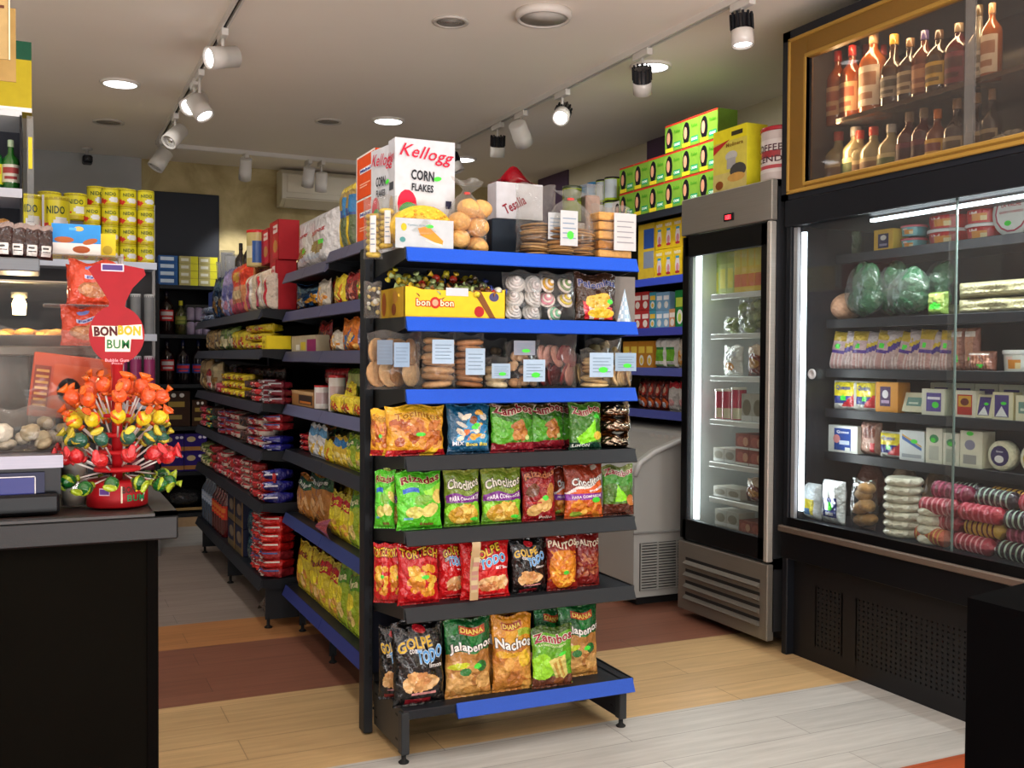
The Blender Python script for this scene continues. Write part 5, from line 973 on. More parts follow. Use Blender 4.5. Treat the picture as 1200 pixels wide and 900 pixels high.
m = MB(); m.surf(lambda u, v, o=0: ((u-.5)*.06*(1.02-v), -.02*(1-v)*mt.sin(PI*u), .12*v), 8, 8, lambda u, v: '9ab8d0' if (int(v*12)+int(u*9)) % 3 else 'd4dce4', 'shiny'); x, _ = on_y(737, 360, EP); tag(m.build('paper_cone', None, (x, EP+.03, Z2+.001)), 'pale blue printed cone bag at right end of second shelf', 'cone bag')
fb('clear bag of wrapped sweets', 'bag of sweets', 430, 452, 330, Z2, ('lumps', 18, ['a8a890', 'c8b068', '6a6058', 'd0d0c8'], .14), P2, gap=.1, d=.08, rz=-.5)
# third shelf cookies
BR = ['a8845a', '8a6238', 'b8966a', '9a7448']
for (p0, p1, yt, fill, lab, gap, rz) in (
    (434, 500, 388, ('upright', 4, 2, BR, .24), [(-.22, .64, .28, .42, '6a7c90', 0), (.08, .6, .28, .42, '88a4c0', 0)], .02, -.12),
    (497, 541, 389, ('discs', 1, 7, ['b08a60', 'a07a50', 'c09a70'], .44, .9), [(.0, .66, .6, .42, LB, 0)], .01, 0), (536, 574, 392, ('discs', 1, 8, ['8a5c38', '9a6c44', 'b08058'], .44, .9), [(.05, .5, .62, .48, LB, 0)], .02, 0),
    (572, 602, 418, ('discs', 1, 3, ['c8b894', 'b8a47c'], .42, .7), [(.0, .55, .75, .45, '9cb8d0', 1)], .01, 0), (597, 640, 400, ('lumps', 20, ['c8a078', 'b88a60', 'dcb890'], .13), [(.18, .38, .62, .46, LB, 1), (-.1, .85, .6, .3, '8890a0', 1)], .015, 0),
    (634, 684, 393, ('upright', 5, 2, ['b07868', '7a2828', 'c8988c', '5a1418'], .22), None, .03, 0), (676, 700, 415, ('upright', 3, 1, ['a89060', '8a7040'], .34), None, .06, 0), (686, 722, 410, ('discs', 1, 7, ['c8b080', 'b89a68'], .44, .8), [(.02, .6, .8, .62, LB, 1)], .005, 0), (718, 748, 413, ('upright', 6, 1, ['c0a06c', 'd0b484'], .3), [(.0, .72, .85, .5, '90acc4', 1)], .01, 0)):
    nm = {'upright': 'cookies standing on edge', 'discs': 'stacked round cookies', 'lumps': 'broken cookie pieces'}[fill[0]]
    fb('clear bag of '+nm, 'bag of cookies', p0, p1, yt, Z3, fill, P3, gap=gap, d=.085, rz=rz, label=lab)
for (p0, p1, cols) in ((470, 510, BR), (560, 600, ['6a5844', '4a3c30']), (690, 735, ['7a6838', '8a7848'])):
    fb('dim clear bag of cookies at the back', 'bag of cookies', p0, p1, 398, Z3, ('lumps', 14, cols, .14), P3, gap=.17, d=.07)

# ------------------------------------------------------------------ near aisle bay
NX = 1.075
A1, A2, A3, A4, A5, A6, A7 = ['near bay '+s for s in ('top', 'second shelf', 'third shelf', 'fourth shelf', 'fifth shelf', 'sixth shelf', 'bottom shelf')]
row(A1, 'X', NX, NZ[0]-.03, [('white_cracker', 336, 384, 252, {'d': .1, 'tilt': -.05})]); row(A1, 'X', NX, NZ[0], [('tube_pack', 396, 412, 216, {'k': 2, 'd': .06})])
row(A2, 'X', NX, NZ[1], [('red_box', 332, 349, 318, {'gap': .1, 'd': .07}), ('blue_bag', 350, 368, 311, {'d': .06, 'rz': .3}), ('mix_pale', 367, 382, 314, {'d': .05}), ('mix_multi', 379, 390, 312, {'d': .05, 'gap': .05}), ('mix_yel', 387, 402, 311, {'d': .05}), ('mix_red', 400, 415, 298, {'d': .05}), ('mix_multi', 414, 426, 294, {'d': .05})])
row(A2, 'X', NX+.09, NZ[1], [('mix_red', 360, 425, 300, {'k': 4, 'd': .06})], .6)
row(A3, 'X', NX, NZ[2], [('cream_box', 331, 371, 394, {'d': .12}), ('mix_red', 368, 384, 377, {'gap': .06, 'd': .05}), ('mix_pale', 383, 397, 388, {'d': .05}), ('orange_bag', 396, 417, 373, {'d': .05}), ('purple_bag', 415, 428, 378, {'d': .05})])
row(A3, 'X', NX+.13, NZ[2], [('beige_pack', 335, 425, 384, {'k': 6, 'd': .08})], .6)
row(A4, 'X', NX, NZ[3], [('bread_box', 331, 368, 458, {'d': .12}), ('green_pack', 345, 366, 450, {'gap': .14, 'd': .05}), ('yel_bag', 399, 411, 448, {'d': .05, 'k': 1}), ('green_pouch', 403, 425, 432, {'gap': .06, 'd': .07}), ('yellow_pack', 384, 425, 464, {'k': 3, 'd': .05, 'gap': .0})])
row(A4, 'X', NX+.16, NZ[3], [('red_pack', 335, 400, 430, {'k': 5, 'n': 2, 'd': .08})], .6)
for i, (p, yt, r_, b_, l_) in enumerate(((378, 452, .035, 'd8d4d0', 'b81820'), (386, 449, .03, 'c8a890', 'c8c8c0'), (395, 440, .035, 'd0ccc8', 'b01c20'))):
    y, zt = on_x(p, yt, NX+.04); tinlike('jar', 'plastic jar with '+['red', 'pale', 'dark red'][i]+' lid', 'jar', NX+.04+.03*(i % 2), y, NZ[3]+.001, r_, max(.08, zt-NZ[3]), b_, l_, [('r', .1, .2, .9, .7, 'b8a0a0')], place=A4, key=p)
row(A5, 'X', NX, NZ[4], [('bluewhite_bag', 358, 377, 498, {'d': .05, 'k': 2}), ('brown_chip', 372, 388, 500, {'gap': .08, 'd': .05}), ('mix_yel', 376, 386, 516, {'d': .04}), ('blueyel_bag', 386, 404, 512, {'d': .05, 'k': 2}), ('lime_bag', 402, 424, 512, {'d': .05, 'k': 2})])
row(A5, 'X', NX, NZ[4], [('red_pack', 331, 358, 505, {'d': .1, 'n': 3, 'gap': .05})], .6); row(A5, 'X', NX+.12, NZ[4], [('green_pack', 385, 425, 503, {'k': 3, 'd': .06})], .6)
row(A6, 'X', NX, NZ[5], [('brown_chip', 336, 360, 556, {'d': .07, 'tilt': L}), ('brown_chip', 353, 380, 553, {'d': .07, 'tilt': L, 'seed': 1, 'gap': .03}), ('yelred_bag', 380, 404, 580, {'k': 2, 'd': .06, 'tilt': L}), ('lime_bag', 402, 428, 576, {'k': 2, 'd': .06, 'tilt': L})])
row(A6, 'X', NX+.1, NZ[5], [('yel_bag', 384, 426, 571, {'k': 4, 'd': .06}), ('brown_chip', 345, 380, 552, {'k': 2, 'd': .06})], .6)
m = MB(); m.surf(lambda u, v, o=0: (-.02*mt.sin(PI*v)+.02*u, (u-.5)*.26, .09*v*(1-.55*u)), 8, 5, 'b05058', 'shiny'); y, _ = on_x(378, 620, 1.06); tag(m.build('pink_bag', None, (1.062, y, NZ[5]+.004)), 'pink-red plastic pack lying before brown chip bags', 'plastic pack')
row(A7, 'X', NX, NZ[6], [('yel_bag', 342, 372, 642, {'k': 2, 'd': .06, 'tilt': L}), ('yelred_bag', 366, 392, 657, {'k': 2, 'd': .06, 'tilt': L}), ('lime_bag', 388, 428, 668, {'k': 3, 'd': .06, 'tilt': L})])
row(A7, 'X', NX+.1, NZ[6], [('yel_bag', 350, 424, 640, {'k': 5, 'd': .06, 'seed': 1})], .6)

# ------------------------------------------------------------------ far aisle bay, crowded
FXP = FX+.005
F1, F2, F3, F4, F5, F6 = ['far bay '+s for s in ('top', 'second shelf', 'third shelf', 'fourth shelf', 'fifth shelf', 'bottom shelf')]
FL = .5
row(F1, 'X', FXP, FZ[0], [('bluegrey_pack', 233, 246, 360, {'k': 1, 'n': 2, 'd': .1}), ('blue_bag', 246, 260, 325, {'k': 2, 'd': .07}), ('purple_bag', 257, 270, 316, {'k': 2, 'd': .07}), ('orange_top_pack', 268, 287, 309, {'k': 1, 'd': .1}), ('pinkwhite_pack', 286, 308, 318, {'k': 2, 'd': .1}), ('redstripe_pack', 305, 325, 318, {'k': 1, 'd': .1}), ], FL+.1)
y, _ = on_x(331, 330, 1.0)
put('red_box', F1, 1.08, 4.98, FZ[0]+.001, -PI/2, .13, .24, .1, order=330); put('red_box', F1, 1.09, 5.0, FZ[0]+.243, -PI/2, .2, .19, .1, order=329)
put('red_box', F1, 1.09, 5.23, FZ[0]+.243, -PI/2, .2, .175, .1, order=317)
put('ketchup_box', F1, 1.12, 5.6, FZ[0]+.262, -PI/2, .26, .16, .1, order=290)
m_, n_ = on_x(303, 280, 1.02)
tinlike('mayonnaise_jar', 'jar with red lid and blue label above cookie packs', 'jar', 1.03, 5.36, FZ[0]+.24, .055, .185, 'c8b878', 'd01c1c', [('r', .3, .1, 1, .7, '2a58a0'), ('r', .0, .2, .3, .6, 'e0d8b0')])
# support carton rows behind so that nothing floats
for yy, ln in ((5.15, .36), (5.6, .3)):
    m = MB(); m.box(1.08, 1.3, yy-.18, yy+ln-.18, FZ[0]+.001, FZ[0]+.238, '6a3028', 'card', .003); o = m.build('carton'); pend(o, 'dark red storage carton behind cookie packs', 'carton', F1, 400-yy)
row(F2, 'X', FXP, FZ[1], [('tan_rolls', 240, 258, 384, {'k': 2, 'd': .1}), ('green_pack', 256, 272, 382, {'k': 2, 'd': .1}), ('yellow_pack', 270, 285, 386, {'k': 2, 'n': 1, 'd': .1}), ('yellow_box', 307, 327, 393, {'d': .12}), ], FL); row(F2, 'X', FXP, FZ[1], [('yellow_pack', 285, 307, 380, {'k': 2, 'n': 3, 'd': .12})], FL, jig=.01)
simple('rw_pack', 'white pack, red stripes', 'd0c0b4', 'b81c28', ['c82830', 'e8dcd0', '9a1820'], 71, kind='pack')
simple('dk_pack', 'dark brown pack', '38201c', '5a3428', ['8a5a3c', '20100e', 'b89060'], 72, kind='pack')
simple('cream_pack', 'cream and gold wrapped pack', 'b8a880', 'd0c090', ['8a6a30', 'e0d0a8', 'a03028'], 73, kind='pack')
simple('teal_pack', 'teal green wrapped pack', '2a6a58', '4a9a78', ['c8d8c0', '184a3c', 'e0c040'], 74, kind='pack')
simple('wine_pack', 'wine red and silver pack', '6a1424', 'a0a0a8', ['b04050', 'd0c8c8', '400a14'], 75, kind='pack')
def jumble(place, z, p0, p1, y0, y1, pal, step, n, seed, gap=0, lod=.5):
    r = random.Random(seed); p = p0
    while p < p1-2:
        q = min(p1, p+step*r.uniform(.8, 1.3)*(1+.9*(p-p0)/(p1-p0+1))); y = y0+(y1-y0)*(p-p0)/(p1-p0)+r.uniform(-3, 5)
        row(place, 'X', FXP, z, [(r.choice(pal), p, q, y, {'n': max(1, n+r.choice((-1, 0, 0, 1))), 'd': r.uniform(.1, .13), 'gap': gap+r.uniform(-.005, .02), 'seed': r.randrange(3)})], lod, jig=.012)
        p = q
row(F3, 'X', FXP, FZ[2], [('tan_rolls', 233, 241, 420, {'d': .1}), ('rw_pack', 241, 247, 430, {'d': .1}), ('cream_pack', 246, 252, 424, {'d': .1}), ('pink_pack', 251, 258, 447, {'d': .08})], FL)
row(F3, 'X', FXP, FZ[2], [('yellow_pack', 258, 284, 437, {'k': 4, 'n': 3, 'd': .12})], FL, jig=.008)
jumble(F3, FZ[2], 284, 330, 441, 452, ['red_pack', 'wine_pack', 'rw_pack', 'wine_pack', 'dk_pack'], 7, 3, 5); row(F3, 'X', FXP+.2, FZ[2], [('dk_pack', 262, 325, 428, {'k': 6, 'n': 2, 'd': .1})], .4)
jumble(F4, FZ[3], 233, 306, 472, 490, ['red_pack', 'multi_pack', 'purple_pack', 'rw_pack', 'tan_rolls', 'teal_pack', 'wine_pack', 'pink_pack', 'dk_pack'], 5.5, 3, 6)
row(F4, 'X', FXP, FZ[3], [('multi_pack', 306, 331, 488, {'n': 2, 'z': .1, 'd': .14}), ('blue_pack', 306, 331, 514, {'n': 2, 'd': .14})], .8, jig=.008)
jumble(F5, FZ[4], 234, 310, 520, 552, ['green_pack', 'red_pack', 'yellow_pack', 'pink_pack', 'rw_pack', 'multi_pack', 'cream_pack', 'pink_pack', 'red_pack'], 5.5, 3, 7)
row(F5, 'X', FXP-.01, FZ[4], [('blue_pack', 309, 337, 556, {'k': 1, 'n': 3, 'd': .14})], .9)
# bottled drinks on the bottom shelf
def bottle_mesh(r, h, body, cap, lab, neck=.34, mat='liquor', shoulder=.62, label_c=None, square=False):
    m = MB(); n = 4 if square else 14
    prof = [(r*.9, 0), (r, h*.02), (r, h*shoulder), (r*.92, h*(shoulder+.06)), (r*neck*1.2, h*(shoulder+.17)), (r*neck, h*.84), (r*neck, h*.93)]
    if square: m.lathe(prof, body, mat, 8, smooth=True)
    else: m.lathe(prof, body, mat, 16)
    a = m.mesh('bottle_body'); m = MB(); m.lathe([(r*neck*1.12, h*.86), (r*neck*1.15, h*.87), (r*neck*1.15, h*.995), (r*neck*1.0, h)], cap, 'shiny', 12); b = m.mesh('cap')
    m = MB(); l0, l1, lc, l2 = lab
    S = lambda u, v, off=0: (mt.cos(-PI/2+(u-.5)*2.5)*(r*1.012+off), mt.sin(-PI/2+(u-.5)*2.5)*(r*1.012+off), h*(l0+(l1-l0)*v))
    m.surf(S, 10, 6, pick(lc, [('r', .12, .55, .88, .8, l2), ('r', .2, .2, .8, .35, l2)]), 'paper'); c = m.mesh('paper_label'); return a, b, c
def bottle(meshes, x, y, z, desc, cat, place, key, rz=0, tier=0, name='bottle'):
    t = thing(name, None, None, (x, y, z), rz)
    for nm, me in zip(('bottle_body', 'cap', 'paper_label'), meshes):
        o = bpy.data.objects.new(nm, me); COL.objects.link(o); o.parent = t
    pend(t, desc, cat, place, key, tier); return t
BW = bottle_mesh(.042, .31, '51627a', '8aa0b8', (.42, .62, '9ab0d0', 'c0cce0')); BRD = bottle_mesh(.042, .3, '5a0f12', '2a0808', (.35, .62, 'c83018', 'd87830'))
for j in range(2):
    for i in range(5): bottle(BW, FXP+.05+j*.09, 7.02-i*.09-.04, FZ[5]+.001, 'clear blue water bottle', 'bottle', F6+(' back' if j else ''), i, -PI/2)
    for i in range(5): bottle(BRD, FXP+.05+j*.09, 6.55-i*.09, FZ[5]+.001, 'dark red juice bottle', 'bottle', F6+(' back' if j else ''), i, -PI/2)
des('blue_carton', 'dark blue box with brown oval', 'box', 'cardboard_box', 'box', '20243e', [('r', 0, 0, 1, .25, '6a5a40'), ('e', .5, .6, .3, .22, '7a6a58'), ('r', .85, 0, 1, 1, '8a6a38')], [])
row(F6, 'X', FXP, FZ[5], [('blue_carton', 267, 285, 581, {'k': 2, 'n': 2, 'd': .14}), ('cyan_foil', 284, 300, 600, {'k': 1, 'n': 2, 'd': .05}), ('beige_pack', 283, 300, 640, {'gap': .05, 'n': 2, 'd': .1}), ('mix_multi', 288, 308, 620, {'gap': .06, 'd': .1}), ('mix_red', 306, 322, 608, {'gap': .1, 'd': .1})], FL)
ys, _ = on_x(300, 640, FXP); ye = 4.93
for c in range(2):
    for t_ in range(7): put('redfoil_pack' if t_ >= 4 else ('multi_pack' if (t_+c) % 2 else 'redfoil_pack'), F6, FXP+.085, 5.18-c*.165, FZ[5]+.002+t_*.042, -PI/2+RND.uniform(-.12, .12), .17, .046, .16, .8, order=300+c*20, tier=t_, seed=t_ % 2)
m = MB(); m.surf(lambda u, v, o=0: (.12*u, (v-.5)*.22, .11*mt.sin(PI*min(1, .1+u*.85))*mt.sin(PI*v)**.4), 8, 8, '6a5a4c', 'foil'); tag(m.build('sack', None, (1.02, 5.2, .005)), 'small brown sack on the floor under far shelving bay', 'sack')
# goods on top of the far end
for i, (p, yt, r_, h_) in enumerate(((240, 306, .045, .2), (249, 290, .05, .26), (254, 296, .045, .22))):
    y, zt = on_x(p, yt, FXP+.12); m = MB(); m.lathe([(r_*.7, 0), (r_, h_), (r_*.94, h_)], 'b8b8b8', 'clear_plastic', 16); m.lathe([(r_*.5, .01), (r_*.8, h_*.95)], 'a0a0a4', 'paper', 12); o = m.build('plastic_cups', None, (FXP+.14, 6.95-i*.16, FZ[0]+.2)); pend(o, 'stack of clear plastic cups', 'cups', F1, i)
m = MB(); m.box(FXP+.06, FXP+.3, 6.5, 7.04, FZ[0]+.001, FZ[0]+.198, '2c3c78', 'card', .004); tag(m.build('storage_box'), 'blue box under the plastic cups on far bay top', 'box')
SAU = bottle_mesh(.036, .3, '1a0e0c', '14100e', (.2, .5, 'b8a030', '5a4a18'), neck=.3)
for i in range(5): bottle(SAU, FXP+.15+.07*(i % 2), 6.35-i*.13, FZ[0]+.165, 'dark sauce bottle with yellow label', 'bottle', F1, i, -PI/2)
m = MB(); m.box(FXP+.1, FXP+.3, 5.72, 6.45, FZ[0]+.001, FZ[0]+.163, '5a2a2c', 'card', .004); tag(m.build('storage_box'), 'maroon box under the dark sauce bottles', 'box')
# ------------------------------------------------------------------ right wall unit
WP = WX+.01
G0, G1, G2, G3, G4 = 'wall shelving top', 'wall unit upper shelf', 'wall unit middle shelf', 'wall unit lower shelf', 'wall unit bottom shelf'
hw, hh = .165, .155
for t_, (ya, nn) in enumerate(((5.35, 6), (5.38, 6), (5.10, 3))):
    for c in range(nn): put('hair_box', G0, 3.34, 4.5+.085+c*(hw+.003), WZ[0]+.002+t_*(hh+.003), -PI/2, hw, hh, .13, order=20-c, tier=t_)
for c in range(1): put('pale_box', G0, 3.35, 5.61, WZ[0]+.002, -PI/2, .12, .13, .06, order=5)
for i, (yy, col_, ld) in enumerate(((5.74, 'a8c818', '18181c'), (5.85, 'a8c818', '18181c'), (5.97, '2a80b8', '2a80b8'), (6.09, '2a80b8', '2a80b8'), (6.2, '2a80b8', '2a80b8'))):
    for k in range(2): tinlike('hair_jar', ('lime' if i < 2 else 'blue')+' hair cream jar with '+('black' if i < 2 else 'blue')+' lid', 'jar', 3.36, yy, WZ[0]+.002+k*.152, .053, .148, col_, ld, [('r', .45, .1, 1, .9, 'c8d4dc')] if i < 2 else [('r', 0, .05, 1, .4, 'd0dce4')], place=G0, key=-yy, tier=k, rz=-PI/2)
row(G1, 'X', WP, WZ[1], [('infant_box', 768, 800, 253, {'k': 3, 'n': 2, 'd': .09}), ('yellow_side', 748, 767, 262, {'k': 1, 'd': .1, 'n': 1})])
row(G2, 'X', WP, WZ[2], [('bx_red', 743, 761, 342, {'k': 2, 'n': 2, 'd': .08}), ('bx_teal', 761, 769, 342, {'n': 2, 'd': .08}), ('bx_blue', 769, 785, 342, {'k': 2, 'n': 2, 'd': .08}), ('bx_peach', 784, 792, 362, {'d': .06}), ('bx_green', 791, 803, 340, {'d': .08})])
row(G3, 'X', WP, WZ[3], [('bx_tan', 730, 766, 400, {'k': 4, 'd': .07}), ('white_bottle_pack', 766, 791, 396, {'k': 2, 'd': .07}), ('mix_pale', 791, 803, 397, {'k': 1, 'd': .06})])
des('chocred', 'brown and red chocolate powder bag', B, SB, base='5a1c18', shapes=[('e', .5, .7, .35, .2, 'a02820'), ('e', .5, .7, .2, .1, 'c8a088'), ('e', .5, .25, .4, .18, 'c85820'), ('e', .45, .2, .25, .1, 'c8ccd8')])
des('oatwhite', 'white powder bag with red corner', B, SB, base='c8c4c0', shapes=[('r', 0, .8, 1, 1, 'b82830'), ('e', .5, .3, .3, .12, 'd8a0a0')])
row(G4, 'X', WP, WZ[4], [('chocred', 749, 782, 447, {'k': 4, 'd': .06}), ('oatwhite', 780, 804, 448, {'k': 2, 'd': .06})])
row(G4, 'X', WP+.1, WZ[4], [('chocred', 745, 803, 445, {'k': 6, 'd': .06})], .5)
# on top of steel fridge
x, z = on_x(853, 225, 2.99)
put('pan_box', 'steel fridge top', 3.06, on_x(853, 200, 2.99)[0], ST+.002, -PI/2, round(on_x(834, 200, 2.99)[0]-on_x(873, 200, 2.99)[0], 3), .30, .12, order=1)
y0_ = on_x(876, 190, 2.99)[0]; y1_ = on_x(916, 190, 2.99)[0]
tinlike('candy_jar', 'large clear jar with red lid on steel fridge', 'jar', 3.1, (y0_+y1_)/2-.01, ST+.002, .108, .245, 'c0b4b0', 'a81828', [('r', .1, .15, .9, .8, 'd0c8c4'), ('r', .3, .45, .7, .6, '9a3038'), ('r', .2, .2, .8, .3, 'b04048')], [('COFFEE', .5, .62, .5, .14, '50303a', None), ('BLEND', .5, .4, .5, .12, '50303a', None)], lidr=1.03, n=32, rz=-PI/2)
# inside steel fridge
C = ['steel fridge '+s for s in ('top shelf', 'second shelf', 'third shelf', 'fourth shelf', 'fifth shelf', 'sixth shelf', 'floor')]
sxp = sx+.07
row(C[0], 'X', sxp, SFZ[0]+.01, [('green_milk', 843, 861, 282, {'k': 2, 'd': .07}), ('orange_milk', 861, 893, 280, {'k': 4, 'd': .07})]); row(C[0], 'X', sxp+.1, SFZ[0]+.01, [('green_milk', 835, 893, 276, {'k': 6, 'd': .07})], .5)
for (p0, p1, yt, c1) in ((848, 868, 375, '788850'), (864, 893, 355, '566440'), (876, 894, 348, '8a9858')):
    ya, zt = on_x((p0+p1)/2, yt, sxp+.05); yb = on_x(p0, yt, sxp+.05)[0]-on_x(p1, yt, sxp+.05)[0]
    film_bag('clear bag of green leafy herbs', 'bag of herbs', sxp+.06, ya, SFZ[1]+.012, yb, max(.06, zt-SFZ[1]), .08, ('lumps', 22, [c1, '8a9a60', 'a0b078'], .14), rz=-PI/2, key=p0, place=C[1])
row(C[2], 'X', sxp, SFZ[2]+.01, [('chip_white', 843, 866, 398, {'d': .06}), ('snack_brown', 871, 894, 402, {'d': .06})])
for i, (p, yt) in enumerate(((845, 459), (853, 459), (864, 457))):
    ya, zt = on_x(p, yt, sxp+.03); tinlike('yogurt_tub', 'pink and cream yogurt tub', 'tub', sxp+.04, ya, SFZ[3]+.012, .036, zt-SFZ[3], 'b83850', 'd8d0c0', [('r', 0, 0, 1, .35, 'd0c8a8')], place=C[3], key=p, lidr=1.06)
row(C[3], 'X', sxp, SFZ[3]+.01, [('silver_tray', 869, 895, 462, {'k': 2, 'd': .1})])
row(C[4], 'X', sxp, SFZ[4]+.01, [('silver_tray', 836, 862, 526, {'k': 2, 'd': .12}), ('meat_tray', 862, 895, 508, {'k': 2, 'n': 2, 'd': .12})])
row(C[5], 'X', sxp, SFZ[5]+.01, [('silver_tray', 836, 868, 572, {'k': 2, 'd': .12}), ('snack_brown', 868, 895, 556, {'k': 1, 'd': .08})])
row(C[6], 'X', sxp, .41, [('silver_tray', 838, 866, 572, {'k': 2, 'd': .1, 'n': 2}), ('meat_tray', 866, 895, 612, {'k': 2, 'd': .12, 'n': 2})])

# ------------------------------------------------------------------ black display: cheese, sausage
H = ['display top shelf', 'display second shelf', 'display third shelf', 'display fourth shelf', 'display fifth shelf', 'display floor']
def bp(i): return BZ[i][1]+.0
row(H[0], 'X', bp(0), BZ[0][0], [('olive_pouch', 975, 1000, 268, {'k': 2, 'd': .08, 'gap': .08}), ('butter_tub', 1024, 1047, 269, {'d': .09})])
def tub(p0, p1, yb, yt, X, zb, c, lid, desc, place, key, tier, word=None, sq=True):
    ya = on_x(p0, yt, X)[0]; yb_ = on_x(p1, yt, X)[0]; w_ = abs(ya-yb_); h = on_x((p0+p1)/2, yt, X)[1]-on_x((p0+p1)/2, yb, X)[1]
    t = thing('plastic_tub', None, None, (X+w_/2, (ya+yb_)/2, zb), -PI/2); r_ = w_/2
    m = MB(); m.lathe([(r_*.86, 0), (r_*.96, h*.8)], c, 'shiny', 28); S = lambda u, v, off=0: (mt.cos(-PI/2+(u-.5)*2)*(r_*(.87+.07*v)+off+.001), mt.sin(-PI/2+(u-.5)*2)*(r_*(.87+.07*v)+off+.001), h*.8*v)
    m.surf(S, 12, 6, pick(c, [('e', .62, .4, .24, .3, 'e09030'), ('e', .75, .35, .1, .2, 'f0d8a0'), ('r', .3, .6, .6, .75, 'f0d0c8')]), 'shiny'); m.build('tub_body', t)
    m = MB(); m.lathe([(r_*1.0, h*.76), (r_*1.02, h*.78), (r_*1.02, h*.93), (r_*.98, h*.96), (r_*.9, h*.95)], lid, 'shiny', 28); m.build('lid', t); pend(t, desc, 'tub', place, key, tier); return h
for c, (p0, p1) in enumerate(((1074, 1119), (1120, 1161))):
    z_ = BZ[0][0]+.001; h = tub(p0, p1, 291-4*c, 271-5*c, 3.27, z_, 'c0181c', 'e8e4e4', 'red margarine tub, white lid', H[0], c, 0)
    tub(p0, p1, 271-5*c, 250-5*c, 3.27, z_+h*.97, 'd01c20', 'e8e4e4', 'red margarine tub, white lid', H[0], c, 1)
for t_ in range(2): tub(1049, 1072, 292-13*t_, 279-13*t_, 3.27, BZ[0][0]+.001+t_*.055, '6ab0b8', 'd86070', 'small blue tub, pink lid', H[0], 0, t_)
t = thing('boxed_cheese', 'round white cheese box with red ring standing on edge', 'cheese box', (3.3, on_x(1183, 260, 3.27)[0], BZ[0][0]+.088), -PI/2); m = MB(); m.lathe([(.084, -.02), (.088, -.015), (.088, .02), (.084, .025)], 'dcdcd8', 'card', 32, axis='y'); m.build('box_body', t)
m = MB(); S = lambda u, v, off=0: ((u-.5)*.17, -.021-off, (v-.5)*.17); m.decal(S, ('e', .5, .5, .42, .42, 'b84058'), .0004); m.decal(S, ('e', .5, .5, .38, .38, 'e4e4e0'), .0008); m.text(S, 'LA VACHE', .5, .68, .5, .09, 'c02838', None, 0, 1, .001); m.text(S, 'QUESO FUNDIDO', .5, .52, .6, .06, 'c02838', None, 0, 1, .001); m.decal(S, ('e', .42, .28, .09, .06, GRN), .002); m.build('printed_front', t)
# second shelf
m = MB(); m.blob((0, 0, 0), (.075, .06, .062), 'b88a6c', 'food', 20, 12, .02); y, zc = on_x(984, 352, 3.24); tag(m.build('ham_roll', None, (3.28, y, BZ[1][0]+.062)), 'round brown ham at left end of display second shelf', 'ham')
for i, (p0, p1, yt) in enumerate(((992, 1032, 312), (1018, 1052, 310), (1044, 1086, 318), (1060, 1090, 308))):
    ya = on_x(p0, 350, 3.24)[0]; yb_ = on_x(p1, 350, 3.24)[0]; zt = on_x((p0+p1)/2, yt, 3.24)[1]; h = zt-BZ[1][0]
    t = thing('herb_bag', None, None, (3.25+.05*(i % 2)+.05*(i == 3), (ya+yb_)/2, BZ[1][0]+.009), -PI/2)
    m = MB(); m.blob((0, 0, h*.33), ((ya-yb_)*.5, .042, h*.28), '2f5a3c', 'foil', 22, 14, .09, seed=i); m.blob((.01, 0, h*.66), ((ya-yb_)*.4, .036, h*.36), '3c6a4a', 'foil', 20, 14, .12, (0, .3*(i-1), 0), i+7); m.build('leaves', t)
    m = MB(); m.blob((0, 0, h*.5), ((ya-yb_)*.55, .048, h*.46), 'ffffff', 'film', 22, 14, .1, seed=i+3); m.build('film', t); pend(t, 'green plastic-wrapped herb bag', 'herb bag', H[1], p0)
row(H[1], 'X', bp(1), BZ[1][0], [('green_pouch', 1084, 1107, 342, {'d': .05})])
for k in range(2): put('tortilla_bag', H[1], 3.28, on_x(1158, 345, 3.24)[0]-.06, BZ[1][0]+.002+k*.064, -PI/2, .44, .062, .13, order=1150, tier=k, seed=k)
for i, p in enumerate((1120, 1150, 1185)): m = MB(); m.blob((0, 0, .03), (.06, .05, .03), '8a8a60', 'food', 12, 8, .06); o = m.build('vegetable_pack', None, (3.5, on_x(p, 320, 3.5)[0], BZ[1][0]+.001)); pend(o, 'dim olive vegetable pack at the back', 'vegetable pack', H[1], p)
des('sausage2', 'pack of thin sausages, white and purple label', 'sausage pack', 'sausage_pack', 'pack', 'c8a8a8', [('r', 0, .7, 1, 1, 'd0c0c0'), ('p', [(0, .35), (1, .6), (1, .75), (0, .5)], '48308a'), ('p', [(0, .5), (1, .75), (1, .85), (0, .62)], 'd8b828')]+[('r', .1+.22*i, 0, .16+.22*i, .34, 'e8d0cc') for i in range(4)], [])
row(H[2], 'X', bp(2), BZ[2][0], [('sausage_brown', 1112, 1144, 382, {'k': 2, 'd': .05}), ('sausage_brown', 1130, 1162, 412, {'d': .06, 'gap': .0})])
for i in range(11):
    p = 970+i*12.7; row(H[2], 'X', bp(2)+.012*(i % 2), BZ[2][0], [(('sausage', 'sausage2')[i % 2], p, p+17, 389-(i % 3)*2, {'d': .035, 'tilt': -.1, 'roll': .12+.08*mt.sin(i*2.3), 'rz': .25, 'seed': i % 3})])
tub(1166, 1200, 434, 407, 3.22, BZ[2][0]+.001, 'd8dcd8', 'e4e8ec', 'white tub with small blue print', H[2], 1180, 0)
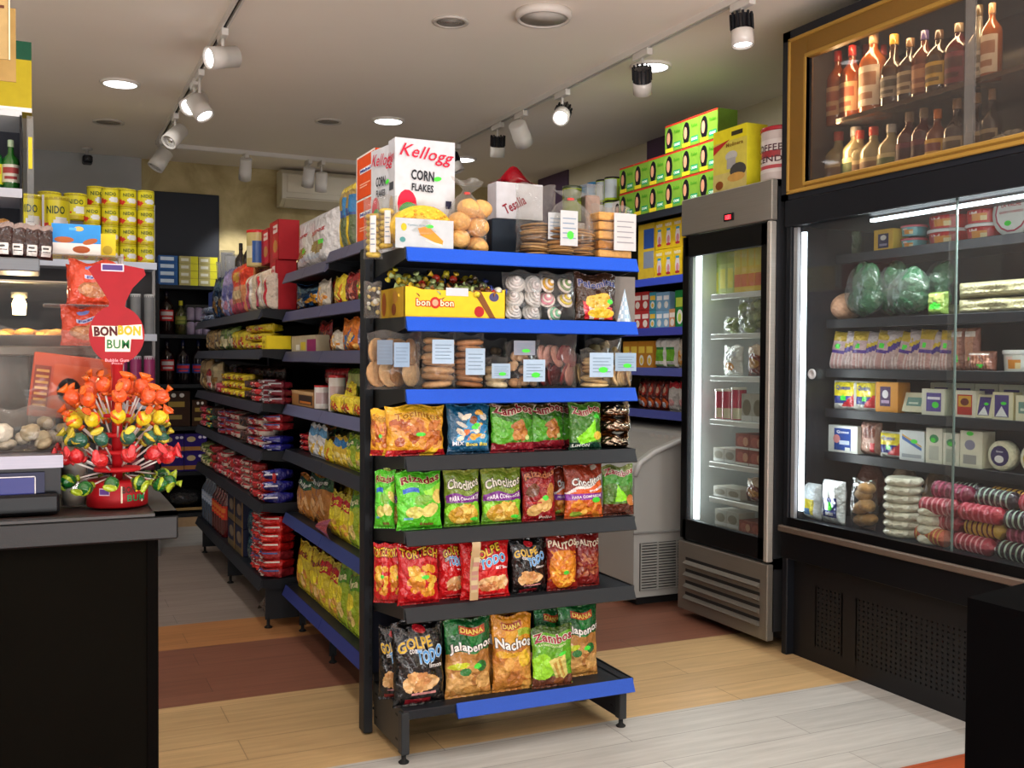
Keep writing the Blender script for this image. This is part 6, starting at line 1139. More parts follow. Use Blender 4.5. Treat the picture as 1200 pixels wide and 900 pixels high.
row(H[3], 'X', bp(3), BZ[3][0], [('cheese_yel', 974, 1003, 445, {'d': .04}), ('cheese_yel', 1000, 1026, 446, {'d': .04, 'seed': 1}), ('cheddar', 1026, 1053, 448, {'d': .07}), ('cheese_flat', 1056, 1082, 462, {'d': .06, 'tilt': -.3}), ('cheese_purple', 1080, 1108, 456, {'d': .05}), ('cheese_red', 1118, 1144, 458, {'d': .05}), ('cheese_dark', 1143, 1163, 464, {'d': .04, 'tilt': -.2}), ('cheese_dark', 1163, 1188, 460, {'d': .05}), ('cheese_flat', 1190, 1214, 464, {'d': .05})])
row(H[3], 'X', bp(3)+.12, BZ[3][0], [('cheese_purple', 1090, 1200, 450, {'k': 4, 'd': .04})], .5)
row(H[4], 'X', bp(4), BZ[4][0], [('white_big', 963, 1006, 499, {'d': .06}), ('ham', 1005, 1028, 494, {'d': .06, 'gap': .03}), ('cheese_yel', 1028, 1055, 506, {'d': .05}), ('white_blue', 1054, 1084, 505, {'d': .06}), ('white_green', 1085, 1105, 502, {'d': .06}), ('white_green', 1105, 1125, 508, {'d': .06}), ('white_tall', 1125, 1152, 503, {'d': .07})])
for i, p in enumerate((1173, 1212)):
    t = thing('round_cheese', None, None, (3.235, on_x(p, 528, 3.22)[0], BZ[4][0]+.058), -PI/2); m = MB(); m.lathe([(.05, -.02), (.056, -.015), (.056, .02), (.05, .025)], 'd8d4b8', 'food', 28, axis='y'); m.build('cheese', t); m = MB(); S = lambda u, v, off=0: ((u-.5)*.1, -.021-off, (v-.5)*.1); m.decal(S, ('e', .5, .5, .4, .38, '3a3060' if i == 0 else 'c8b030'), .0006); m.decal(S, ('e', .48, .38, .2, .14, 'dcdce0'), .001); m.text(S, 'Queso', .5, .66, .3, .08, 'e0e0f0', None, 0, 1, .001); m.build('printed_label', t); pend(t, 'round white cheese with '+('purple' if i == 0 else 'yellow')+' label', 'cheese', H[4], p)
# floor of the display
fz = BZ[5][0]; FP = 3.06
row(H[5], 'X', FP, fz, [('white_jug', 938, 957, 567, {'d': .06}), ('white_pouch', 959, 985, 564, {'d': .06})])
ya, zt = on_x(1000, 572, FP); film_bag('clear bag of golden buns', 'bag of buns', FP+.06, ya, fz+.002, .13, .2, .1, ('buns', [(-.15, .16), (.18, .2), (-.1, .42), (.16, .5), (-.02, .7), (.1, .84)], .3, .13, 'b88a50'), rz=-PI/2, key=1000, place=H[5])
def arepa_stack(p, n, r_, X, place, desc, h=.034):
    y = on_x(p, 600, X)[0]
    for k in range(n):
        m = MB(); m.lathe([(r_*.85, 0), (r_, h*.3), (r_, h*.6), (r_*.85, h*.95), (r_*.5, h*.9)], 'd4d0bc', 'foil', 24); o = m.build('flatbread_pack', None, (X+r_, y+RND.uniform(-.004, .004), fz+.002+k*h)); pend(o, desc, 'flatbread pack', place, p, k)
arepa_stack(1042, 7, .075, FP, H[5], 'wrapped round white flatbread pack'); arepa_stack(1080, 4, .05, FP, H[5], 'small wrapped cream flatbread pack', .036)
for i, p in enumerate((1020, 1060, 1100)): m = MB(); m.blob((0, 0, .13), (.07, .06, .115), ['8a5040', 'b09070', '9a7a5a'][i], 'foil', 14, 10, .06, seed=i); o = m.build('meat_pack', None, (3.42, on_x(p, 560, 3.42)[0], fz+.001)); pend(o, 'plastic-wrapped meat pack at the back', 'meat pack', H[5], p)
def roll_mesh(c1, c2, L_, r_):
    m = MB(); n = 18
    prof = [(.004, -L_/2-.012), (r_*.35, -L_/2-.004), (r_*.85, -L_/2+.008)]+[(r_, -L_/2+.015+(L_-.03)*k/n, c2 if k % 3 == 1 else c1) for k in range(n+1)]+[(r_*.85, L_/2-.008), (r_*.35, L_/2+.004), (.004, L_/2+.012)]
    m.lathe(prof, c1, 'foil', 18, axis='x'); m.lathe([(r_*.22, -L_/2-.016), (r_*.22, -L_/2-.01)], 'c8c8d0', 'shiny', 8, axis='x'); return m.mesh('salami_roll')
RMS = [roll_mesh('a83848', 'd89098', .17, .033), roll_mesh('2c1c28', '9ab0a0', .17, .033), roll_mesh('a82c3c', 'c86070', .19, .033), roll_mesh('c8a040', '5a1820', .17, .033), roll_mesh('c06048', 'e0b060', .16, .033), roll_mesh('7a2440', 'b05070', .18, .033)]
RDN = ['pink banded sausage roll', 'black and silver striped sausage roll', 'red sausage roll', 'yellow striped sausage roll', 'orange sausage roll', 'purple sausage roll']
rr = random.Random(4)
lay = [[(2.86, 4), (2.67, 0), (2.48, 1), (2.3, 2)], [(2.84, 0), (2.65, 3), (2.46, 5), (2.28, 2)], [(2.83, 0), (2.64, 2), (2.45, 1), (2.27, 5)], [(2.8, 5), (2.6, 1), (2.41, 2)]]
for j, L2 in enumerate(lay):
    for d_ in range(2):
        for (yy, c) in L2:
            cc = (c+d_*2) % 6; o = bpy.data.objects.new('salami_roll', RMS[cc]); COL.objects.link(o); o.location = (3.10+d_*.07+(.034 if j % 2 else 0), yy+.0, fz+.034+j*.058); o.rotation_euler = (0, rr.uniform(-.05, .05), PI/2+rr.uniform(-.08, .08)); pend(o, RDN[cc]+(' at back' if d_ else ''), 'sausage roll', H[5], -yy, j)

# ------------------------------------------------------------------ liquor
LQ = 'liquor cabinet upper shelf'; LQ2 = 'liquor cabinet floor'
def liq(p, yt, yb, zb, X, kind, place, w_px=18):
    desc, body, cap, lab, neck, sh = kind; y, zt = on_x(p, yt, X); h = round(max(.2, min(.35 if zb > 2.2 else .29, zt-zb)), 2); w_ = abs(on_x(p-w_px/2, yt, X)[0]-on_x(p+w_px/2, yt, X)[0]); r_ = round(w_/2*1.12, 3)
    ck = ('b', desc, r_, h)
    if ck not in MC: MC[ck] = bottle_mesh(r_, h, body, cap, lab, neck, shoulder=sh)
    bottle(MC[ck], X, y, zb, desc, 'bottle', place, p, -PI/2, name='liquor_bottle')
K = {'amber': ('amber bottle with red cap', '8a4014', 'c83020', (.12, .5, 'c8a070', 'a05030'), .3, .6), 'amberw': ('amber bottle with cream label', 'a85a1c', 'd8a878', (.1, .58, 'd8c8b0', 'a87858'), .3, .62),
     'dark': ('dark bottle with pale label', '2a1a14', '8a6a48', (.15, .48, 'a89878', '5a4a38'), .3, .56), 'gold': ('bottle with golden foil neck', '3a2410', 'd8a838', (.15, .42, '8a8070', '3a3428'), .32, .52), 'yel': ('dark bottle with yellow label', '30200e', '5a4434', (.15, .5, 'b8962c', '6a5418'), .3, .6),
     'red': ('dark bottle with maroon label', '4a1418', '8a7860', (.1, .55, '6a2430', '3c1418'), .3, .62), 'pur': ('brown bottle with violet cap', '5a2a14', '5a5088', (.1, .5, '7a4428', 'a87850'), .3, .6), 'clear': ('pale glass bottle with red cap', '9a9068', 'c04030', (.12, .5, 'c8b480', '8a6a48'), .32, .6),
     'clearg': ('pale glass bottle with silver cap', 'a09468', 'a8a8a0', (.1, .52, 'd0c48c', '5a6a38'), .34, .62), 'cog': ('faceted clear bottle with ring neck', '8a8478', '5a4a30', (.1, .4, 'a8a090', '6a6458'), .3, .5), 'cuervo': ('bottle with yellow label and amber rum', '6a3010', 'c87020', (.2, .55, 'd8a820', '7a2c14'), .3, .6)}
UX, UZ, LZ2 = 3.22, 2.339, 2.0215
for p, yt, kd, w_ in ((982, 60, 'amber', 17), (999, 54, 'amber', 18), (1015, 49, 'amber', 16), (1024, 40, 'amberw', 21), (1036, 52, 'amber', 14), (1048, 41, 'gold', 20), (1067, 45, 'dark', 20), (1084, 36, 'pur', 20), (1101, 36, 'yel', 21), (1124, 27, 'red', 22), (1148, 5, 'cog', 20), (1163, 3, 'amberw', 18)): liq(p, yt, 0, UZ, UX+(.09 if kd == 'amber' and p > 1010 else 0), K[kd], LQ, w_)
for p, yt, kd, w_ in ((983, 151, 'clear', 20), (1003, 147, 'clearg', 21), (1008, 153, 'clear', 18), (1024, 150, 'clear', 20), (1045, 145, 'clearg', 21), (1066, 118, 'red', 20), (1083, 112, 'red', 20), (1099, 128, 'cuervo', 20), (1122, 110, 'dark', 22), (1146, 100, 'dark', 20), (1163, 100, 'dark', 18)): liq(p, yt, 0, LZ2, UX, K[kd], LQ2, w_)
m = MB()
for k in range(30): rr2 = random.Random(k); m.blob((rr2.uniform(-.06, .06), rr2.uniform(-.08, .08), rr2.uniform(.01, .12)), (.022, .022, .018), rr2.choice(['a8a49c', '8a867c', 'b8b0a0']), 'foil', 8, 6, .1, seed=k)
tag(m.build('shredded_packing', None, (3.25, on_x(1196, 130, 3.25)[0]+.0, LZ2+.0)), 'pale crumpled bag at right end of liquor cabinet', 'bag')

# ------------------------------------------------------------------ back of the shop, left: white shelving with tins
t = thing('tin_shelving', 'white shelving with yellow milk powder tins at back left', 'shelf rack', (0, 0, 0)); TY = 7.0
for z in (1.9, 1.44, 1.0, .5):
    m = MB(); m.box(-.75, .7, TY, TY+.35, z-.03, z, 'b8bcc4', 'white_paint', .002); m.box(-.75, .7, TY-.012, TY, z-.04, z+.005, 'c8d0e0', 'white_paint', .002); m.build('shelf', t)
for x in (.7, -.78): m = MB(); m.box(x, x+.02, TY+.3, TY+.35, 0, 2.32, 'c8c8c8', 'white_paint', .002); m.box(x, x+.02, TY, TY+.3, .0, .12, '6a6a6a', 'metal_paint'); m.build('post', t)
m = MB(); m.box(-.75, .7, TY+.33, TY+.345, .1, 1.9, '4a4c50', 'metal_paint'); m.build('back_panel', t)
NSH = [('r', 0, 0, 1, .14, 'b8a010'), ('p', [(0, .14), (0, .5), (.4, .3), (.3, .1)], 'c82820'), ('e', .62, .36, .2, .15, 'd8d8d8'), ('r', 0, .95, 1, 1, 'a89818')]
def nido(x, y, z, r_, h, place, key, tier, big): tinlike('milk_tin', ('large ' if big else 'small ')+'yellow milk powder tin', 'tin', x, y, z, r_, h, 'd0c418', 'c8bc20', NSH, [('NIDO', .5, .68, .42, .2, '184028', None)], lidr=1.0, place=place, key=key, tier=tier, n=18)
tb = 'white tin shelving'
for c in range(4):
    for k in range(4 if c < 3 else 3): nido(.64-c*.108+.0, TY+.06, 1.902+k*.118, .052, .115, tb, 10-c, k, False)
for c, (x, zb) in enumerate(((.20, 2.0), (.05, 2.0))): nido(x+.02, TY+.09, zb+.16, .07, .165, tb+' back row', c, 1, True); nido(x+.02, TY+.09, 1.99-.088, .07, .165, tb+' back row', c, 0, True)
for x in (.35, .5): nido(x, TY+.2, 1.902+.354, .06, .14, tb+' back row', x, 2, True)
m = MB(); m.box(.27, .6, TY+.13, TY+.27, 1.902, 2.25, 'a89c20', 'card'); tag(m.build('tin_carton'), 'yellow carton supporting back row of milk tins', 'carton')
for i, x in enumerate((-.02, .2)): 
    _x, zt = on_y(35 if i == 0 else 65, 225, 6.0)
for i, (px_, yt) in enumerate(((33, 228), (65, 228))):
    x, zt = on_y(px_, yt, 5.4); nido(x, 5.4, 1.86, .062, .2, 'left wire shelf', px_, 0, True)
m = MB(); m.box(-.5, .27, 5.3, 5.52, 1.84, 1.858, 'a8a8a4', 'clear_plastic', .002); m.box(-.5, -.47, 5.3, 5.52, 0, 1.84, 'a0a0a0', 'white_paint'); m.box(.02, .03, 5.33, 5.34, 1.858, 2.06, 'b0b0b0', 'steel'); m.box(.262, .27, 5.5, 5.52, 0, 1.84, 'a0a0a0', 'white_paint'); tag(m.build('wire_rack'), 'thin pale rack under the two largest milk tins', 'rack')
CAN = []
for i in range(5): x = .66-i*.085; tinlike('spray_can', 'silver grey spray can', 'can', x, TY+.06, 1.442, .033, .26, '7c7e80', 'b0b0b0', place='tin shelving second shelf', key=-i, n=14)
for i in range(3): x = .66-i*.085; tinlike('pink_bottle', 'pink shampoo bottle with pale lid', 'bottle', x, TY+.06, 1.002, .035, .3, 'a03a70', 'b8b0b8', place='tin shelving third shelf', key=-i, n=14)
WB = bottle_mesh(.036, .3, '201014', 'c8c8c8', (.2, .5, '5a2030', '8a4050'))
for i in range(4): bottle(WB, .66-i*.09, TY+.06, .502, 'dark bottle with white cap', 'bottle', 'tin shelving lowest shelf', -i)

# dark cabinet with cola bottles
t = thing('drinks_cabinet', 'black shelving of cola bottles against the back wall', 'shelf rack', (0, 0, 0)); QY = 8.15
m = MB(); m.box(.8, .835, QY, BY-.05, 0, 1.85, '17191d', 'metal_paint', .002); m.box(1.24, 1.27, QY, BY-.05, 0, 1.85, '17191d', 'metal_paint', .002); m.box(.8, 2.2, BY-.07, BY-.05, 0, 1.85, '101216', 'matte'); m.box(2.17, 2.2, QY, BY-.05, 0, 1.85, '17191d', 'metal_paint'); m.build('frame', t)
QZ = [1.845, 1.47, 1.09, .765, .42, .1]
for z in QZ[:]: m = MB(); m.box(.835, 1.24, QY-.0, BY-.07, z-.03, z, '1b1e22', 'metal_paint', .002); m.box(1.27, 2.17, QY, BY-.07, z-.03, z, '1b1e22', 'metal_paint', .002); m.build('shelf', t)
for z in range(1): m = MB(); m.box(.8, 2.2, QY-.015, QY, 0, .07, 'a88a68', 'card'); m.build('kick_board', t)
qd = 'drinks cabinet top'
for k in range(4):
    for c in range(1): put('case_blue', qd, .90, QY+.1, QZ[0]+.002+k*.056, 0, .14, .054, .15, order=1, tier=k)
    for c in range(2): put('case_yel', qd, 1.05+c*.145, QY+.1, QZ[0]+.002+k*.056, 0, .14, .054, .15, order=2+c, tier=k)
CO = bottle_mesh(.052, .34, '1c0c0a', '20182a', (.3, .55, 'b01c20', 'c8c0c0'), neck=.26); CG = bottle_mesh(.045, .26, '3a3a1c', 'c8c020', (.3, .55, '5a6a28', '8a8a40'), neck=.3); PE = bottle_mesh(.052, .34, '140c10', '18204a', (.25, .45, '28408a', 'c83038'), neck=.26)
bottle(CO, .895, QY+.1, QZ[1]+.001, 'cola bottle with red label', 'bottle', 'drinks cabinet upper shelf', 1); bottle(CG, 1.0, QY+.1, QZ[1]+.001, 'green-brown bottle, yellow cap', 'bottle', 'drinks cabinet upper shelf', 2)
m = MB()
for i in range(3):
    for k in range(2): m.lathe([(.028, k*.11), (.03, k*.11+.01), (.03, k*.11+.09), (.02, k*.11+.1)], '8a7a98', 'shiny', 12, -.03+i*.06-.03, -.02)
m.box(-.1, .1, -.055, .06, 0, .23, 'b0a0b8', 'film', .01); tag(m.build('drinks_multipack', None, (1.13, QY+.1, QZ[1]+.001)), 'plastic-wrapped multipack of lilac bottles in drinks cabinet', 'multipack')
for i in range(3): bottle(CO if i == 0 else PE, .9+i*.115, QY+.1, QZ[2]+.001, 'cola bottle with red label' if i == 0 else 'cola bottle with blue label', 'bottle', 'drinks cabinet middle shelf', i)
for i in range(2):
    put('brown_box', 'drinks cabinet third shelf', .96 if i == 0 else 1.13, QY+.1, QZ[3]+.002, 0, .2 if i == 0 else .11, .27 if i == 0 else .2, .12, order=i)
for c in range(2):
    for k in range(2): put('violet_box', 'drinks cabinet fourth shelf', .93+c*.17, QY+.09, QZ[4]+.002+k*.145, 0, .165, .142, .12, order=c, tier=k)
m = MB(); m.blob((0, 0, .09), (.17, .1, .08), '1a1a1c', 'foil', 18, 12, .06); m.box(-.16, .16, -.1, -.09, .0, .02, 'a08050', 'card'); tag(m.build('dark_sack', None, (1.01, QY+.12, QZ[5]+.02)), 'black plastic-wrapped sack at drinks cabinet bottom', 'sack')
m = MB(); m.blob((0, 0, .05), (.06, .05, .05), 'c8a07c', 'foil', 12, 8, .08); tag(m.build('bread_bag', None, (1.36, QY+.12, QZ[1]+.006)), 'tan bread bag beside lilac multipack', 'bread bag')
# ------------------------------------------------------------------ lollipop stand
LXc, LYc = .168, 2.57
t = thing('lollipop_stand', 'red cardboard lollipop stand with candy-shaped sign on counter', 'candy stand', (LXc, LYc, CZ+.001)); RED = 'a00c16'
m = MB(); m.lathe([(.066, 0), (.068, .004), (.068, .056), (.064, .06)], RED, 'card', 32); S = lambda u, v, off=0: (mt.cos(-PI/2+(u-.5)*2.2)*(.0685+off), mt.sin(-PI/2+(u-.5)*2.2)*(.0685+off), .06*v)
m.decal(S, ('r', .2, .5, .36, .78, 'c8a8b8'), .0006); m.decal(S, ('r', .21, .54, .35, .74, '5a3a80'), .0009); m.decal(S, ('p', [(.52, .2), (.52, .85), (.95, .92), (.95, .55), (.88, .2)], 'e8d8c0'), .0006); m.text(S, 'BON', .64, .7, .2, .26, '3a2a20', None, 0, .4, .0009); m.text(S, 'BON', .84, .74, .2, .26, 'e8c820', None, 0, .4, .0009); m.text(S, 'BUM', .76, .38, .3, .26, '187a48', None, 0, .4, .0009); m.build('base_drum', t)
m = MB(); m.lathe([(.012, .06), (.012, .33)], RED, 'card', 16); m.build('centre_pole', t)
for (z, r_) in ((.085, .052), (.125, .042), (.165, .034), (.21, .03), (.25, .026)): m = MB(); m.lathe([(r_, z-.004), (r_+.002, z), (r_, z+.004)], 'c01820', 'card', 28); m.build('tier_disc', t)
sg = MB(); out = []
cz_ = .40; rw = .061
ring = [(mt.sin(a)*rw, cz_+mt.cos(a)*rw*1.1) for a in [PI*(.13+k/20*1.74) for k in range(21)]]
out = [(.018, cz_+.072), (.0, 0)][:0]
shape = [(-.012, .30), (.012, .30), (.014, .33)]+[(mt.sin(a)*rw, cz_-mt.cos(a)*rw*1.12) for a in [.25+k*(PI-.55)/14 for k in range(15)]]+[(.02, cz_+.078), (.035, cz_+.11), (.064, cz_+.142), (.06, cz_+.156), (.0, cz_+.166), (-.046, cz_+.164), (-.062, cz_+.15), (-.03, cz_+.1), (-.016, cz_+.076)]+[(-mt.sin(a)*rw, cz_-mt.cos(a)*rw*1.12) for a in [.25+k*(PI-.55)/14 for k in range(15)]][::-1]+[(-.014, .33)]
sg.prism(shape, -.003, .003, '960c1a', 'card', 'y'); SS = lambda u, v, off=0: ((u-.5)*.13, -.0032-off, .33+.25*v)
sg.decal(SS, ('r', .24, .87, .62, .94, 'd0c8d8'), .0005); sg.decal(SS, ('r', .26, .88, .60, .93, '4a3a78'), .0008)
sg.decal(SS, ('p', [(.08, .36), (.1, .26), (.3, .26), (.3, .12), (.72, .12), (.74, .24), (.94, .24), (.92, .38), (.5, .36)], 'e8dccc'), .0004)
sg.text(SS, 'BON', .31, .31, .38, .085, '4a1018', None, .03, 1.9, .0007, bold=.05); sg.text(SS, 'BON', .71, .32, .38, .085, 'd8a818', '6a4a10', -.03, 1.9, .0006, bold=.04); sg.text(SS, 'BUM', .52, .19, .38, .085, '187038', None, 0, 1.9, .0007, bold=.015); sg.text(SS, 'Bubble Gum', .5, -.0+.04, .4, .03, 'e8a0a8', None, 0, 1.9, .0006); sg.text(SS, 'Pops', .5, .005, .18, .03, 'e8a0a8', None, 0, 1.9, .0006)
sg.build('sign', t)
def pop_meshes(c1, c2):
    m = MB(); m.tube([(0, 0, -.06), (0, 0, 0)], .0022, 'dcd8d4', 'paper', 6); st = m.mesh('stick')
    m = MB(); m.blob((0, 0, .012), (.0168, .0168, .0185), c1, 'foil', 14, 9, .03); m.blob((0, .002, .013), (.0175, .0175, .008), c2, 'foil', 12, 6, .05, (.5, .4, 0)); m.lathe([(.0025, .0), (.006, -.004), (.009, -.012), (.004, -.006)], c2, 'foil', 10)
    m.lathe([(.004, .026), (.011, .036), (.017, .043), (.009, .039)], c2, 'foil', 8, sy=.5); return st, m.mesh('candy_wrapper')
PM = {'orange': pop_meshes('d8501c', 'e86a14'), 'yellow': pop_meshes('d8c010', 'e85c10'), 'teal': pop_meshes('1c5a48', 'c8b830'), 'red': pop_meshes('b8141c', 'd83038'), 'green': pop_meshes('0c5a20', '9ab020')}
for (cn, n, zc, rad, tilt, a0) in (('orange', 8, .27, .055, .4, .2), ('orange', 9, .245, .092, .7, .5), ('yellow', 11, .2, .092, .8, .1), ('teal', 11, .155, .09, .9, .3), ('red', 12, .115, .105, 1.15, .15), ('green', 12, .062, .102, 1.75, .35)):
    for k in range(n):
        a = a0+2*PI*k/n; o = bpy.data.objects.new('lollipop', None); COL.objects.link(o); o.location = (LXc+mt.cos(a)*rad, LYc+mt.sin(a)*rad, CZ+zc+RND.uniform(-.008, .008))
        dr_ = Vector((mt.cos(a)*mt.sin(tilt), mt.sin(a)*mt.sin(tilt), mt.cos(tilt))); o.rotation_euler = (dr_.to_track_quat('Z', 'Y').to_matrix()@Matrix.Rotation(RND.uniform(0, 6), 3, 'Z')).to_euler()
        for nm, me in zip(('stick', 'candy_wrapper'), PM[cn]):
            c = bpy.data.objects.new(nm, me); COL.objects.link(c); c.parent = o
        back = mt.sin(a) > .25
        pend(o, cn+'-wrapped lollipop', 'lollipop', {.27: 'top ring', .245: 'second ring', .2: 'third ring', .155: 'fourth ring', .115: 'fifth ring', .062: 'lowest ring'}[zc]+(' back side' if back else ' front side')+' of stand', mt.cos(a))

# ------------------------------------------------------------------ counter things
t = thing('weighing_scale', 'dark counter scale with silver plate and blue display', 'scale', (0, 0, CZ+.001)); 
m = MB(); m.box(-.35, .042, 2.47, 2.8, 0, .045, '101114', 'black_gloss', .006); m.prism([(2.5, .04), (2.495, .1), (2.52, .115), (2.78, .12), (2.78, .04)], -.35, .045, '1c1e22', 'black_gloss', 'x'); m.build('housing', t)
m = MB(); m.box(-.36, .05, 2.5, 2.82, .12, .128, '77757f', 'steel', .003); m.box(-.36, .05, 2.495, 2.5, .1, .128, '8a8894', 'steel'); m.build('weighing_plate', t)
m = MB(); m.box(-.2, .012, 2.488, 2.494, .03, .092, '14183a', 'black_gloss'); m.box(-.2, -.006, 2.4865, 2.488, .082, .084, 'd0d0d8', 'paper'); m.box(-.2, -.006, 2.4865, 2.488, .04, .042, 'd0d0d8', 'paper'); m.box(-.008, -.006, 2.4865, 2.488, .04, .084, 'd0d0d8', 'paper'); m.box(-.2, -.009, 2.4868, 2.488, .043, .081, '1c2260', 'led_screen'); m.build('display_panel', t)
m = MB(); m.lathe([(.026, 0), (.03, .02), (.03, .12), (.022, .14), (.02, .17)], 'c8c0b0', 'clear_plastic', 20); m.lathe([(.024, .002), (.026, .02), (.026, .15), (.0, .16)], '9a9080', 'matte', 18); tag(m.build('plastic_cup', None, (.075, 2.6, CZ+.001)), 'tall cream plastic cup between scale and lollipop stand', 'cup')
# wire-and-glass display for wafers and hot food, standing behind the scale
GY = 2.95
t = thing('food_warmer', 'glass food warmer with lamp and golden snacks at left edge', 'food warmer', (0, 0, 0))
m = MB(); m.box(-.6, .16, GY-.05, GY+.34, 1.30, 1.325, '6a645c', 'steel', .004); m.box(-.6, -.02, GY, GY+.33, .96, 1.3, '5a5c5a', 'metal_paint', .004); m.build('base', t)
m = MB(); m.surf(lambda u, v, o=0: (-.6+.76*u, GY-.04+.1*(1-mt.cos(v*PI/2)), 1.325+.17*mt.sin(v*PI/2)), 6, 8, 'ffffff', 'glass'); m.box(.155, .16, GY+.05, GY+.33, 1.325, 1.49, 'ffffff', 'glass'); m.box(-.6, .16, GY+.06, GY+.33, 1.492, 1.498, 'ffffff', 'glass'); m.build('curved_glass', t)
m = MB()
m.tube([(.158, GY-.04+.1*(1-mt.cos(v*PI/20)), 1.325+.17*mt.sin(v*PI/20)) for v in range(11)], .004, 'b0a898', 'steel'); m.tube([(-.6, GY+.065, 1.497), (.16, GY+.065, 1.497)], .004, 'c0b8a8', 'steel'); m.build('frame', t)
m = MB(); m.lathe([(.016, 0), (.018, .03), (.012, .045)], 'ffe0b0', 'lamp_warm', 14); m.lathe([(.02, .045), (.02, .06)], 'b0a890', 'steel', 12); b_ = m.build('warm_bulb', t, (-.045, GY+.1, 1.41))
l = bpy.data.lights.new('warmer_lamp', 'POINT'); l.energy = 2.2; l.color = (1, .72, .4); l.shadow_soft_size = .03; o = bpy.data.objects.new('warmer_lamp', l); COL.objects.link(o); o.location = (-.045, GY+.06, 1.43)
tr = thing('serving_tray', 'steel tray of golden baked snacks inside the warmer', 'tray', (0, GY+.16, 1.327)); m = MB(); m.lathe([(.1, 0), (.14, .025), (.145, .028), (.138, .026), (.1, .004)], 'b0a898', 'steel', 28); m.build('tray', tr)
for k in range(14):
    a = k*2.4; q = .02+.007*k; m = MB(); m.blob((0, 0, 0), (.028, .02, .014), ['d89a3a', 'c8862c', 'e0a848'][k % 3], 'food', 12, 8, .05, seed=k); o = m.build('pastry', None, (mt.cos(a)*q, GY+.16+mt.sin(a)*q, 1.352+.008*(k % 2))); pend(o, 'golden baked pastry', 'pastry', 'steel warmer tray', k)
# plastic shelf with wafer bags and chocolate box above the warmer
t = thing('counter_rack', 'clear plastic rack above the warmer holding snack bags', 'rack', (0, 0, 0))
for z, x1 in ((1.555, .2), (1.43, .2)): m = MB(); m.box(.012, x1, 2.78, 2.89, z-.006, z, 'a8a8a8', 'clear_plastic', .003); m.build('shelf', t)
m = MB(); m.tube([(.195, 2.79, .96), (.195, 2.79, 1.56)], .004, 'b8b8b8', 'steel'); m.tube([(.195, 2.88, .96), (.195, 2.88, 1.56)], .004, 'b8b8b8', 'steel'); m.build('support', t)
m = MB(); m.box(-.5, .005, 2.73, 2.89, 1.503, 1.535, '6e7276', 'steel', .003); m.build('grey_ledge', t)
put('almond_box', 'clear counter rack', .09, 2.85, 1.557, 0, .115, .078, .03, order=1)
des('thin_yel', 'small yellow box end behind almond box', 'box', 'cardboard_box', 'box', 'd8c020', [('e', .5, .3, .3, .2, 'b09828')], [])
put('thin_yel', 'clear counter rack', .165, 2.88, 1.557, 0, .04, .06, .04, order=2)
for i, (x, z, w_, h_) in enumerate(((.13, 1.432, .12, .11), (.115, 1.432, .1, .1))): put('wafer_red', 'clear counter rack', x, 2.83+.05*i, z, .1, w_, h_, .03, order=3+i, seed=i)
for i in range(2): put('wafer_red', 'warmer base end', .11+.02*i, 2.86+.03*i, 1.327-.0, .15, .12, .1, .03, order=5+i, seed=i)
for i in range(4): put('choc_bag', 'grey ledge left of almond box', -.075+i*.03, 2.76+.012*i, 1.537, .15*i, .045, .085, .03, order=i, seed=i % 3)
# clear bags hanging in front over scale
t = thing('wafer_display_bag', 'large clear bag with orange-red cookie box behind lollipops', 'clear bag', (.03, 2.74, CZ+.17)); t.rotation_euler = (0, .12, 0)
m = MB(); m.surf(bag_S(.3, .24, .1, 7), 16, 16, 'ffffff', 'film'); m.surf(bag_S(.3, .24, .1, 7, 1), 12, 12, 'ffffff', 'film', flip=True); m.build('film', t)
m = MB(); m.box(-.06, .13, -.025, .03, .03, .185, 'c04a28', 'card', .003); S = lambda u, v, off=0: (-.06+.19*u, -.026-off, .03+.155*v)
for q in (('r', .25, .12, .95, .85, 'd05a30'), ('e', .45, .45, .14, .2, '7a6458'), ('e', .75, .5, .14, .22, '6a4a3a'), ('r', .03, .1, .22, .8, '8a3420')): m.decal(S, q, .001)
for k in range(7): m.decal(S, ('r', .05, .16+k*.09, .2, .2+k*.09, 'c89048'), .0015)
m.build('cookie_box', t)
for i, (x, w_, h_) in enumerate(((-.03, .14, .1), (.035, .12, .12))):
    film_bag('clear bag of pale bread', 'bag of bread', x, 2.6+.06*i, CZ+.132, w_, h_, .07, ('lumps', 12, ['b8ac98', 'a89878', 'c8c0b0'], .14), key=i, place='weighing scale plate', full=.5)
# hanging cabinet at the far left edge with bottles
t = thing('wall_cabinet', 'glass-fronted wall cabinet cut off by the left edge', 'wall cabinet', (0, 0, 0)); cy = 3.8; 
m = MB(); m.box(-.6, -.045, cy, cy+.3, 2.095, 2.115, 'c8ccd0', 'white_paint'); m.box(-.6, -.045, cy-.01, cy+.3, 1.825, 1.855, 'b8bcc8', 'white_paint'); m.box(-.052, -.045, cy, cy+.3, 1.6, 2.1, '0e1014', 'black_gloss'); m.box(-.6, -.045, cy+.28, cy+.3, 1.6, 2.1, '3a3e48', 'matte'); m.box(-.6, -.045, cy, cy+.3, 1.595, 1.615, 'b8bcc8', 'white_paint'); m.build('cabinet_body', t)
m = MB(); m.box(-.03, -.01, cy, cy+.02, 1.75, 2.1, 'c8c8b8', 'clear_plastic'); m.decal(lambda u, v, off=0: (-.03+.02*u, cy-.001-off, 1.75+.35*v), ('r', .2, .5, .8, .8, 'd0c020'), .001); m.build('side_strip', t)
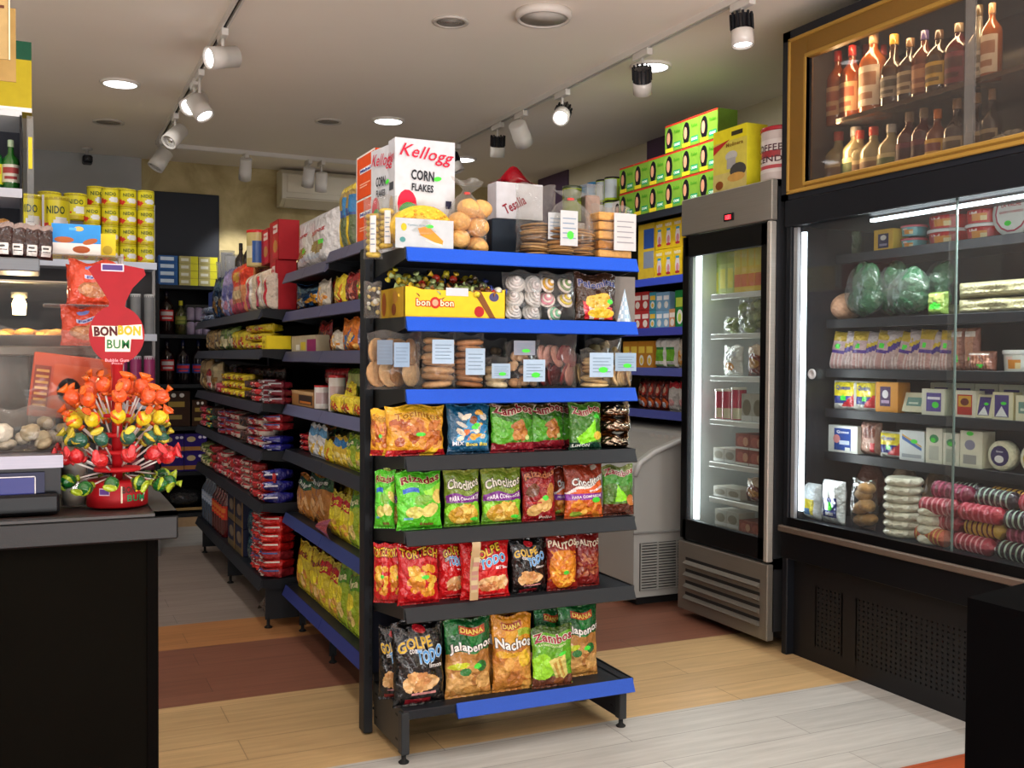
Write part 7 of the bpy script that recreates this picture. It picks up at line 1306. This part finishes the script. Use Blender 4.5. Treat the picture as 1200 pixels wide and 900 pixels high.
GB = bottle_mesh(.028, .17, '1c5a1c', '9ab090', (.15, .5, 'b8b8a8', '8a3030'), neck=.32, shoulder=.55); YBt = bottle_mesh(.03, .17, '165c28', 'c8b820', (.1, .5, 'c8c018', 'c87830'), neck=.3)
bottle(GB, -.08, cy+.06, 1.856, 'green glass bottle with oval label', 'bottle', 'left wall cabinet shelf', 1); bottle(YBt, -.135, cy+.06, 1.856, 'green bottle with yellow label', 'bottle', 'left wall cabinet shelf', 0)
put('mix_multi', 'left wall cabinet lower shelf', -.12, cy+.05, 1.617, 0, .07, .14, .04, order=0)
put('yel_card', 'left wall cabinet top', -.075, cy+.08, 2.118, 0, .12, .235, .1, order=0)
m = MB(); m.box(-.012, .0, 0, .004, 0, .0, 'c8a468') if 0 else None
x, z = on_y(5, 40, 3.2)
des('kraft_card2', 'pale kraft card hanging near top left corner', 'card', 'hanging_card', 'box', 'a88a58', [('r', 0, .82, .86, .98, '20222a'), ('r', .2, .7, .5, .72, '6a3020')], [])
xa, za = on_y(10, 70, 3.2); xb, zb_ = on_y(17, 92, 3.3)
t = thing('hanging_card', 'kraft brown card nearest the top left corner', 'card', (0, 0, 0)); m = MB(); m.box(xa-.1, xa, 3.2, 3.204, za-.0, za+.28, 'b09460', 'card'); S = lambda u, v, off=0: (xa-.1+.1*u, 3.2-off, za+.28*v); m.decal(S, ('r', .5, .68, .97, .86, '22242c'), .001); m.decal(S, ('r', .6, .5, .9, .53, '5a3020'), .001); m.build('card_face', t); m = MB(); m.box(xa+.001, xa+.004, 3.198, 3.206, za, za+.28, 'e8e0c0', 'paper'); m.tube([(xa-.05, 3.202, za+.28), (xa-.05, 3.202, CEIL)], .001, 'c0c0c0', 'paper', 5); m.build('card_edge', t)
m = MB(); m.box(xb-.05, xb+.004, 3.3, 3.304, zb_-.01, zb_+.2, 'a8884e', 'card'); m.tube([(xb-.02, 3.302, zb_+.2), (xb-.02, 3.302, CEIL)], .001, 'c0c0c0', 'paper', 5); tag(m.build('hanging_card'), 'smaller kraft card hanging behind the nearest one', 'card')
finish_labels()
